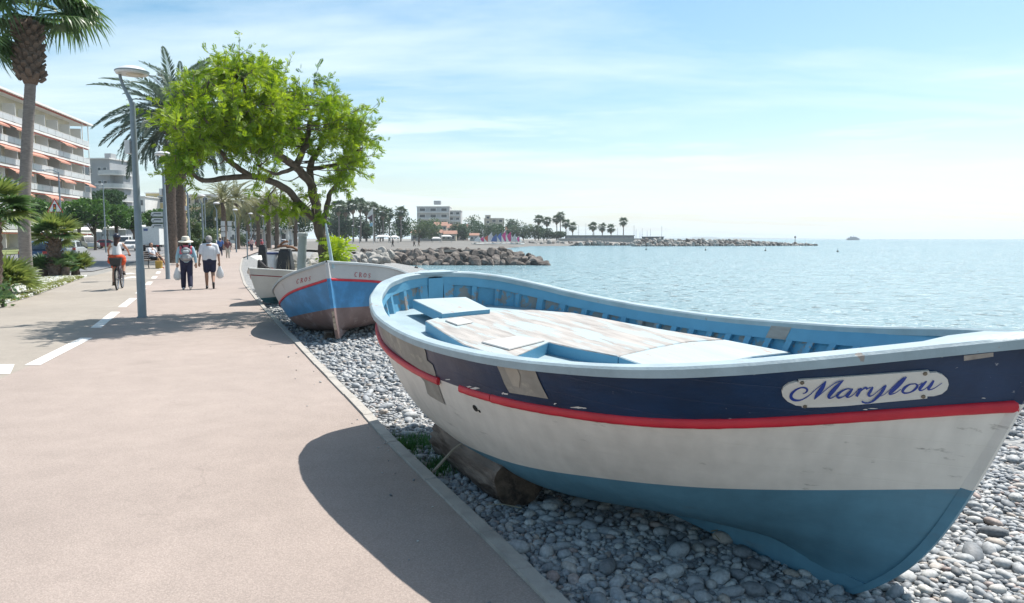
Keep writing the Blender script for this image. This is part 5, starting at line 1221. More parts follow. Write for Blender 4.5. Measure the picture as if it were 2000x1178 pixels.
# ================================================================== PEOPLE
def remesh(parts, m, name, vox=.016, smooth=4):
    """one continuous skin grown over tapered limbs (p0, p1, r0, r1)"""
    mb = MB()
    for p0, p1, r0, r1 in parts:
        p0, p1 = Vector(p0), Vector(p1); d = p1 - p0
        if d.length < 1e-5: d = Vector((0, 0, 1e-3)); p1 = p0 + d
        u = d.normalized(); pts, rad = [], []
        for a in (88, 60, 30): pts.append(p0 - u * r0 * math.sin(R(a))); rad.append(r0 * math.cos(R(a)))
        pts += [p0, p1]; rad += [r0, r1]
        for a in (30, 60, 88): pts.append(p1 + u * r1 * math.sin(R(a))); rad.append(r1 * math.cos(R(a)))
        mb.tube(pts, rad, 12)
    o = bpy.data.objects.new('tmp', mb.mesh('tmp', m)); COL.objects.link(o); md = o.modifiers.new('r', 'REMESH'); md.mode = 'VOXEL'; md.voxel_size = vox
    if smooth: s2 = o.modifiers.new('s', 'SMOOTH'); s2.factor = .5; s2.iterations = smooth
    me = bpy.data.meshes.new_from_object(o.evaluated_get(bpy.context.evaluated_depsgraph_get())); bpy.data.objects.remove(o)
    me.name = name; me.materials.clear(); me.materials.append(m); me.polygons.foreach_set('use_smooth', [True] * len(me.polygons)); return me
def join_meshes(ms, name):
    bm = bmesh.new()
    for m_ in ms: bm.from_mesh(m_)
    me = bpy.data.meshes.new(name); bm.to_mesh(me); bm.free(); me.materials.append(ms[0].materials[0]); me.polygons.foreach_set('use_smooth', [True] * len(me.polygons)); return me
def hand_bones(w, d, fwd, side):
    """palm and five curled fingers at wrist w; d: hand direction, fwd: direction the fingers curl to, side: thumb side"""
    d, f, s_ = Vector(d).normalized(), Vector(fwd).normalized(), Vector(side).normalized(); B_ = [(w, Vector(w) + d * .085, .026, .034)]
    for k, l in ((-1.5, .062), (-.5, .075), (.5, .080), (1.5, .072)):
        a = Vector(w) + d * .085 + s_ * .016 * k; m_ = a + d * l * .5 + f * .012; B_ += [(a, m_, .0095, .009), (m_, m_ + d * l * .32 + f * l * .38, .009, .0075)]
    a = Vector(w) + d * .03 + s_ * .028; m_ = a + d * .035 + s_ * .022 + f * .008; B_ += [(a, m_, .0115, .0105), (m_, m_ + d * .03 + f * .016, .0105, .008)]
    return B_
SK = mat('skin', (.42, .25, .18), .55, .08, 6)
SK2 = mat('skin_tan', (.34, .19, .13), .55, .08, 6)
M_HAIRB = mat('brown_hair', (.05, .022, .015), .5, .3, 30, bump=.4, bscale=80); M_HAIRG = mat('grey_hair', (.26, .25, .25), .6, .3, 30, bump=.5, bscale=80)
M_EYE = mat('eye_dark', (.02, .018, .016), .3)
def head_parts(c, f, s=1.0):
    """bones for head + neck + ears + nose; c head centre, f facing direction"""
    c, f = Vector(c), Vector(f).normalized(); u = Vector((0, 0, 1)); sd = f.cross(u).normalized()
    return [(c + u * .035 * s, c + u * .03 * s - f * .025 * s, .092 * s, .088 * s), (c - u * .03 * s + f * .02 * s, c - u * .085 * s + f * .035 * s, .07 * s, .045 * s), (c - u * .06 * s - f * .02 * s, c - u * .21 * s - f * .03 * s, .052 * s, .056 * s),
            (c + f * .088 * s, c + f * .108 * s - u * .028 * s, .013 * s, .016 * s)] + [(c + sd * .088 * k * s + u * .012 * s, c + sd * .088 * k * s - u * .022 * s, .018 * s, .014 * s) for k in (-1, 1)]
def person(label, loc, rz, sk, bones, hands, clothes, head_c, face, hair=None, vox=.016, group=None, name='person'):
    r = thing(name, label, 'person', loc, (0, 0, rz), group)
    ms = [remesh(bones + head_parts(head_c, face), sk, 'body', vox)] + [remesh(h, sk, 'hand', .006, 2) for h in hands]
    body = obj('body', join_meshes(ms, 'body'), r)
    for nm_, bn, m_, vx in clothes: obj(nm_, remesh(bn, m_, nm_, vx), r)
    if hair: obj('hair', remesh(hair[0], hair[1], 'hair', .013, 3), r)
    f = Vector(face).normalized(); sd = f.cross(Vector((0, 0, 1))).normalized(); c = Vector(head_c)
    for k in (-1, 1): MB().lathe([(.001, -.012), (.010, -.006), (.012, 0), (.010, .006), (.001, .012)], c + f * .087 + sd * .034 * k + Vector((0, 0, .008)), 8).build('eye', M_EYE, r)
    MB().tube([c + f * .082 - sd * .024 - Vector((0, 0, .062)), c + f * .090 - Vector((0, 0, .064)), c + f * .082 + sd * .024 - Vector((0, 0, .062))], [.004, .007, .004], 6).build('mouth', mat('lips', (.35, .12, .10), .5), r)
    return r
def legs(hz, hips, kn, an, rt, rk, ra):
    B_ = []
    for h, k, a in zip(hips, kn, an): B_ += [(h, k, rt, rk), (k, Vector(k).lerp(Vector(a), .35), rk, rk * .98), (Vector(k).lerp(Vector(a), .35), a, rk * .98, ra)]
    return B_
def shoe(a, d, r=.042): d = Vector(d).normalized(); a = Vector(a); return [(a - d * .04 + Vector((0, 0, -.045)), a + d * .15 + Vector((0, 0, -.055)), r, r * .8), (a + Vector((0, 0, 0)), a + Vector((0, 0, -.05)), r, r)]
def plastic_bag(label, hand, m_name, group=None):
    t = thing('plastic_bag', label, 'bag', (hand[0], hand[1], 0)); z = hand[2]; rows = []
    for i in range(9):
        s_ = i / 8; rr = interp(s_, [0, .15, .45, .8, .95, 1], [.02, .05, .10, .125, .10, .05])
        rows.append([Vector((math.cos(a) * rr * (1 + .18 * fbm(math.cos(a) * 2, math.sin(a) * 2, s_ * 3 + z)), math.sin(a) * rr * .75 * (1 + .2 * fbm(math.cos(a) * 2, math.sin(a) * 2, 9 + s_ * 3)), z - .02 - s_ * .42)) for a in [2 * math.pi * k / 14 for k in range(14)]])
    mb = MB().grid(rows, close=True); mb.add(rows[-1], [tuple(range(14))]); mb.build('sack', mat('white_plastic', (.62, .63, .64), .35, .08, 9, bump=.5, bscale=18, trans=.25), t, smooth=True)
    for dx in (-.03, .03): MB().tube([(dx, 0, z - .1), (dx * .4, 0, z - .02), (0, 0, z + .02)], [.015, .01, .008], 5).build('handle', mat('white_handle', (.62, .63, .64), .4), t)
    return t
V3 = Vector
# woman with straw hat, walking away
M_PINK = mat('pink_cotton', (.55, .12, .17), .8, .1, 8); M_SKYB = mat('pale_blue_cotton', (.30, .47, .56), .8, .1, 8); M_NAVYC = mat('navy_cotton', (.018, .02, .05), .8, .2, 8); M_GREYB = mat('grey_canvas', (.22, .23, .245), .8, .2, 12, bump=.3, bscale=50)
W0 = gp(366, 566)
hips, kn, an = [(-.085, 0, .86), (.085, 0, .86)], [(-.10, .10, .47), (.09, -.02, .47)], [(-.11, .14, .09), (.10, -.22, .13)]
arms = [(-.18, 0, 1.30), (-.255, -.02, 1.05), (-.27, .08, .82)], [(.18, 0, 1.30), (.255, -.05, 1.05), (.275, -.02, .82)]
bones = [((0, 0, .9), (0, 0, 1.12), .135, .12), ((0, 0, 1.12), (0, 0, 1.3), .12, .11), ((-.14, 0, 1.31), (.14, 0, 1.31), .06, .06)] + legs(0, hips, kn, an, .085, .055, .038)
for a in arms: bones += [(a[0], a[1], .046, .038), (a[1], a[2], .038, .026)]
pant = [((-.07, 0, .88), (.07, 0, .88), .125, .125), ((0, 0, .88), (0, 0, .96), .14, .13)] + legs(0, hips, kn, an, .105, .085, .072)
top = [((0, 0, .93), (0, 0, 1.1), .155, .14), ((-.06, 0, 1.05), (.06, 0, 1.05), .135, .135)] + [(a[0], a[1], .062, .052) for a in arms] + [(a[1], Vector(a[1]).lerp(Vector(a[2]), .8), .052, .042) for a in arms]
yoke = [((-.13, 0, 1.30), (.13, 0, 1.30), .082, .082), ((0, 0, 1.14), (0, 0, 1.3), .15, .13), ((-.07, 0, 1.18), (.07, 0, 1.18), .135, .135)]
wom = person('woman in a white straw hat and pink top with a grey backpack, walking away', W0, R(22), SK, bones, [hand_bones(a[2], (0, .25, -1), (0, 1, 0), (-1 if a[0][0] > 0 else 1, .4, 0)) for a in arms],
       [('trousers', pant, M_NAVYC, .016), ('blouse', top, M_SKYB, .016), ('yoke', yoke, M_PINK, .016), ('shoe', shoe(an[0], (0, 1, 0)), mat('white_shoe', (.6, .6, .6), .6), .012), ('shoe', shoe(an[1], (0, .8, -.5)), mat('white_shoe', (.6, .6, .6), .6), .012)],
       (0, .03, 1.50), (0, 1, -.05), ([((0, .0, 1.52), (0, -.01, 1.44), .105, .09)], M_HAIRB))
hat = thing('straw_hat', 'wide-brimmed white straw hat worn by the woman with the backpack', 'hat', W0 + V3((0, 0, 1.53)), (R(6), 0, R(22)))
MB().lathe([(.225, -.035), (.215, -.02), (.13, .01), (.118, .03), (.112, .10), (.09, .135), (.001, .145)], (0, .03, 0), 24).build('hat_body', mat('straw', (.66, .61, .52), .8, .1, 30, bump=.4, bscale=90), hat, smooth=50.0)
MB().lathe([(.121, .015), (.122, .02), (.118, .05), (.114, .052)], (0, .03, 0), 24).build('hat_band', mat('hat_band', (.55, .47, .38), .8), hat, smooth=True)
bp_ = thing('backpack', 'grey backpack with dark straps on the woman in the straw hat', 'backpack', W0, (0, 0, R(22)))
obj('pack', remesh([((-.07, -.20, 1.0), (.07, -.20, 1.0), .10, .10), ((-.06, -.19, 1.22), (.06, -.19, 1.22), .085, .085), ((0, -.2, .98), (0, -.19, 1.24), .11, .10)], M_GREYB, 'pack', .014), bp_)
obj('front_pocket', remesh([((-.05, -.29, 1.0), (.05, -.29, 1.0), .055, .055), ((-.05, -.285, 1.07), (.05, -.285, 1.07), .05, .05)], mat('pale_grey_canvas', (.33, .34, .35), .8), 'front_pocket', .012), bp_)
obj('top_loop', remesh([((-.05, -.27, 1.20), (.05, -.27, 1.20), .04, .04)], mat('pale_grey_canvas', (.45, .50, .52), .8), 'top_loop', .012), bp_)
for k in (-1, 1): MB().tube(smooth_path([(k * .08, -.13, 1.28), (k * .12, -.02, 1.40), (k * .13, .10, 1.28), (k * .14, .06, 1.05), (k * .12, -.12, .98)], 4), .022, 6, flat=.4).build('strap', M_NAVYC, bp_, smooth=True)
plastic_bag('white plastic carrier bag in the left hand of the woman in the straw hat', (Matrix.Rotation(R(22), 3, 'Z') @ V3((-.275, .12, .74))) + W0, 'w')
# grey-haired man, walking away
M0 = gp(411, 564)
hips, kn, an = [(-.09, 0, .88), (.09, 0, .88)], [(-.10, .06, .48), (.09, .05, .49)], [(-.10, .08, .09), (.10, -.22, .20)]
arms = [(-.20, 0, 1.36), (-.27, -.03, 1.08), (-.31, .06, .85)], [(.20, 0, 1.36), (.27, -.05, 1.08), (.29, .02, .84)]
bones = [((0, 0, .92), (0, 0, 1.15), .15, .145), ((0, 0, 1.15), (0, 0, 1.36), .145, .13), ((-.16, 0, 1.38), (.16, 0, 1.38), .07, .07)] + legs(0, hips, kn, an, .09, .06, .04)
for a in arms: bones += [(a[0], a[1], .052, .042), (a[1], a[2], .042, .029)]
shorts = [((-.07, 0, .90), (.07, 0, .90), .145, .145), ((0, 0, .9), (0, 0, .97), .155, .15)] + [(h, Vector(h).lerp(Vector(k), .72), .115, .10) for h, k in zip(hips, kn)]
polo = [((-.07, 0, .90), (.07, 0, .90), .135, .135), ((-.07, 0, .90), (-.09, 0, 1.25), .14, .145), ((.07, 0, .90), (.09, 0, 1.25), .14, .145), ((-.09, 0, 1.25), (-.13, 0, 1.36), .14, .095), ((.09, 0, 1.25), (.13, 0, 1.36), .14, .095), ((-.16, 0, 1.36), (.16, 0, 1.36), .092, .092), ((0, 0, 1.05), (0, 0, 1.25), .178, .172), ((0, 0, 1.25), (0, 0, 1.38), .172, .12)] + [(a[0], Vector(a[0]).lerp(Vector(a[1]), .75), .078, .07) for a in arms]
M_SHB = mat('black_shoe', (.02, .02, .022), .6)
man = person('grey-haired man in a white polo shirt and navy shorts, walking away', M0, R(21), SK2, bones, [hand_bones(a[2], (0, .2, -1), (0, 1, 0), (-1 if a[0][0] > 0 else 1, .4, 0)) for a in arms],
       [('shorts', shorts, M_NAVYC, .016), ('polo_shirt', polo, mat('white_cotton', (.60, .61, .64), .8, .05, 6), .016), ('collar', [((0, .0, 1.44), (0, .0, 1.47), .085, .078)], M_NAVYC, .012), ('shoe', shoe(an[0], (0, 1, 0)), M_SHB, .012), ('shoe', shoe(an[1], (0, .6, -.75)), M_SHB, .012)],
       (0, .04, 1.57), (0, 1, -.05), ([((0, .01, 1.60), (0, -.015, 1.565), .103, .098)], M_HAIRG))
plastic_bag('white plastic carrier bag in the right hand of the grey-haired man', (Matrix.Rotation(R(21), 3, 'Z') @ V3((.30, .06, .76))) + M0, 'm')
# ---- cyclist
C0 = gp(229, 567); CR = R(20)
bike = thing('bicycle', 'city bicycle ridden away from us on the cycle lane', 'bicycle', C0, (0, 0, CR))
M_TYRE = mat('tyre', (.02, .02, .02), .8); M_FRAME = mat('bike_frame', (.05, .035, .06), .4, metal=.3); M_STEEL = mat('steel', (.4, .4, .41), .35, metal=.8)
def wheel(y):
    rows = []
    for i in range(28):
        a = 2 * math.pi * i / 28; c = V3((0, y + .32 * math.cos(a), .345 + .32 * math.sin(a))); d = V3((0, math.cos(a), math.sin(a))); rows.append([c + (d * math.cos(b) + V3((1, 0, 0)) * math.sin(b)) * .024 for b in [2 * math.pi * k / 8 for k in range(8)]])
    rows.append(rows[0]); w = MB().grid(rows, close=True).build('wheel', M_TYRE, bike, smooth=True)
    rows = []
    for i in range(29):
        a = 2 * math.pi * i / 28; d = V3((0, math.cos(a), math.sin(a))); c = V3((0, y, .345)); rows.append([c + d * .297 + V3((-.012, 0, 0)), c + d * .285, c + d * .297 + V3((.012, 0, 0))])
    MB().grid(rows).build('rim', M_STEEL, w); mb = MB()
    for i in range(14): a = 2 * math.pi * i / 14; mb.tube([(0, y, .345), (0, y + .29 * math.cos(a), .345 + .29 * math.sin(a))], .0025, 4)
    mb.build('spokes', M_STEEL, w); MB().tube([(-.06, y, .345), (.06, y, .345)], .022, 8).build('hub', M_STEEL, w)
wheel(0.0); wheel(1.06)
mb = MB()
for p in (((0, .42, .30), (0, .27, .80)), ((0, .42, .30), (0, .86, .78)), ((0, .30, .70), (0, .88, .86)), ((0, .90, .92), (0, 1.06, .345)), ((-.055, 0, .345), (-.03, .42, .30)), ((.055, 0, .345), (.03, .42, .30)), ((-.055, 0, .345), (-.03, .28, .74)), ((.055, 0, .345), (.03, .28, .74))): mb.tube(p, .016, 8)
mb.build('frame', M_FRAME, bike); MB().tube([(0, .26, .80), (0, .24, .92)], .015, 8).build('seat_post', M_STEEL, bike)
obj('saddle', remesh([((0, .10, .945), (0, .36, .95), .075, .03), ((-.05, .12, .945), (.05, .12, .945), .05, .05)], M_CHAR, 'saddle', .012), bike)
MB().tube(smooth_path([(-.31, .72, 1.06), (-.20, .84, 1.08), (0, .87, 1.04), (.20, .84, 1.08), (.31, .72, 1.06)], 4), .014, 8).build('handlebar', M_STEEL, bike)
for k in (-1, 1): MB().tube([(k * .25, .78, 1.07), (k * .32, .70, 1.06)], .019, 8).build('grip', M_CHAR, bike)
mb = MB(); mb.tube([(-.11, .42, .30), (.11, .42, .30)], .015, 6); mb.box((-.11, .42, .22), (.02, .03, .17)); mb.box((.11, .42, .38), (.02, .03, .17)); mb.build('crank', M_STEEL, bike)
MB().box((-.16, .42, .135), (.09, .07, .02)).build('pedal', M_CHAR, bike); MB().box((.16, .42, .465), (.09, .07, .02)).build('pedal', M_CHAR, bike)
mb = MB(); mb.box((0, -.02, .745), (.13, .38, .02)); [mb.tube([(k * .06, -.05, .74), (k * .06, 0, .345)], .007, 5) for k in (-1, 1)]; mb.build('rear_rack', M_CHAR, bike)
MB().box((0, -.13, .80), (.05, .03, .04)).build('rear_light', mat('red_reflector', (.4, .02, .02), .3), bike)
bs = thing('bicycle_basket', 'black basket on the rear rack of the bicycle', 'basket', C0, (0, 0, CR)); mb = MB(); mb.add([V3((a * .13, -.03 + b * .15, .758)) for a, b in ((-1, -1), (1, -1), (1, 1), (-1, 1))] + [V3((a * .17, -.03 + b * .19, 1.0)) for a, b in ((-1, -1), (1, -1), (1, 1), (-1, 1))], [(3, 2, 1, 0), (0, 1, 5, 4), (1, 2, 6, 5), (2, 3, 7, 6), (3, 0, 4, 7), (4, 5, 6, 7)]); o = mb.build('tub', M_CHAR, bs); o.modifiers.new('b', 'BEVEL').width = .02
MB().tube([(-.18, -.22, 1.0), (.18, -.22, 1.0), (.18, .16, 1.0), (-.18, .16, 1.0), (-.18, -.22, 1.0)], .012, 6).build('rim', M_CHAR, bs)
hips, kn, an = [(-.09, .22, 1.0), (.09, .22, 1.0)], [(-.13, .50, .60), (.13, .58, .78)], [(-.15, .42, .22), (.15, .42, .55)]
arms = [(-.17, .32, 1.42), (-.27, .46, 1.24), (-.29, .68, 1.11)], [(.17, .32, 1.42), (.28, .46, 1.24), (.29, .68, 1.11)]
bones = [((0, .22, 1.0), (0, .27, 1.22), .135, .115), ((0, .27, 1.22), (0, .31, 1.40), .115, .11), ((-.13, .32, 1.42), (.13, .32, 1.42), .055, .055)] + legs(0, hips, kn, an, .09, .058, .04)
for a in arms: bones += [(a[0], a[1], .043, .036), (a[1], a[2], .036, .026)]
blouse = [((0, .24, 1.08), (0, .28, 1.25), .145, .13), ((0, .28, 1.25), (0, .31, 1.38), .13, .12), ((-.10, .315, 1.41), (.10, .315, 1.41), .072, .072)]
skirt = [((-.13, .20, .98), (.13, .20, .98), .13, .13), ((0, .22, 1.0), (0, .24, 1.1), .15, .13), ((-.17, .18, .90), (-.13, .28, .96), .10, .11), ((.17, .18, .90), (.13, .30, .96), .10, .11), ((-.10, .25, .97), (-.12, .45, .72), .10, .09), ((.10, .25, .97), (.12, .48, .84), .10, .09)]
cyc = person('cyclist in a dark helmet, white top and orange-red skirt, riding away', C0, CR, SK, bones, [hand_bones(a[2], (0, 1, -.25), (0, .2, -1), (-1 if a[0][0] > 0 else 1, .3, 0)) for a in arms],
       [('blouse', blouse, mat('white_blouse', (.60, .60, .60), .8, .05, 6), .016), ('skirt', skirt, mat('orange_red_cloth', (.60, .085, .03), .8, .1, 6), .016), ('shoe', shoe(an[0], (0, 1, 0)), mat('brown_shoe', (.12, .08, .05), .6), .012), ('shoe', shoe(an[1], (0, 1, -.1)), mat('dark_shoe', (.04, .03, .03), .6), .012)],
       (0, .37, 1.61), (0, 1, -.05), ([((0, .35, 1.62), (0, .31, 1.55), .098, .09), ((0, .28, 1.52), (0, .22, 1.36), .065, .045), ((-.03, .27, 1.5), (-.04, .22, 1.40), .05, .04)], M_HAIRB))
hm = thing('helmet', 'dark cycling helmet on the cyclist', 'helmet', C0, (0, 0, CR)); MB().lathe([(.125, -.01), (.128, .02), (.118, .07), (.085, .11), (.04, .128), (.001, .132)], (0, .355, 1.635), 20, Matrix.Diagonal((.88, 1.08, 1)).to_3x3()).build('shell', mat('helmet_navy', (.018, .022, .04), .35), hm, smooth=True)
for k in (-1, 0, 1): MB().tube(smooth_path([(k * .05, .24, 1.70), (k * .055, .35, 1.768 - .01 * abs(k)), (k * .05, .46, 1.71)], 4), .010, 6).build('ridge', M_CHAR, hm, smooth=True)
# ---- bench with seated person
B0 = gp(303, 524); BR = R(112)       # the bench looks to the sea
bench = thing('park_bench', 'dark slatted bench with iron legs beside the date palm', 'bench', B0, (0, 0, R(75)))
M_SLAT = mat('bench_slat', (.085, .055, .04), .7, .2, 8, stretch=(1, .2, 1)); M_IRON = mat('cast_iron', (.02, .02, .022), .5)
for k in range(4): MB().box((0, -.02 + k * .105 - .14, .44), (1.6, .085, .03)).build('seat_slat', M_SLAT, bench)
for k in range(4): MB().box((0, .27 + .03 * k, .52 + k * .105), (1.6, .028, .085), M=Matrix.Rotation(R(-14), 3, 'X')).build('back_slat', M_SLAT, bench)
for x in (-.68, .68):
    mb = MB(); mb.tube([(x, -.20, 0), (x, -.16, .22), (x, -.20, .42)], .025, 6); mb.tube([(x, .26, 0), (x, .18, .22), (x, .24, .42), (x, .38, .88)], .025, 6); mb.tube([(x, -.2, .42), (x, .24, .42)], .022, 6); mb.tube([(x, .27, .62), (x, -.05, .64), (x, -.22, .60), (x, -.2, .42)], .02, 6); mb.build('leg', M_IRON, bench)
# sitter: local frame of the bench, facing -Y
hips, kn, an = [(-.09, .10, .54), (.09, .10, .54)], [(-.12, -.34, .53), (.12, -.36, .54)], [(-.12, -.50, .09), (.14, -.62, .10)]
arms = [(-.19, .20, 1.04), (-.25, .08, .80), (-.12, -.16, .70)], [(.19, .20, 1.04), (.26, .08, .80), (.12, -.18, .68)]
bones = [((0, .12, .56), (0, .18, .85), .14, .14), ((0, .18, .85), (0, .21, 1.03), .14, .12), ((-.15, .21, 1.05), (.15, .21, 1.05), .065, .065)] + legs(0, hips, kn, an, .08, .058, .04)
for a in arms: bones += [(a[0], a[1], .05, .04), (a[1], a[2], .04, .028)]
person('person in a white shirt and dark shorts sitting on the bench', B0, R(75), SK2, bones, [hand_bones(a[2], (0, -1, -.2), (0, 0, -1), (-1 if a[0][0] > 0 else 1, 0, 0)) for a in arms],
       [('shirt', [((0, .13, .60), (0, .18, .86), .16, .16), ((-.12, .2, 1.02), (.12, .2, 1.02), .10, .10)] + [(a[0], Vector(a[0]).lerp(Vector(a[1]), .7), .072, .066) for a in arms], mat('white_shirt', (.56, .57, .60), .8), .016), ('shorts', [((-.07, .1, .55), (.07, .1, .55), .125, .125)] + [(h, Vector(h).lerp(Vector(k), .85), .105, .09) for h, k in zip(hips, kn)], M_CHAR, .016), ('shoe', shoe(an[0], (0, -1, 0)), mat('red_shoe', (.4, .05, .05), .6), .012), ('shoe', shoe(an[1], (0, -1, 0)), mat('red_shoe', (.4, .05, .05), .6), .012)],
       (0, .20, 1.25), (0, -1, -.1), ([((0, .22, 1.28), (0, .24, 1.24), .10, .095)], M_HAIRB))
t_ = thing('shopping_bag', 'mustard yellow bag on the ground in front of the bench', 'bag', B0 + (Matrix.Rotation(R(75), 3, 'Z') @ V3((-.35, -.55, 0)))); mb = MB(); mb.add([V3((a * .16, b * .10, 0)) for a, b in ((-1, -1), (1, -1), (1, 1), (-1, 1))] + [V3((a * .19, b * .06, .42)) for a, b in ((-1, -1), (1, -1), (1, 1), (-1, 1))], [(3, 2, 1, 0), (0, 1, 5, 4), (1, 2, 6, 5), (2, 3, 7, 6), (3, 0, 4, 7), (4, 5, 6, 7)]); o = mb.build('sack', mat('mustard_cloth', (.42, .26, .06), .8), t_); o.modifiers.new('b', 'BEVEL').width = .03
for k in (-1, 1): MB().tube(smooth_path([(-.08, k * .05, .41), (0, k * .07, .56), (.08, k * .05, .41)], 4), .012, 6).build('handle', mat('mustard_handle', (.3, .18, .05), .8), t_)
# ---- people further off
def walker(label, px_, d, rz, shirt, pants, hairm, hat=None, bare=False, sc=1.0, group='distant people on the promenade', z=0.0):
    hips, kn, an = [(-.085, 0, .87), (.085, 0, .87)], [(-.10, .10, .47), (.09, .02, .48)], [(-.10, .12, .08), (.10, -.20, .12)]
    arms = [(-.19, 0, 1.34), (-.26, -.02, 1.07), (-.27, .10, .84)], [(.19, 0, 1.34), (.26, -.05, 1.07), (.27, -.06, .84)]
    bones = [((0, 0, .9), (0, 0, 1.15), .14, .13), ((0, 0, 1.15), (0, 0, 1.34), .13, .12), ((-.15, 0, 1.36), (.15, 0, 1.36), .062, .062)] + legs(0, hips, kn, an, .085, .056, .04)
    for a in arms: bones += [(a[0], a[1], .048, .04), (a[1], a[2], .04, .028)]
    lo = .45 if bare else 1.0
    pn = [((-.06, 0, .89), (.06, 0, .89), .135, .135)] + [(h, k, .105, .085) for h, k in zip(hips, kn)] + ([] if bare else [(k, a, .085, .065) for k, a in zip(kn, an)])
    tp_ = [((0, 0, .93), (0, 0, 1.2), .165, .16), ((-.14, 0, 1.34), (.14, 0, 1.34), .085, .085)] + [(a[0], Vector(a[0]).lerp(Vector(a[1]), .8), .07, .062) for a in arms]
    p = at(px_, 466, d); p.z = z
    o = person(label, p, rz, SK2, bones, [hand_bones(a[2], (0, .2, -1), (0, 1, 0), (-1 if a[0][0] > 0 else 1, .4, 0)) for a in arms], [('trousers', pn, pants, .025), ('shirt', tp_, shirt, .025), ('shoe', shoe(an[0], (0, 1, 0)), M_SHB, .02), ('shoe', shoe(an[1], (0, 1, -.4)), M_SHB, .02)], (0, .03, 1.55), (0, 1, 0), ([((0, .01, 1.58), (0, -.01, 1.54), .103, .096)], hairm), vox=.025, group=group)
    o.scale = (sc,) * 3; return o
walker('distant person in a blue shirt just right of the grey-haired man', 430, 68, R(24), mat('blue_shirt', (.05, .12, .32), .8), M_NAVYC, M_HAIRB)
walker('distant person in a dark plaid shirt and pale trousers walking towards us', 444, 61, R(200), mat('plaid_shirt', (.15, .06, .065), .8, .5, 14), mat('pale_trousers', (.48, .44, .38), .8), M_HAIRG, sc=.95)
walker('distant person in a pink top and dark trousers beyond the bend of the kerb', 491, 97, R(20), mat('pink_top', (.48, .30, .30), .8), M_NAVYC, M_HAIRB)
walker('far person in dark clothes standing under the distant palms', 567, 165, R(60), M_CHAR, M_CHAR, M_HAIRB)
# ================================================================== TOWN SIDE
M_CREAMW = mat('cream_render', (.62, .56, .42), .85, .08, .5); M_WHITEW = mat('white_render', (.66, .65, .62), .8, .06, .5); M_GREYW = mat('grey_render', (.33, .34, .35), .85, .08, .5); M_GLASS = mat('window_glass', (.05, .06, .07), .12, .3, .6, spec=.6)
M_GLASSL = mat('pale_curtained_glass', (.40, .40, .37), .25, .2, .6, spec=.6); M_AWN = mat('awning_orange', (.42, .20, .145), .8, .15, 1.5); M_VAL = mat('awning_cassette', (.36, .09, .06), .8, .15, 2); M_RAIL = mat('balcony_panel', (.46, .47, .47), .3, .1, 1.0, spec=.5); M_SHUT = mat('shutter', (.30, .27, .22), .7, .1, 3); M_ROOF = mat('terracotta', (.40, .16, .09), .85, .2, 2, bump=.4, bscale=10)
M_YELLOW = mat('ochre_render', (.50, .40, .20), .85, .08, .5)
def big_building():
    c = at(161, 466, 140); c.z = -.05; a = at(0, 466, 108.4); u = V3((a.x - c.x, a.y - c.y, 0)).normalized(); ang = math.atan2(u.y, u.x)
    r = thing('apartment_building', 'long cream apartment block with white balconies and orange awnings at the left', 'building', c, (0, 0, ang))
    # local: +x along the facade towards us, +y = outward (sea side is +y after turning)
    L_, fh, nf, dep = 62, 3.13, 7, 1.9; top = nf * fh + .75; sgn = 1
    MB().box((L_ / 2 + 3.2, -6.2, top / 2), (L_, 12, top)).build('wall', M_CREAMW, r)
    MB().box((L_ / 2 - .1, -5.0, top + .16), (L_ + 3.4, 14.6, .32)).build('roof', M_WHITEW, r)
    for f in range(1, nf + 1):
        z = f * fh - .4
        s_ = MB().box((L_ / 2, .7, z), (L_, 2.5 + .02, .34)).build('balcony_slab', M_WHITEW, r) if f < nf else None
        if f < nf:
            for k in range(20):
                x = .15 + k * 3.05; MB().box((x + 1.5, 1.9, z + .70), (2.95, .04, .82)).build('balcony_panel', M_RAIL, r)
            MB().tube([(0, 1.9, z + 1.17), (L_, 1.9, z + 1.17)], .04, 6).build('handrail', M_WHITEW, r)
            MB().box((.05, .75, z + .68), (.04, 2.3, .8)).build('balcony_panel', M_RAIL, r)
        MB().box((L_ / 2 + .3, 1.78, z - .27 if f < nf else top - .1), (L_ - .6, .22, .2)).build('awning_cassette', M_VAL, r)
        for k in range(11):
            x = 4.4 + k * 5.2 + (f % 2) * .8; zz = (f - 1) * fh + .1
            w = MB().box((x, -.18, zz + 1.35), (2.3, .10, 2.3)).build('window', M_WHITEW, r)
            for j in (-1, 1): MB().box((x + j * .56, -.11, zz + 1.35), (1.0, .05, 2.12)).build('pane', M_GLASS if (k * 7 + f * 3 + j) % 5 else M_GLASSL, w)
            if (k + f) % 3 == 0: MB().box((x + 1.75, -.13, zz + 1.35), (1.0, .08, 2.2)).build('shutter', M_SHUT, r)
            MB().box((x - 2.4, .6, zz + 1.45), (.12, 1.9, 2.5)).build('partition', M_WHITEW, r)
    for (f, x, ln) in ((6, 9, 5), (6, 26, 6), (5, 12, 4.5), (5, 21, 6), (4, .4, 3.4), (4, 10, 5), (4, 17, 6), (3, 16, 5), (2, .4, 3.6), (5, 30, 6), (3, 27, 6), (4, 27, 6), (6, 34, 5)):
        z = f * fh - .68; MB().add([(x, 1.9, z), (x + ln, 1.9, z), (x + ln, 2.9, z - .55), (x, 2.9, z - .55), (x, 2.9, z - .78), (x + ln, 2.9, z - .78)], [(0, 1, 2, 3), (3, 2, 5, 4)]).build('awning', M_AWN, r)
    for x in (.06, 3.0): MB().box((x, 1.85, top / 2), (.13, .13, top)).build('corner_post', M_WHITEW, r)
    MB().box((18, -4, top + .9), (4, 4, 1.4)).build('roof_hut', M_CREAMW, r)
big_building()
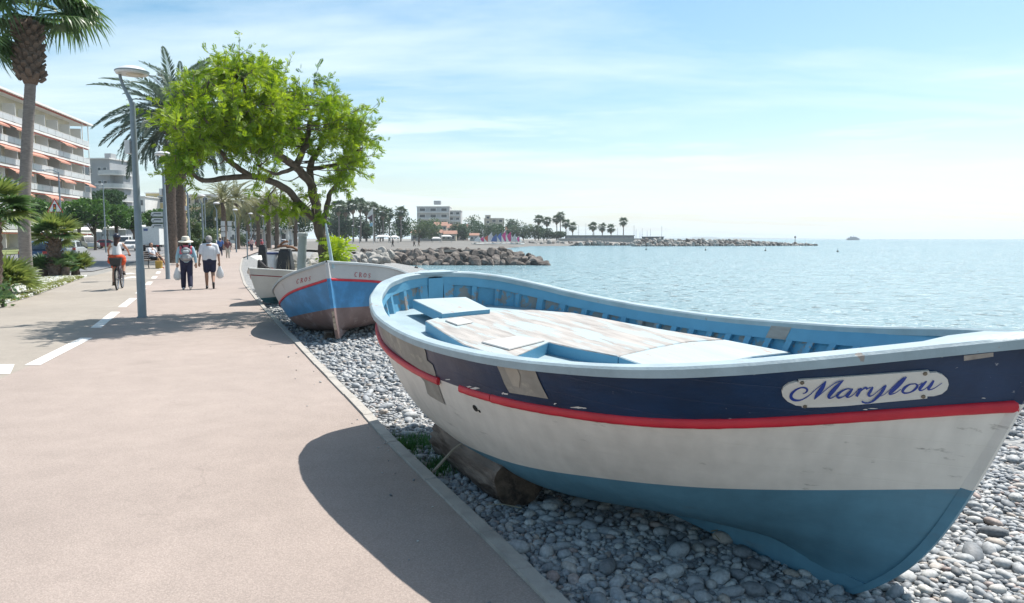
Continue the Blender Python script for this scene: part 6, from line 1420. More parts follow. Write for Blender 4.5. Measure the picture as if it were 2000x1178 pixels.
def grey_building():
    c = at(162, 466, 178); c.z = 0; r = thing('apartment_building', 'grey apartment block with rounded balconies behind the long cream one', 'building', c, (0, 0, R(-6)))
    k = 178 / FPX; w = 62 * k; h = 152 * k + 1.6
    MB().box((w / 2 - 2, 5, h / 2), (w + 4, 10, h)).build('wall', M_GREYW, r); MB().box((w / 2 - 2, 4.9, h + .15), (w + 4.6, 10.6, .3)).build('roof', M_WHITEW, r); MB().box((5.2, 4, h + .9), (1.6, 2, 1.6)).build('chimney', M_GREYW, r)
    for f in range(6):
        z = h - 2.6 - f * 3.1
        for x in (1.1, 2.7) if f % 2 == 0 else (1.9,):
            wd = MB().box((x, -.03, z), (.9 if f % 2 == 0 else 1.5, .10, 1.35)).build('window', M_WHITEW, r); MB().box((x, -.06, z), (.74 if f % 2 == 0 else 1.3, .08, 1.2)).build('pane', M_GLASS, wd); MB().box((x, -.1, z - .74), (1.1, .2, .08)).build('sill', M_WHITEW, wd)
        for x in (5.0, 6.4):
            wd = MB().box((x, -.03, z), (.9, .10, 1.5)).build('window', M_WHITEW, r); MB().box((x, -.06, z), (.74, .08, 1.3)).build('pane', M_GLASS, wd)
        pts = [(4.2, .2, z - 1.15)] + [(7.4 + 3.1 * math.sin(R(q)), 1.9 - 3.1 * math.cos(R(q)), z - 1.15) for q in range(-20, 95, 12)] + [(10.5, 4.5, z - 1.15), (4.2, 4.5, z - 1.15)]
        MB().prism(pts, (0, 0, .28)).build('balcony_slab', M_WHITEW, r)
        path = [V3(p) + V3((0, 0, .28)) for p in pts[:-1]]; rows = [[p + V3((0, 0, .02)), p + V3((0, 0, .85))] for p in path]; MB().grid(rows).build('balcony_rail', M_RAIL, r)
    MB().box((7.9, 4.6, h * .42), (4.2, 6.5, h * .84)).build('wing', M_GREYW, r)
grey_building()
def block(name, lab, px0, px1, py0, d, m, depth=10, floors=4, bays=4, roofm=None, rz=0.0, pitched=False, base=0.0, winm=None, balc=False):
    c = at((px0 + px1) / 2, 466, d); c.z = base; w = (px1 - px0) / FPX * d; h = at(px0, py0, d).z - base; r = thing(name, lab, 'building', c, (0, 0, rz))
    MB().box((0, depth / 2, h / 2), (w, depth, h)).build('wall', m, r)
    if pitched: MB().prism([(-w / 2 - .4, -.4, h), (-w / 2 - .4, depth + .4, h), (-w / 2 - .4, depth / 2, h + depth * .22)], (w + .8, 0, 0)).build('roof', roofm or M_ROOF, r)
    else: MB().box((0, depth / 2, h + .15), (w + .6, depth + .6, .3)).build('roof', roofm or M_WHITEW, r)
    fh = h / floors
    for f in range(floors):
        if balc: MB().box((0, -.7, f * fh + .12), (w * .96, 1.4, .22)).build('balcony_slab', M_WHITEW, r); MB().box((0, -1.38, f * fh + .65), (w * .96, .06, .8)).build('balcony_rail', M_RAIL, r)
        for b_ in range(bays):
            x = (b_ + .5) / bays * w - w / 2; wd = MB().box((x, -.02, f * fh + fh * .52), (w / bays * .6, .12, fh * .55)).build('window', M_WHITEW, r); MB().box((x, -.06, f * fh + fh * .52), (w / bays * .5, .1, fh * .46)).build('pane', winm or M_GLASS, wd)
    return r
block('low_building', 'pale low building just right of the grey apartment block', 240, 286, 385, 235, M_WHITEW, floors=4, bays=3)
block('low_building', 'ochre flat-roofed building behind the date palm trunks', 288, 345, 378, 245, M_YELLOW, floors=4, bays=3)
block('low_building', 'cream building with balconies right of the date palm trunks', 346, 428, 381, 260, M_CREAMW, floors=4, bays=5, balc=True)
block('white_building', 'white low building glimpsed behind the far palms', 432, 520, 430, 250, M_WHITEW, floors=2, bays=6)
block('white_building', 'white single-storey kiosk under the far palms', 500, 562, 450, 185, M_WHITEW, floors=1, bays=4, depth=6)
# ---- broadleaf trees
M_PLANE = leaf_mat('plane_tree_leaf', (.025, .075, .018), (.075, .16, .035), .3); M_PINE = leaf_mat('pine_green', (.018, .05, .02), (.04, .095, .03), .15, .7, .2); M_OLIVE = leaf_mat('dull_green_leaf', (.05, .085, .04), (.11, .16, .07), .25); M_BLUEG = leaf_mat('far_green', (.035, .075, .045), (.075, .125, .065), .2)
def blob_pts(rg, lobes, n):
    """leaf positions on/near the skins of several overlapping lobes, thinner inside"""
    out = []
    for (cx, cy, cz, rx, ry, rz_) in lobes:
        k = int(n * (rx * rz_) / sum(l[3] * l[5] for l in lobes)); d = rg.normal(0, 1, (k, 3)); d /= np.linalg.norm(d, axis=1, keepdims=True); rr = (.62 + .42 * rg.random(k) ** .6)[:, None]
        out.append(np.array([cx, cy, cz]) + d * rr * np.array([rx, ry, rz_]))
    return np.concatenate(out)
def broad_tree(lab, px_, d, py_top, py_bot, wpx, m, seed, n=2600, leaf=.34, trunk_py=None, group=None, lobes=9, name='tree', flat=.7, base=0.0, trunk_r=.22, dx=0):
    rg = np.random.default_rng(seed); b = at(px_, 466, d); b.z = base; k = d / FPX; z1 = at(px_, py_top, d).z - base; z0 = at(px_, py_bot, d).z - base; w = wpx * k; h = z1 - z0
    r = thing(name, lab, 'tree', b, group=group); zc = (z0 + z1) / 2
    L_ = [(dx * k + rg.normal(0, w * .24), rg.normal(0, w * .2), zc + rg.uniform(-.28, .30) * h, w * rg.uniform(.20, .30), w * rg.uniform(.2, .3), h * rg.uniform(.22, .34) * flat / .7) for _ in range(lobes)] + [(dx * k, 0, zc, w * .33, w * .3, h * .38)]
    C = blob_pts(rg, L_, n); C = C[(C[:, 2] < z1) & (C[:, 2] > z0 * .9)]
    mb = MB(); mb.tube(smooth_path([(0, 0, -.2), (rg.normal(0, .1), 0, z0 * .6), (dx * k * .5, 0, zc)], 4), [trunk_r * (1 - .06 * i) for i in range(9)], 8)
    for l in L_[:7]: mb.tube(smooth_path([(dx * k * .3, 0, max(.3, z0 * .7)), (l[0] * .5, l[1] * .5, lerp(z0, l[2], .6)), (l[0], l[1], l[2])], 3), [trunk_r * .5 * (1 - .12 * i) for i in range(7)], 5)
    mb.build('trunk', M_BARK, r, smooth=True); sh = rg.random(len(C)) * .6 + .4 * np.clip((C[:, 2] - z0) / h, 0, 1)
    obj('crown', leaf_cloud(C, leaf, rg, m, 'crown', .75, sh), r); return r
TG = 'plane trees lining the road'
for px_, d, t, bt, w, lab, sd in ((92, 92, 388, 452, 70, 'pollarded plane tree behind the tall fan palm', 1), (155, 100, 390, 450, 62, 'plane tree right of the warning sign', 2), (185, 104, 386, 446, 66, 'plane tree with a dark trunk in front of the white canopies', 3), (228, 112, 400, 450, 56, 'plane tree above the cyclist', 4), (262, 120, 402, 447, 56, 'plane tree left of the nearest lamp post', 5), (300, 126, 408, 450, 52, 'plane tree between the lamp post and the direction boards', 6)):
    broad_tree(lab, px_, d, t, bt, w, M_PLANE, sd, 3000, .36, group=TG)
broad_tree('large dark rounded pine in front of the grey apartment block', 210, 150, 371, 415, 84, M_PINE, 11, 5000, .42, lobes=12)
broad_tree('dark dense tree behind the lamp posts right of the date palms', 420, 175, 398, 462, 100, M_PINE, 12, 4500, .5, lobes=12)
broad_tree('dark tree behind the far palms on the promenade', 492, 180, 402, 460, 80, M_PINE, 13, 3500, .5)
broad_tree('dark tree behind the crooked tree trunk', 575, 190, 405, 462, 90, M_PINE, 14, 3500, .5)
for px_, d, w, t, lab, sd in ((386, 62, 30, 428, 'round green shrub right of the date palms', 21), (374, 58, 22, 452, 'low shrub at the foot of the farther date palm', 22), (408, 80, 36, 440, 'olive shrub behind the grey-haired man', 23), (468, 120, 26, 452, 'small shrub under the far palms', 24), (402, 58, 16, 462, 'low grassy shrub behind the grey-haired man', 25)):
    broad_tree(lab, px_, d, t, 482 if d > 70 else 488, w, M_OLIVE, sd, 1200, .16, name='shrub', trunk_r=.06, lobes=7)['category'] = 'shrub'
# ---- mid-distance palms on the promenade
DF2 = [date_frond('palm_leaf', M_DATEY, 3.9, a, 34, .62, s, .035) for a, s in ((.9, 4), (1.2, 5), (.6, 6))]
PG = 'palms along the far promenade'
for px_, pc, d, lab, sd in ((437, 385, 104, 'leafy olive-green palm, leftmost of the far promenade palms', 1), (463, 382, 112, 'far promenade palm right of the leftmost olive-green one', 2), (524, 392, 118, 'far promenade palm with a slim trunk left of the white poster panel', 3), (540, 398, 126, 'far promenade palm beside the white poster panel', 4), (504, 402, 135, 'shorter far palm between the two palm groups', 5), (577, 400, 140, 'far palm partly behind the crooked tree trunk', 6), (484, 405, 150, 'small far palm behind the standing pedestrian', 7)):
    b = at(px_, 466, d); b.z = -.03; t_ = thing('promenade_palm', lab, 'palm tree', b, group=PG); tz = at(px_, pc + 10, d).z
    ring_trunk([V3((0, 0, -.1)), V3((.1, 0, tz * .5)), V3((.05, 0, tz))], .36, .30, M_PDARK, t_, seg=30, amp=.05); place_fronds(t_, DF2, V3((.05, 0, tz)), 44, R(84), R(-38), 40 + sd, (.85, 1.15))
# ---- vehicles
M_TYR = mat('car_tyre', (.02, .02, .02), .8); M_CGL = mat('car_glass', (.03, .04, .05), .08, .2, 2, spec=.6); M_RIM = mat('car_rim', (.4, .4, .4), .4, metal=.6); M_TL = mat('tail_light', (.45, .03, .03), .3); M_HL = mat('head_light', (.7, .7, .68), .2); M_PLATE2 = mat('number_plate', (.6, .6, .55), .5)
def car(lab, col, px_, d, rz, kind='car', z=-.02, sc=1.0):
    b = at(px_, 466, d); b.z = z; r = thing('parked_car' if kind == 'car' else 'parked_van', lab, 'car' if kind == 'car' else 'van', b, (0, 0, rz), group='vehicles parked along the road'); r.scale = (sc,) * 3
    pm = mat('car_paint', col, .3, .05, 2, spec=.5, coat=.5)
    if kind == 'car': low = [(-2.0, .30), (-2.05, .62), (-1.9, .86), (-1.0, .92), (.85, .90), (1.85, .74), (2.02, .55), (2.0, .30)]; cab = [(-1.75, .88), (-1.35, 1.36), (-.9, 1.46), (.05, 1.45), (.45, 1.28), (1.0, .88)]; hw = .84
    else: low = [(-2.3, .35), (-2.35, .8), (-2.3, 1.1), (1.2, 1.1), (2.25, .95), (2.4, .6), (2.35, .35)]; cab = [(-2.3, 1.05), (-2.28, 2.0), (-2.0, 2.1), (.7, 2.08), (1.1, 1.9), (1.75, 1.05)]; hw = .95
    def shell(prof, w0, w1, zt, name, m):
        mb = MB(); n = len(prof); zs = [p[1] for p in prof]; za, zb = min(zs), max(zs)
        f = lambda z_: lerp(w0, w1, (z_ - za) / (zb - za)); A_ = [(x, -f(z_), z_) for x, z_ in prof]; B_ = [(x, f(z_), z_) for x, z_ in prof]; mb.add(A_ + B_, [tuple(range(n)), tuple(range(2 * n - 1, n - 1, -1))] + [(i, n + i, n + (i + 1) % n, (i + 1) % n) for i in range(n)]); o = mb.build(name, m, r); md = o.modifiers.new('bevel', 'BEVEL'); md.width = .06; md.segments = 2; return o, f
    shell(low, hw * .96, hw, 0, 'body', pm); _, f = shell(cab, hw * .94, hw * .74, 0, 'cabin', pm)
    zs = [p[1] for p in cab]; za, zb = min(zs), max(zs)
    def side(x0, x1, x2, x3, z0, z1, s_): return [(x0, s_ * (f(z0) + .012), z0), (x1, s_ * (f(z0) + .012), z0), (x2, s_ * (f(z1) + .012), z1), (x3, s_ * (f(z1) + .012), z1)]
    for s_ in (-1, 1):
        if kind == 'car': q = [side(-1.45, -.35, -.35, -1.2, .95, 1.36, s_), side(-.25, .78, .32, -.25, .95, 1.36, s_)]
        else: q = [side(.15, 1.5, .95, .15, 1.25, 1.9, s_)]
        for p in q: MB().add(p, [(0, 1, 2, 3)]).build('side_window', M_CGL, r)
    if kind == 'car': wf, wr = ((.96, .93), (.47, 1.27)), ((-1.72, .95), (-1.38, 1.33))
    else: wf, wr = ((1.70, 1.15), (1.14, 1.88)), ((-2.31, 1.25), (-2.295, 1.85))
    for (x0, z0), (x1, z1), o_, nm_ in ((wf[0], wf[1], .03, 'windscreen'), (wr[0], wr[1], -.03, 'rear_window')): MB().add([(x0 + o_, -f(z0) * .9, z0 + .02), (x0 + o_, f(z0) * .9, z0 + .02), (x1 + o_, f(z1) * .9, z1), (x1 + o_, -f(z1) * .9, z1)], [(0, 1, 2, 3)]).build(nm_, M_CGL, r)
    xb, xf = low[1][0], low[-2][0]
    for s_ in (-1, 1):
        MB().box((xb + .02, s_ * hw * .78, .78), (.10, .22, .18)).build('tail_light', M_TL, r); MB().box((xf - .06, s_ * hw * .72, .66), (.12, .30, .14)).build('headlight', M_HL, r)
        for x in (-1.25, 1.28):
            w = MB().tube([(x, s_ * (hw - .19), .31), (x, s_ * (hw + .01), .31)], .31, 18).build('wheel', M_TYR, r, smooth=40.0); MB().tube([(x, s_ * (hw), .31), (x, s_ * (hw + .02), .31)], .19, 12).build('rim', M_RIM, w)
    MB().box((xb - .02, 0, .6), (.03, .5, .12)).build('number_plate', M_PLATE2, r); return r
RD = R(112)
car('dark blue car parked behind the short dark-trunked palm', (.03, .06, .12), 92, 46, R(100)); car('silver car parked beyond the palm bushes at the left', (.35, .38, .38), 138, 62, R(108))
car('white van with a sloped bonnet under the plane trees', (.62, .62, .62), 165, 112, R(-30), 'van'); car('dark red car parked above the cyclist', (.32, .02, .05), 212, 120, R(20)); car('white car with a dark front right of the cyclist', (.6, .6, .6), 256, 100, R(-75)); car('white van behind the white car, right of the cyclist', (.6, .62, .63), 247, 125, R(-80), 'van')
for px_, d, c, lab in ((418, 125, (.5, .52, .55), 'silver car behind the grey-haired man'), (440, 135, (.05, .06, .08), 'black car behind the plaid-shirted pedestrian'), (508, 165, (.30, .03, .05), 'red car under the far palms'), (553, 170, (.5, .5, .5), 'pale car right of the white poster panel'), (482, 150, (.12, .13, .15), 'dark grey car behind the bend of the kerb')): car(lab, c, px_, d, R(100))
def box_truck():
    b = at(300, 466, 96); b.z = -.02; r = thing('box_truck', 'white box truck parked behind the bench', 'truck', b, (0, 0, R(104))); M_BX = mat('truck_white', (.60, .62, .62), .5, .04, 1)
    o = MB().box((0, 0, 1.95), (4.6, 2.3, 2.3)).build('cargo_box', M_BX, r); o.modifiers.new('b', 'BEVEL').width = .04; MB().box((-2.315, 0, 1.95), (.03, 2.1, 2.1)).build('rear_door', mat('truck_door', (.54, .56, .56), .5), r); MB().box((0, 0, 2.98), (4.64, 2.34, .14)).build('top_trim', mat('truck_grey', (.40, .42, .43), .5), r)
    MB().box((.2, 0, .62), (6.4, .9, .26)).build('chassis', M_CHAR, r); o = MB().prism([(2.5, -1.0, .5), (4.1, -1.0, .5), (4.1, -1.0, 1.3), (3.6, -1.0, 2.1), (2.5, -1.0, 2.1)], (0, 2.0, 0)).build('cab', M_BX, r); MB().box((3.9, 0, 1.7), (.3, 1.7, .5), M=Matrix.Rotation(R(32), 3, 'Y')).build('windscreen', M_CGL, r)
    for x in (-1.4, 3.2):
        for s_ in (-1, 1): w = MB().tube([(x, s_ * .75, .42), (x, s_ * 1.02, .42)], .42, 18).build('wheel', M_TYR, r, smooth=40.0); MB().tube([(x, s_ * 1.0, .42), (x, s_ * 1.03, .42)], .22, 12).build('rim', M_RIM, w)
    for s_ in (-1, 1): MB().box((-2.33, s_ * .9, .72), (.05, .3, .16)).build('tail_light', M_TL, r)
    MB().box((-2.34, .4, 2.72), (.02, .5, .3)).build('door_mark', mat('truck_mark', (.08, .12, .25), .5), r)
box_truck()
# ---- white restaurant canopies
M_CANV = mat('white_canvas', (.68, .67, .64), .8, .05, 1)
def canopy(lab, px_, d, wpx, py, hp=.9, group='white restaurant canopies', m=None, dp=3.2):
    b = at(px_, 466, d); b.z = 0; w = wpx / FPX * d; z = at(px_, py, d).z; r = thing('canopy', lab, 'canopy', b, group=group); zz = max(2.0, z)
    A_ = [(-w / 2, -dp / 2, zz - .5), (w / 2, -dp / 2, zz - .5), (w / 2, dp / 2, zz - .5), (-w / 2, dp / 2, zz - .5)]; T_ = [(-w * .28, 0, zz), (w * .28, 0, zz)]
    MB().add(A_ + T_, [(0, 1, 5, 4), (2, 3, 4, 5), (1, 2, 5), (3, 0, 4)]).build('roof', m or M_CANV, r); MB().grid([[V3(p) - V3((0, 0, .02)), V3(p) - V3((0, 0, .3))] for p in A_ + A_[:1]]).build('valance', m or M_CANV, r)
    for p in A_: MB().tube([(p[0] * .96, p[1] * .92, -.3), (p[0] * .96, p[1] * .92, zz - .5)], .05, 6).build('post', M_POLE, r)
for px_, d, w, py, lab in ((95, 88, 46, 434, 'white canopy behind the tall fan palm'), (168, 128, 44, 444, 'white canopy over the white van'), (222, 134, 40, 440, 'white canopy above the dark red car'), (258, 138, 44, 436, 'white canopy above the white vans'), (290, 142, 30, 444, 'white canopy left of the box truck')): canopy(lab, px_, d, w, py)
# ---- tall road lamps
def road_lamp(lab, px_, d, py, dx):
    b = at(px_, 466, d); b.z = 0; z = at(px_, py, d).z; r = thing('road_lamp', lab, 'street lamp', b, group='tall slim road lamps'); MB().tube([(0, 0, 0), (0, 0, z)], [.09, .05], 8).build('pole', M_POLE, r); MB().tube(smooth_path([(0, 0, z - .1), (dx * .4, 0, z + .15), (dx, 0, z + .15)], 4), .035, 6).build('arm', M_POLE, r); MB().box((dx * 1.2, 0, z + .13), (.75, .26, .12)).build('head', M_HEAD, r)
road_lamp('slim road lamp standing above the warning sign', 121, 62, 336, -1.2); road_lamp('slim road lamp in front of the round pine', 206, 85, 362, -.4); road_lamp('slim road lamp with a right-hand arm behind the farther date palm', 402, 92, 385, 1.0)
# road-side traffic island strip with grass verge
tag(strip('grass_verge', lambda y: left_x(y) - 21 - .03 * y, lambda y: left_x(y) - 14.2 - .02 * y, [60, 80, 97, 130, 166, 220], .03, .03, mat('verge_grass', (.16, .19, .07), .95, .25, .6, bump=.5, bscale=12), 2), kind='structure')
# ================================================================== BREAKWATERS AND FAR COAST
M_ROCK = mat('rock_brown_grey', (.125, .107, .095), .9, .4, 1.3, bump=.9, bscale=4, col2=(.25, .22, .19), thr=.6, soft=.1, pscale=1.2, rnd=.35); M_ROCKP = mat('pale_rock', (.30, .285, .26), .9, .25, 1.5, bump=.8, bscale=5, rnd=.25)
def rock_mesh(seed, m):
    rg = np.random.default_rng(seed); bm = bmesh.new(); bmesh.ops.create_icosphere(bm, subdivisions=2, radius=1)
    pl = [V3(rg.normal(0, 1, 3)).normalized() for _ in range(9)]; cut = [rg.uniform(.55, .85) for _ in pl]
    for v in bm.verts:
        for n_, c in zip(pl, cut):
            k = v.co.dot(n_)
            if k > c: v.co -= n_ * (k - c) * .92
        v.co *= 1 + .06 * fbm(*(v.co * 2.2 + V3((seed, 0, 0))))
    me = bpy.data.meshes.new('boulder'); bm.to_mesh(me); bm.free(); me.materials.append(m); return me
ROCKS = [rock_mesh(s, M_ROCK) for s in range(7)]; PROCKS = [rock_mesh(50 + s, M_ROCKP) for s in range(4)]
rgk = np.random.default_rng(77)
def boulder(parent, p, s, ms=ROCKS, base=None):
    o = obj('boulder', ms[int(rgk.integers(len(ms)))], parent); o.location = V3(p) - V3(base) if base is not None else p; o.rotation_euler = rgk.random(3) * 6.28; o.scale = (s * rgk.uniform(.9, 1.35), s * rgk.uniform(.8, 1.1), s * rgk.uniform(.65, .95)); return o
# nearer breakwater
D1 = 90.0; base = at(890, 466, D1); base.z = SEA_Z
bw = thing('breakwater', 'rocky breakwater of brown boulders reaching from the beach into the water', 'breakwater', base)
for row, (z, dy, s0, cnt) in enumerate(((-1.5, -3.2, .78, 38), (-1.05, -2.3, .85, 38), (-.6, -1.4, .85, 36), (-.3, -.4, .75, 34), (-.28, .8, .7, 26), (-.8, 2.2, .8, 20))):
    for k in range(cnt):
        t = (k + rgk.uniform(-.25, .25)) / (cnt - 1); px_ = lerp(722 - row * 2, 1072 - 3 * max(0, z + 1.55) * 14, t); p = at(px_, 466, D1 + dy + rgk.normal(0, .3)); endf = 1 - .5 * sstep(.9, 1, t); p.z = lerp(SEA_Z, z, endf) + rgk.normal(0, .10); boulder(bw, p, s0 * rgk.uniform(.75, 1.2) * (.8 + .2 * endf), base=base)
c0, c1 = at(765, 466, D1 - .3), at(958, 466, D1 - .3)
MB().box(((c0 + c1) / 2 - base).to_tuple()[:2] + (.12 - SEA_Z,), ((c1 - c0).length, 1.4, .3)).build('concrete_walkway', M_KERB, bw)
core = MB(); a0, a1 = at(735, 466, D1) - base, at(1040, 466, D1) - base; core.add([(a0.x, -3.2, -.6), (a1.x, -2.4, -.6), (a1.x, 2.4, -.6), (a0.x, 3.2, -.6), (a0.x, -1.0, 1.1), (a1.x - 2, -.8, .9), (a1.x - 2, .8, .9), (a0.x, 1.0, 1.1)], [(0, 1, 5, 4), (1, 2, 6, 5), (2, 3, 7, 6), (3, 0, 4, 7), (4, 5, 6, 7)]); core.build('rubble_core', mat('dark_rubble', (.05, .05, .05), .95, .3, 1), bw)
# pale rocks on the shore by the crooked tree
sh = thing('shore_rocks', 'pale boulders heaped on the beach behind the crooked tree', 'rocks', (-6, 30, 0))
for k in range(90):
    px_ = rgk.uniform(552, 765); d = rgk.uniform(26, 66) if px_ < 650 else rgk.uniform(60, 88); p = at(px_, 466, d)
    if p.x < kerb_x(p.y) + .7: continue
    s = rgk.uniform(.22, .5) * (1 if d < 50 else 1.5); p.z = -.06 - (.1 if d < 50 else .35) + s * .35; boulder(sh, p, s, PROCKS, (-6, 30, 0))
t_ = thing('dry_grass_clump', 'clump of dry reeds among the pale rocks left of the crooked trunk', 'grass', at(606, 520, 24)); t_.location.z = -.1
rg = np.random.default_rng(3); obj('blades', grass_tufts([(rg.normal(0, .5), rg.normal(0, .4), 0) for _ in range(70)], 1.0, rg, leaf_mat('reed', (.30, .27, .18), (.45, .42, .32), .2), 'blades', 10, .012), t_)
tb = thing('turquoise_bag', 'small turquoise plastic sheet lying among the pale rocks', 'plastic sheet', at(618, 512, 25)); tb.location.z = .55; MB().grid([[V3((x * .12, y * .1, .06 * fbm(x * 2, y * 2))) for x in range(5)] for y in range(5)]).build('sheet', mat('turquoise_plastic', (.15, .45, .5), .4), tb, smooth=True); boulder(sh, at(618, 512, 25.2) * 1.0, .5, PROCKS, (-6, 30, 0)).location.z = .2
# second, longer breakwater further out
D2 = 300.0; base2 = at(1420, 466, D2); base2.z = SEA_Z; bw2 = thing('breakwater', 'long low far breakwater of pale rocks stretching right under the masts', 'breakwater', base2)
for row, (z, dy, s0) in enumerate(((-1.4, -3.2, 1.2), (-.5, -2.0, 1.25), (.35, -.5, 1.2))):
    for k in range(86):
        t = (k + rgk.uniform(-.3, .3)) / 85; px_ = lerp(1236 + row * 3, 1595 - row * 14, t); hf = 1 - .72 * sstep(.55, 1, t); p = at(px_, 466, D2 + dy + 26 * t); p.z = lerp(SEA_Z - .1, z, hf) + rgk.normal(0, .15); boulder(bw2, p, s0 * rgk.uniform(.7, 1.15) * (.65 + .35 * hf), PROCKS if rgk.random() < .6 else ROCKS, base2)
b = at(1553, 466, 322); b.z = SEA_Z + .8; t_ = thing('beacon', 'small dark beacon post near the end of the far breakwater', 'beacon', b); MB().tube([(0, 0, 0), (0, 0, 3)], .12, 6).build('post', M_CHAR, t_); MB().lathe([(.4, 0), (.4, .5), (.001, .9)], (0, 0, 2.6), 8).build('topmark', M_CHAR, t_)
# rocky bank under the far trees
bk = thing('shore_rocks', 'low rocky bank at the waterline right of the coloured sails', 'rocks', (20, 330, 0))
for k in range(170):
    px_ = rgk.uniform(1020, 1290); d = 318 + (px_ - 1020) * .06; p = at(px_, 466, d + rgk.normal(0, 1.5)); p.z = SEA_Z + rgk.random() * 1.2 * (.5 if px_ > 1180 else 1); boulder(bk, p, rgk.uniform(.8, 1.5), PROCKS if rgk.random() < .65 else ROCKS, (20, 330, 0))
# quay wall and marina shed
M_QUAY = mat('quay_concrete', (.36, .36, .34), .9, .12, .4)
b = at(1185, 466, 352); b.z = SEA_Z; t_ = thing('quay_wall', 'long low quay wall below the far palms', 'wall', b); w = 190 / FPX * 352; MB().box((0, 0, 1.5), (w, 4, 3.0)).build('wall', M_QUAY, t_); MB().box((0, -.1, 3.05), (w + .4, 4.4, .22)).build('coping', M_KERB, t_)
b = at(1170, 466, 372); b.z = SEA_Z; t_ = thing('marina_building', 'long low dark-roofed marina building below the far palms', 'building', b); w = 130 / FPX * 372; MB().box((0, 0, 2.2), (w, 8, 4.4)).build('wall', mat('slate_wall', (.20, .22, .25), .8, .1, .4), t_); MB().box((0, 0, 4.55), (w + 1, 9, .35)).build('roof', mat('green_roof', (.12, .17, .13), .8), t_)
for k in range(14): wd = MB().box((-w / 2 + (k + .5) * w / 14, -4.03, 2.7), (1.5, .1, 1.4)).build('window', M_WHITEW, t_); MB().box((-w / 2 + (k + .5) * w / 14, -4.07, 2.7), (1.2, .1, 1.1)).build('pane', M_GLASS, wd)
b = at(1275, 466, 340); b.z = SEA_Z; t_ = thing('harbour_hut', 'small dark harbour hut left of the far breakwater', 'hut', b); MB().box((0, 0, 1.9), (9, 4, 3.8)).build('wall', mat('hut_dark', (.14, .15, .16), .8), t_); MB().box((0, 0, 3.85), (9.6, 4.6, .25)).build('roof', M_CHAR, t_); MB().box((1, -2.03, 1.8), (1.2, .1, 2)).build('door', M_GREYW, t_)
# masts of moored yachts
def yacht(lab, px_, d, py):
    b = at(px_, 466, d); b.z = SEA_Z; r = thing('moored_yacht', lab, 'yacht', b, (0, 0, rgk.uniform(-.6, .6)), group='yachts moored behind the far quay'); z = at(px_, py, d).z - SEA_Z; L_ = 9
    rows = []
    for i in range(13):
        t = i / 12; hw = 1.35 * math.sin(math.pi * min(1, .12 + .88 * t)) ** .7 * (1 if t < 1 else 0); rows.append([(-L_ / 2 + t * L_, s_ * hw * q, zz) for s_, q, zz in ((-1, 1, 1.3), (-1, .7, .1), (1, .7, .1), (1, 1, 1.3))])
    MB().grid(rows, close=True).build('hull', M_WHITEW, r); MB().box((-.3, 0, 1.6), (3.6, 1.5, .7)).build('cabin', M_WHITEW, r); MB().tube([(.6, 0, 1), (.6, 0, z)], [.10, .07], 6).build('mast', M_POLE, r); MB().tube([(.6, 0, 2.4), (-3, 0, 2.5)], .09, 6).build('boom', M_POLE, r); MB().tube([(.6, -1, z * .62), (.6, 1, z * .62)], .04, 5).build('spreader', M_POLE, r)
for k, (px_, py) in enumerate(((1107, 444), (1128, 440), (1142, 436), (1159, 450), (1204, 446), (1236, 440), (1240, 448), (1248, 452), (1252, 446), (1262, 450), (1268, 447), (1290, 441))): yacht('moored yacht behind the far quay, its mast the %s from the left' % 'first second third fourth fifth sixth seventh eighth ninth tenth eleventh twelfth'.split()[k], px_, 395 + 6 * (k % 4), py)
# far low headland
rows = []
for k in range(60):
    px_ = lerp(1290, 1640, k / 59); h = interp(px_, [1290, 1350, 1360, 1400, 1410, 1430, 1480, 1560, 1640], [4, 5, 11, 11, 4, 8, 6, 3, 0]) + .5 * fbm(k * .6, 2); a = at(px_, 466, 4200); rows.append([(a.x, a.y, SEA_Z), (a.x, a.y + 20, max(SEA_Z, h - .5)), (a.x, a.y + 60, max(SEA_Z, h)), (a.x, a.y + 300, SEA_Z)])
tag(MB().grid(rows).build('headland', mat('far_land', (.16, .20, .20), .95, .15, .01), smooth=True), kind='structure')
b = at(1667, 466, 1500); b.z = SEA_Z; t_ = thing('ferry', 'small ferry on the horizon at sea', 'ship', b, (0, 0, R(8))); rows = []
for i in range(13):
    t = i / 12; hw = 3.6 * (1 - max(0, (t - .55) / .45) ** 2); rows.append([(-13 + 26 * t, s_ * hw * q, zz + .8 * t * (zz > 1)) for s_, q, zz in ((-1, 1, 3.0), (-1, .8, 0), (1, .8, 0), (1, 1, 3.0))])
MB().grid(rows, close=True).build('hull', mat('ferry_hull', (.10, .14, .20), .6), t_); MB().box((-1.5, 0, 3.9), (18, 6, 2.4)).build('deckhouse', mat('ferry_white', (.22, .27, .32), .6), t_); MB().box((1.5, 0, 5.8), (8, 4.5, 1.6)).build('bridge', mat('ferry_white2', (.25, .3, .35), .6), t_); MB().tube([(0, 0, 6), (0, 0, 10)], .25, 6).build('mast', M_CHAR, t_); MB().box((-6, 0, 6.2), (2, 2, 2.2)).build('funnel', M_CHAR, t_)
M_FARW = mat('far_white_render', (.42, .42, .41), .85, .06, .5); M_FARC = mat('far_cream_render', (.38, .35, .28), .85, .06, .5); M_FROOF = mat('far_terracotta', (.30, .16, .115), .85, .15, 2)
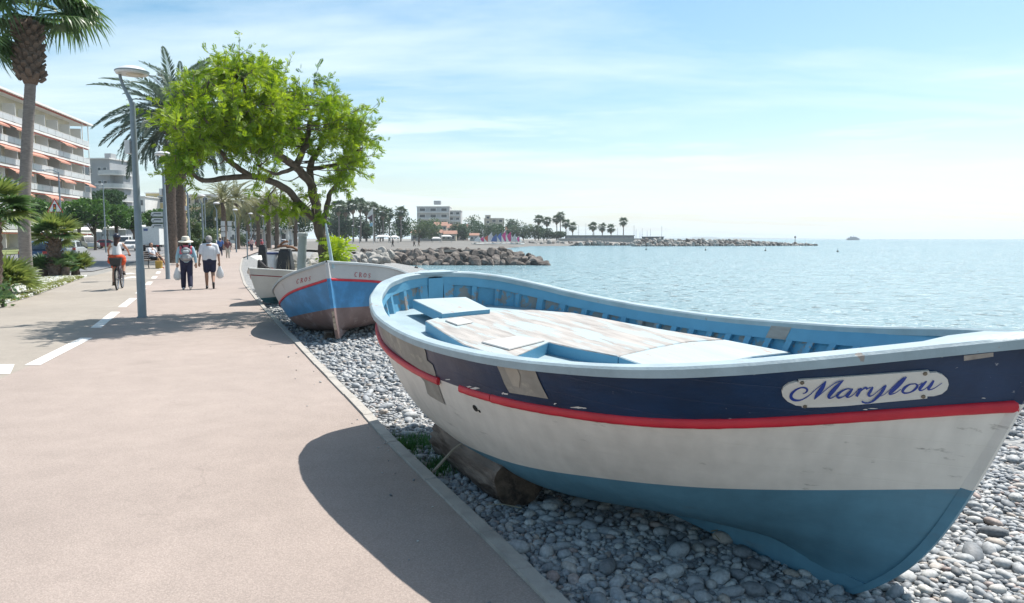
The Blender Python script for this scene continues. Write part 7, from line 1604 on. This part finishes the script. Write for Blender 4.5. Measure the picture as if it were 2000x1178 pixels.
# ---- far town: buildings, trees, palms behind the far beach
b = block('apartment_building', 'white stepped apartment block with balconies above the far trees', 815, 878, 404, 430, M_FARW, depth=16, floors=5, bays=3, base=2, balc=True); MB().box((2, 6, at(840, 402, 430).z), (4, 4, 2.2)).build('roof_hut', M_GREYW, b)
block('apartment_building', 'lower white wing of the stepped apartment block on its right', 876, 900, 412, 434, M_FARW, depth=14, floors=5, bays=2, base=2, balc=True)
block('villa', 'cream villa with a roof turret above the far trees', 946, 984, 427, 440, M_FARC, depth=12, floors=4, bays=3, base=2); block('villa', 'small turret of the cream villa above the far trees', 948, 958, 421, 439, M_FARC, depth=5, floors=5, bays=1, base=2)
block('villa', 'pink villa with a terracotta roof right of the stepped apartment block', 874, 912, 445, 370, mat('pink_render', (.52, .40, .34), .85), depth=9, floors=3, bays=5, pitched=True, roofm=M_FROOF, base=.5); block('villa', 'terracotta-roofed house left of the pink villa', 848, 872, 441, 380, M_FARC, depth=9, floors=3, bays=3, pitched=True, roofm=M_FROOF, base=.5)
block('beach_house', 'low stone beach house with a terracotta roof and dark openings', 803, 862, 455, 330, mat('stone_wall', (.36, .34, .31), .9, .15, .8), depth=7, floors=1, bays=4, pitched=True, roofm=M_FROOF, base=.5); block('beach_house', 'low beach house with a terracotta roof under the pink villa', 862, 890, 457, 335, M_FARC, depth=7, floors=1, bays=3, pitched=True, roofm=M_FROOF, base=.5); block('beach_house', 'small terracotta-roofed kiosk left of the coloured sails', 918, 934, 460, 335, M_FARW, depth=5, floors=1, bays=2, pitched=True, roofm=M_FROOF, base=.5)
block('house', 'small pale house among the trees above the coloured sails', 988, 1006, 449, 400, M_FARW, depth=8, floors=2, bays=2, pitched=True, roofm=M_FROOF, base=1)
FT = 'trees behind the far beach'
for i, (px_, t, w, d, lab) in enumerate(((836, 431, 44, 345, 'bushy far tree hiding the foot of the stepped apartment block'), (892, 434, 34, 362, 'far tree between the stepped apartment block and the pink villa'), (862, 432, 26, 395, 'dark far tree right below the stepped apartment block'))):
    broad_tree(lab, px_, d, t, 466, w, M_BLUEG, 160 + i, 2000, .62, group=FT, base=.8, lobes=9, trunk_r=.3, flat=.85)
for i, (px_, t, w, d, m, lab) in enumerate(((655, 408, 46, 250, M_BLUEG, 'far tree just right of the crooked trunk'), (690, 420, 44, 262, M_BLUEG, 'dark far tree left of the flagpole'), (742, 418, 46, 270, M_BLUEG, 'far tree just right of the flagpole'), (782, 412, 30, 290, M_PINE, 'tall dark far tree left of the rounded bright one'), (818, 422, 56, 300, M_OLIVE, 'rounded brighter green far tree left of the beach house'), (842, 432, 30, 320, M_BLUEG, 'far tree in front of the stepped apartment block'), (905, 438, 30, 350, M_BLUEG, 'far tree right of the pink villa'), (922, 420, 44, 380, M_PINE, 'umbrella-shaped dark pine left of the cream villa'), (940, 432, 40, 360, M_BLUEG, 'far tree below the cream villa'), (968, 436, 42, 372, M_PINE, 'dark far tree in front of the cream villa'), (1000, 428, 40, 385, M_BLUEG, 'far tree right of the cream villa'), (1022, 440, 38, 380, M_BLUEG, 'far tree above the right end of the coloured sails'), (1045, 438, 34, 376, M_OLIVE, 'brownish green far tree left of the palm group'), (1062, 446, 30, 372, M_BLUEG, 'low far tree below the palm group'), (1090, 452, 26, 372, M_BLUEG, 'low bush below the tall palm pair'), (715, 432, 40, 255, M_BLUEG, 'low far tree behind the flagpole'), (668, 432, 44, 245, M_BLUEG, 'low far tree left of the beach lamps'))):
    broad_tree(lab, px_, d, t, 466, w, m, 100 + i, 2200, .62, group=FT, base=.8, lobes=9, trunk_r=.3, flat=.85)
FAN_FAR = [fan_frond('far_palm_leaf', leaf_mat('far_palm_green', (.04, .075, .045), (.09, .13, .07), .2), .8, 1.0, 9, R(190), .5, s) for s in (61, 62)]
FP = 'fan palms behind the far beach'
def far_palm(px_, py, d, lab, sd, base=.8, sc=1.5, n=26):
    b = at(px_, 466, d); b.z = base; r = thing('fan_palm', lab, 'palm tree', b, group=FP); z = at(px_, py, d).z - base; MB().tube([(0, 0, -.2), (.15, 0, z * .5), (0, 0, z)], [.30, .25, .22], 7).build('trunk', M_PTRUNK, r); place_fronds(r, FAN_FAR, V3((0, 0, z)), n, R(75), R(-60), sd, (sc * .9, sc * 1.2))
    MB().lathe([(.25, -3.0), (.75, -2.2), (.8, -1.0), (.4, 0)], (0, 0, z), 9).build('dead_leaf_skirt', mat('dead_fronds', (.20, .16, .12), .95, .3, 3, bump=.6, bscale=6), r)
for i, (px_, py, d, lab) in enumerate(((662, 404, 240, 'tall far palm nearest the crooked tree'), (676, 407, 246, 'second far palm right of the crooked tree'), (690, 401, 244, 'third far palm right of the crooked tree'), (704, 399, 250, 'tallest far palm left of the flagpole'), (716, 405, 256, 'far palm just left of the flagpole'), (731, 408, 260, 'far palm just right of the flagpole'), (748, 414, 268, 'second far palm right of the flagpole'), (760, 418, 276, 'third far palm right of the flagpole'), (783, 414, 285, 'lone taller far palm left of the rounded tree'), (1052, 428, 372, 'leftmost palm of the right-hand far group'), (1068, 432, 376, 'bushy palm beside the leftmost of the right-hand far group'), (1087, 428, 378, 'left palm of the tallest far pair'), (1094, 422, 380, 'right palm of the tallest far pair'), (1105, 436, 382, 'rounded palm right of the tallest far pair'), (1118, 443, 384, 'smaller palm right of the rounded far palm'), (1158, 442, 390, 'first of the four separate palms above the marina'), (1176, 444, 390, 'second of the four separate palms above the marina'), (1193, 446, 392, 'third of the four separate palms above the marina'), (1217, 433, 394, 'fourth and tallest of the separate palms above the marina'))): far_palm(px_, py, d, lab, 200 + i)
# flagpole with flags
b = at(729, 466, 205); b.z = .1; t_ = thing('flagpole', 'white flagpole with a white and dark flag and a small blue pennant', 'flagpole', b); z = at(729, 406, 205).z; MB().tube([(0, 0, 0), (0, 0, z)], [.10, .06], 8).build('pole', M_WHITEW, t_)
MB().add([(-.05, 0, z - .2), (-.05, 0, z - 1.9), (-1.7, .1, z - 2.9), (-1.2, .05, z - 1.4)], [(0, 3, 2, 1)]).build('white_flag', M_WHITEW, t_); MB().add([(-.05, .02, z - 1.9), (-.05, .02, z - 3.8), (-1.2, .1, z - 3.2), (-1.7, .12, z - 2.9)], [(0, 1, 2, 3)]).build('dark_flag', mat('flag_dark', (.12, .07, .09), .8), t_); MB().add([(-.05, 0, z - 4.1), (-.05, 0, z - 5.1), (-.9, .05, z - 5.2), (-.9, .05, z - 4.3)], [(0, 1, 2, 3)]).build('blue_pennant', mat('flag_blue', (.3, .5, .62), .8), t_)
# beach canopies, walkers, sailing dinghies
for px_, d, w, py, lab in ((748, 235, 26, 459, 'white beach bar canopy right of the flagpole'), (771, 238, 13, 460, 'small white beach canopy beside the beach bar'), (872, 300, 20, 459, 'white canopy in front of the beach houses'), (852, 292, 16, 463, 'low white canopy on the sand before the beach house')): canopy(lab, px_, d, w, py, group='white beach canopies')
walker('tiny dark figure crossing the far sand', 767, 150, R(70), M_CHAR, M_CHAR, M_HAIRB, group='people on the far beach', z=0); walker('tiny figure on the far sand left of the pair', 809, 165, R(60), mat('beige_shirt', (.4, .35, .3), .8), M_CHAR, M_HAIRB, group='people on the far beach', z=-.1); walker('tiny figure on the far sand, right of the pair', 818, 166, R(60), M_CHAR, mat('tan_pants', (.35, .28, .22), .8), M_HAIRB, group='people on the far beach', z=-.1)
SAILC = {'white': (.66, .66, .66), 'pink': (.62, .07, .24), 'orange': (.6, .13, .06), 'blue': (.10, .17, .40)}
def dinghy(lab, px_, d, c, hp):
    b = at(px_, 466, d); b.z = -.5; r = thing('sailing_catamaran', lab, 'catamaran', b, (0, 0, rgk.uniform(-.9, .9)), group='sailing catamarans drawn up on the far beach')
    for s_ in (-1, 1): MB().tube([(-2.2, s_ * 1.0, .35), (-1.5, s_ * 1.0, .3), (1.2, s_ * 1.0, .3), (2.2, s_ * 1.0, .5)], [.12, .25, .25, .06], 8).build('hull', M_WHITEW, r, smooth=True)
    MB().box((-.2, 0, .58), (2.0, 2.0, .06)).build('trampoline', M_CHAR, r); MB().tube([(.5, 0, .5), (.4, 0, hp)], .05, 6).build('mast', M_POLE, r); m = mat('sail_cloth', SAILC[c], .7); MB().add([(.38, .0, 1.0), (-1.7, .18, 1.1), (-1.1, .22, hp * .65), (.36, .02, hp - .1)], [(0, 1, 2, 3)]).build('mainsail', m, r); MB().add([(.55, 0, 1.0), (1.9, .05, .8), (.48, .03, hp * .75)], [(0, 1, 2)]).build('jib', M_CANV, r)
for i, (px_, c, hp, lab) in enumerate(((934, 'white', 3.2, 'catamaran with a low white sail, leftmost on the far beach'), (943, 'pink', 3.0, 'catamaran with a pink sail, second from the left'), (951, 'orange', 3.4, 'catamaran with an orange sail, left part of the row'), (959, 'white', 4.6, 'catamaran with a taller white sail, left part of the row'), (968, 'blue', 3.8, 'catamaran with a blue sail in the middle of the row'), (977, 'blue', 4.4, 'catamaran with a taller blue sail right of the middle'), (986, 'pink', 5.0, 'catamaran with the tallest pink sail'), (996, 'pink', 4.8, 'catamaran with a tall pink sail, third from the right'), (1005, 'white', 4.0, 'catamaran with a white sail, second from the right'), (1013, 'pink', 3.0, 'catamaran with a low pink sail, rightmost on the far beach'))): dinghy(lab, px_, 262 + 5 * (i % 4), c, hp)
# swimmer-like buoys on the water
for px_, py, lab, c in ((813, 526, 'small dark buoy with a stick in the water beside the nearer breakwater', (.03, .03, .03)), (1262, 488, 'tiny dark buoy left under the far breakwater', (.05, .05, .05)), (1378, 489, 'tiny dark buoy under the middle of the far breakwater', (.05, .05, .05)), (1495, 490, 'tiny dark buoy under the right part of the far breakwater', (.05, .05, .05)), (1636, 492, 'tiny dark buoy in the open water right of the far breakwater', (.05, .05, .05)), (1776, 465.9, 'tiny pale buoy near the horizon at the right', (.4, .4, .4))):
    p = gp(px_, max(py, 469), SEA_Z); s_ = 1 if p.y < 100 else 1.1; t_ = thing('buoy', lab, 'buoy', p); MB().lathe([(.05, -.1), (.18, -.05), (.22, .1), (.14, .28), (.001, .32)], (0, 0, 0), 12, Matrix.Scale(s_, 3)).build('float', mat('buoy_paint', c, .5), t_, smooth=True); MB().tube([(0, 0, .2 * s_), (0, 0, .8 * s_)], .03 * s_, 6).build('stick', M_CHAR, t_)
# ================================================================== AIR
HAZE = .00022
mh = bpy.data.materials.new('haze'); mh.use_nodes = True; N_, L_ = mh.node_tree.nodes, mh.node_tree.links; N_.clear()
o_ = N_.new('ShaderNodeOutputMaterial'); v_ = N_.new('ShaderNodeVolumePrincipled'); v_.inputs['Color'].default_value = (.86, .95, 1.0, 1); v_.inputs['Density'].default_value = HAZE; v_.inputs['Anisotropy'].default_value = .35
L_.new(v_.outputs[0], o_.inputs['Volume'])
tag(MB().box((0, 15000, 16.5), (90000, 90000, 45)).build('haze', mh), kind='stuff')
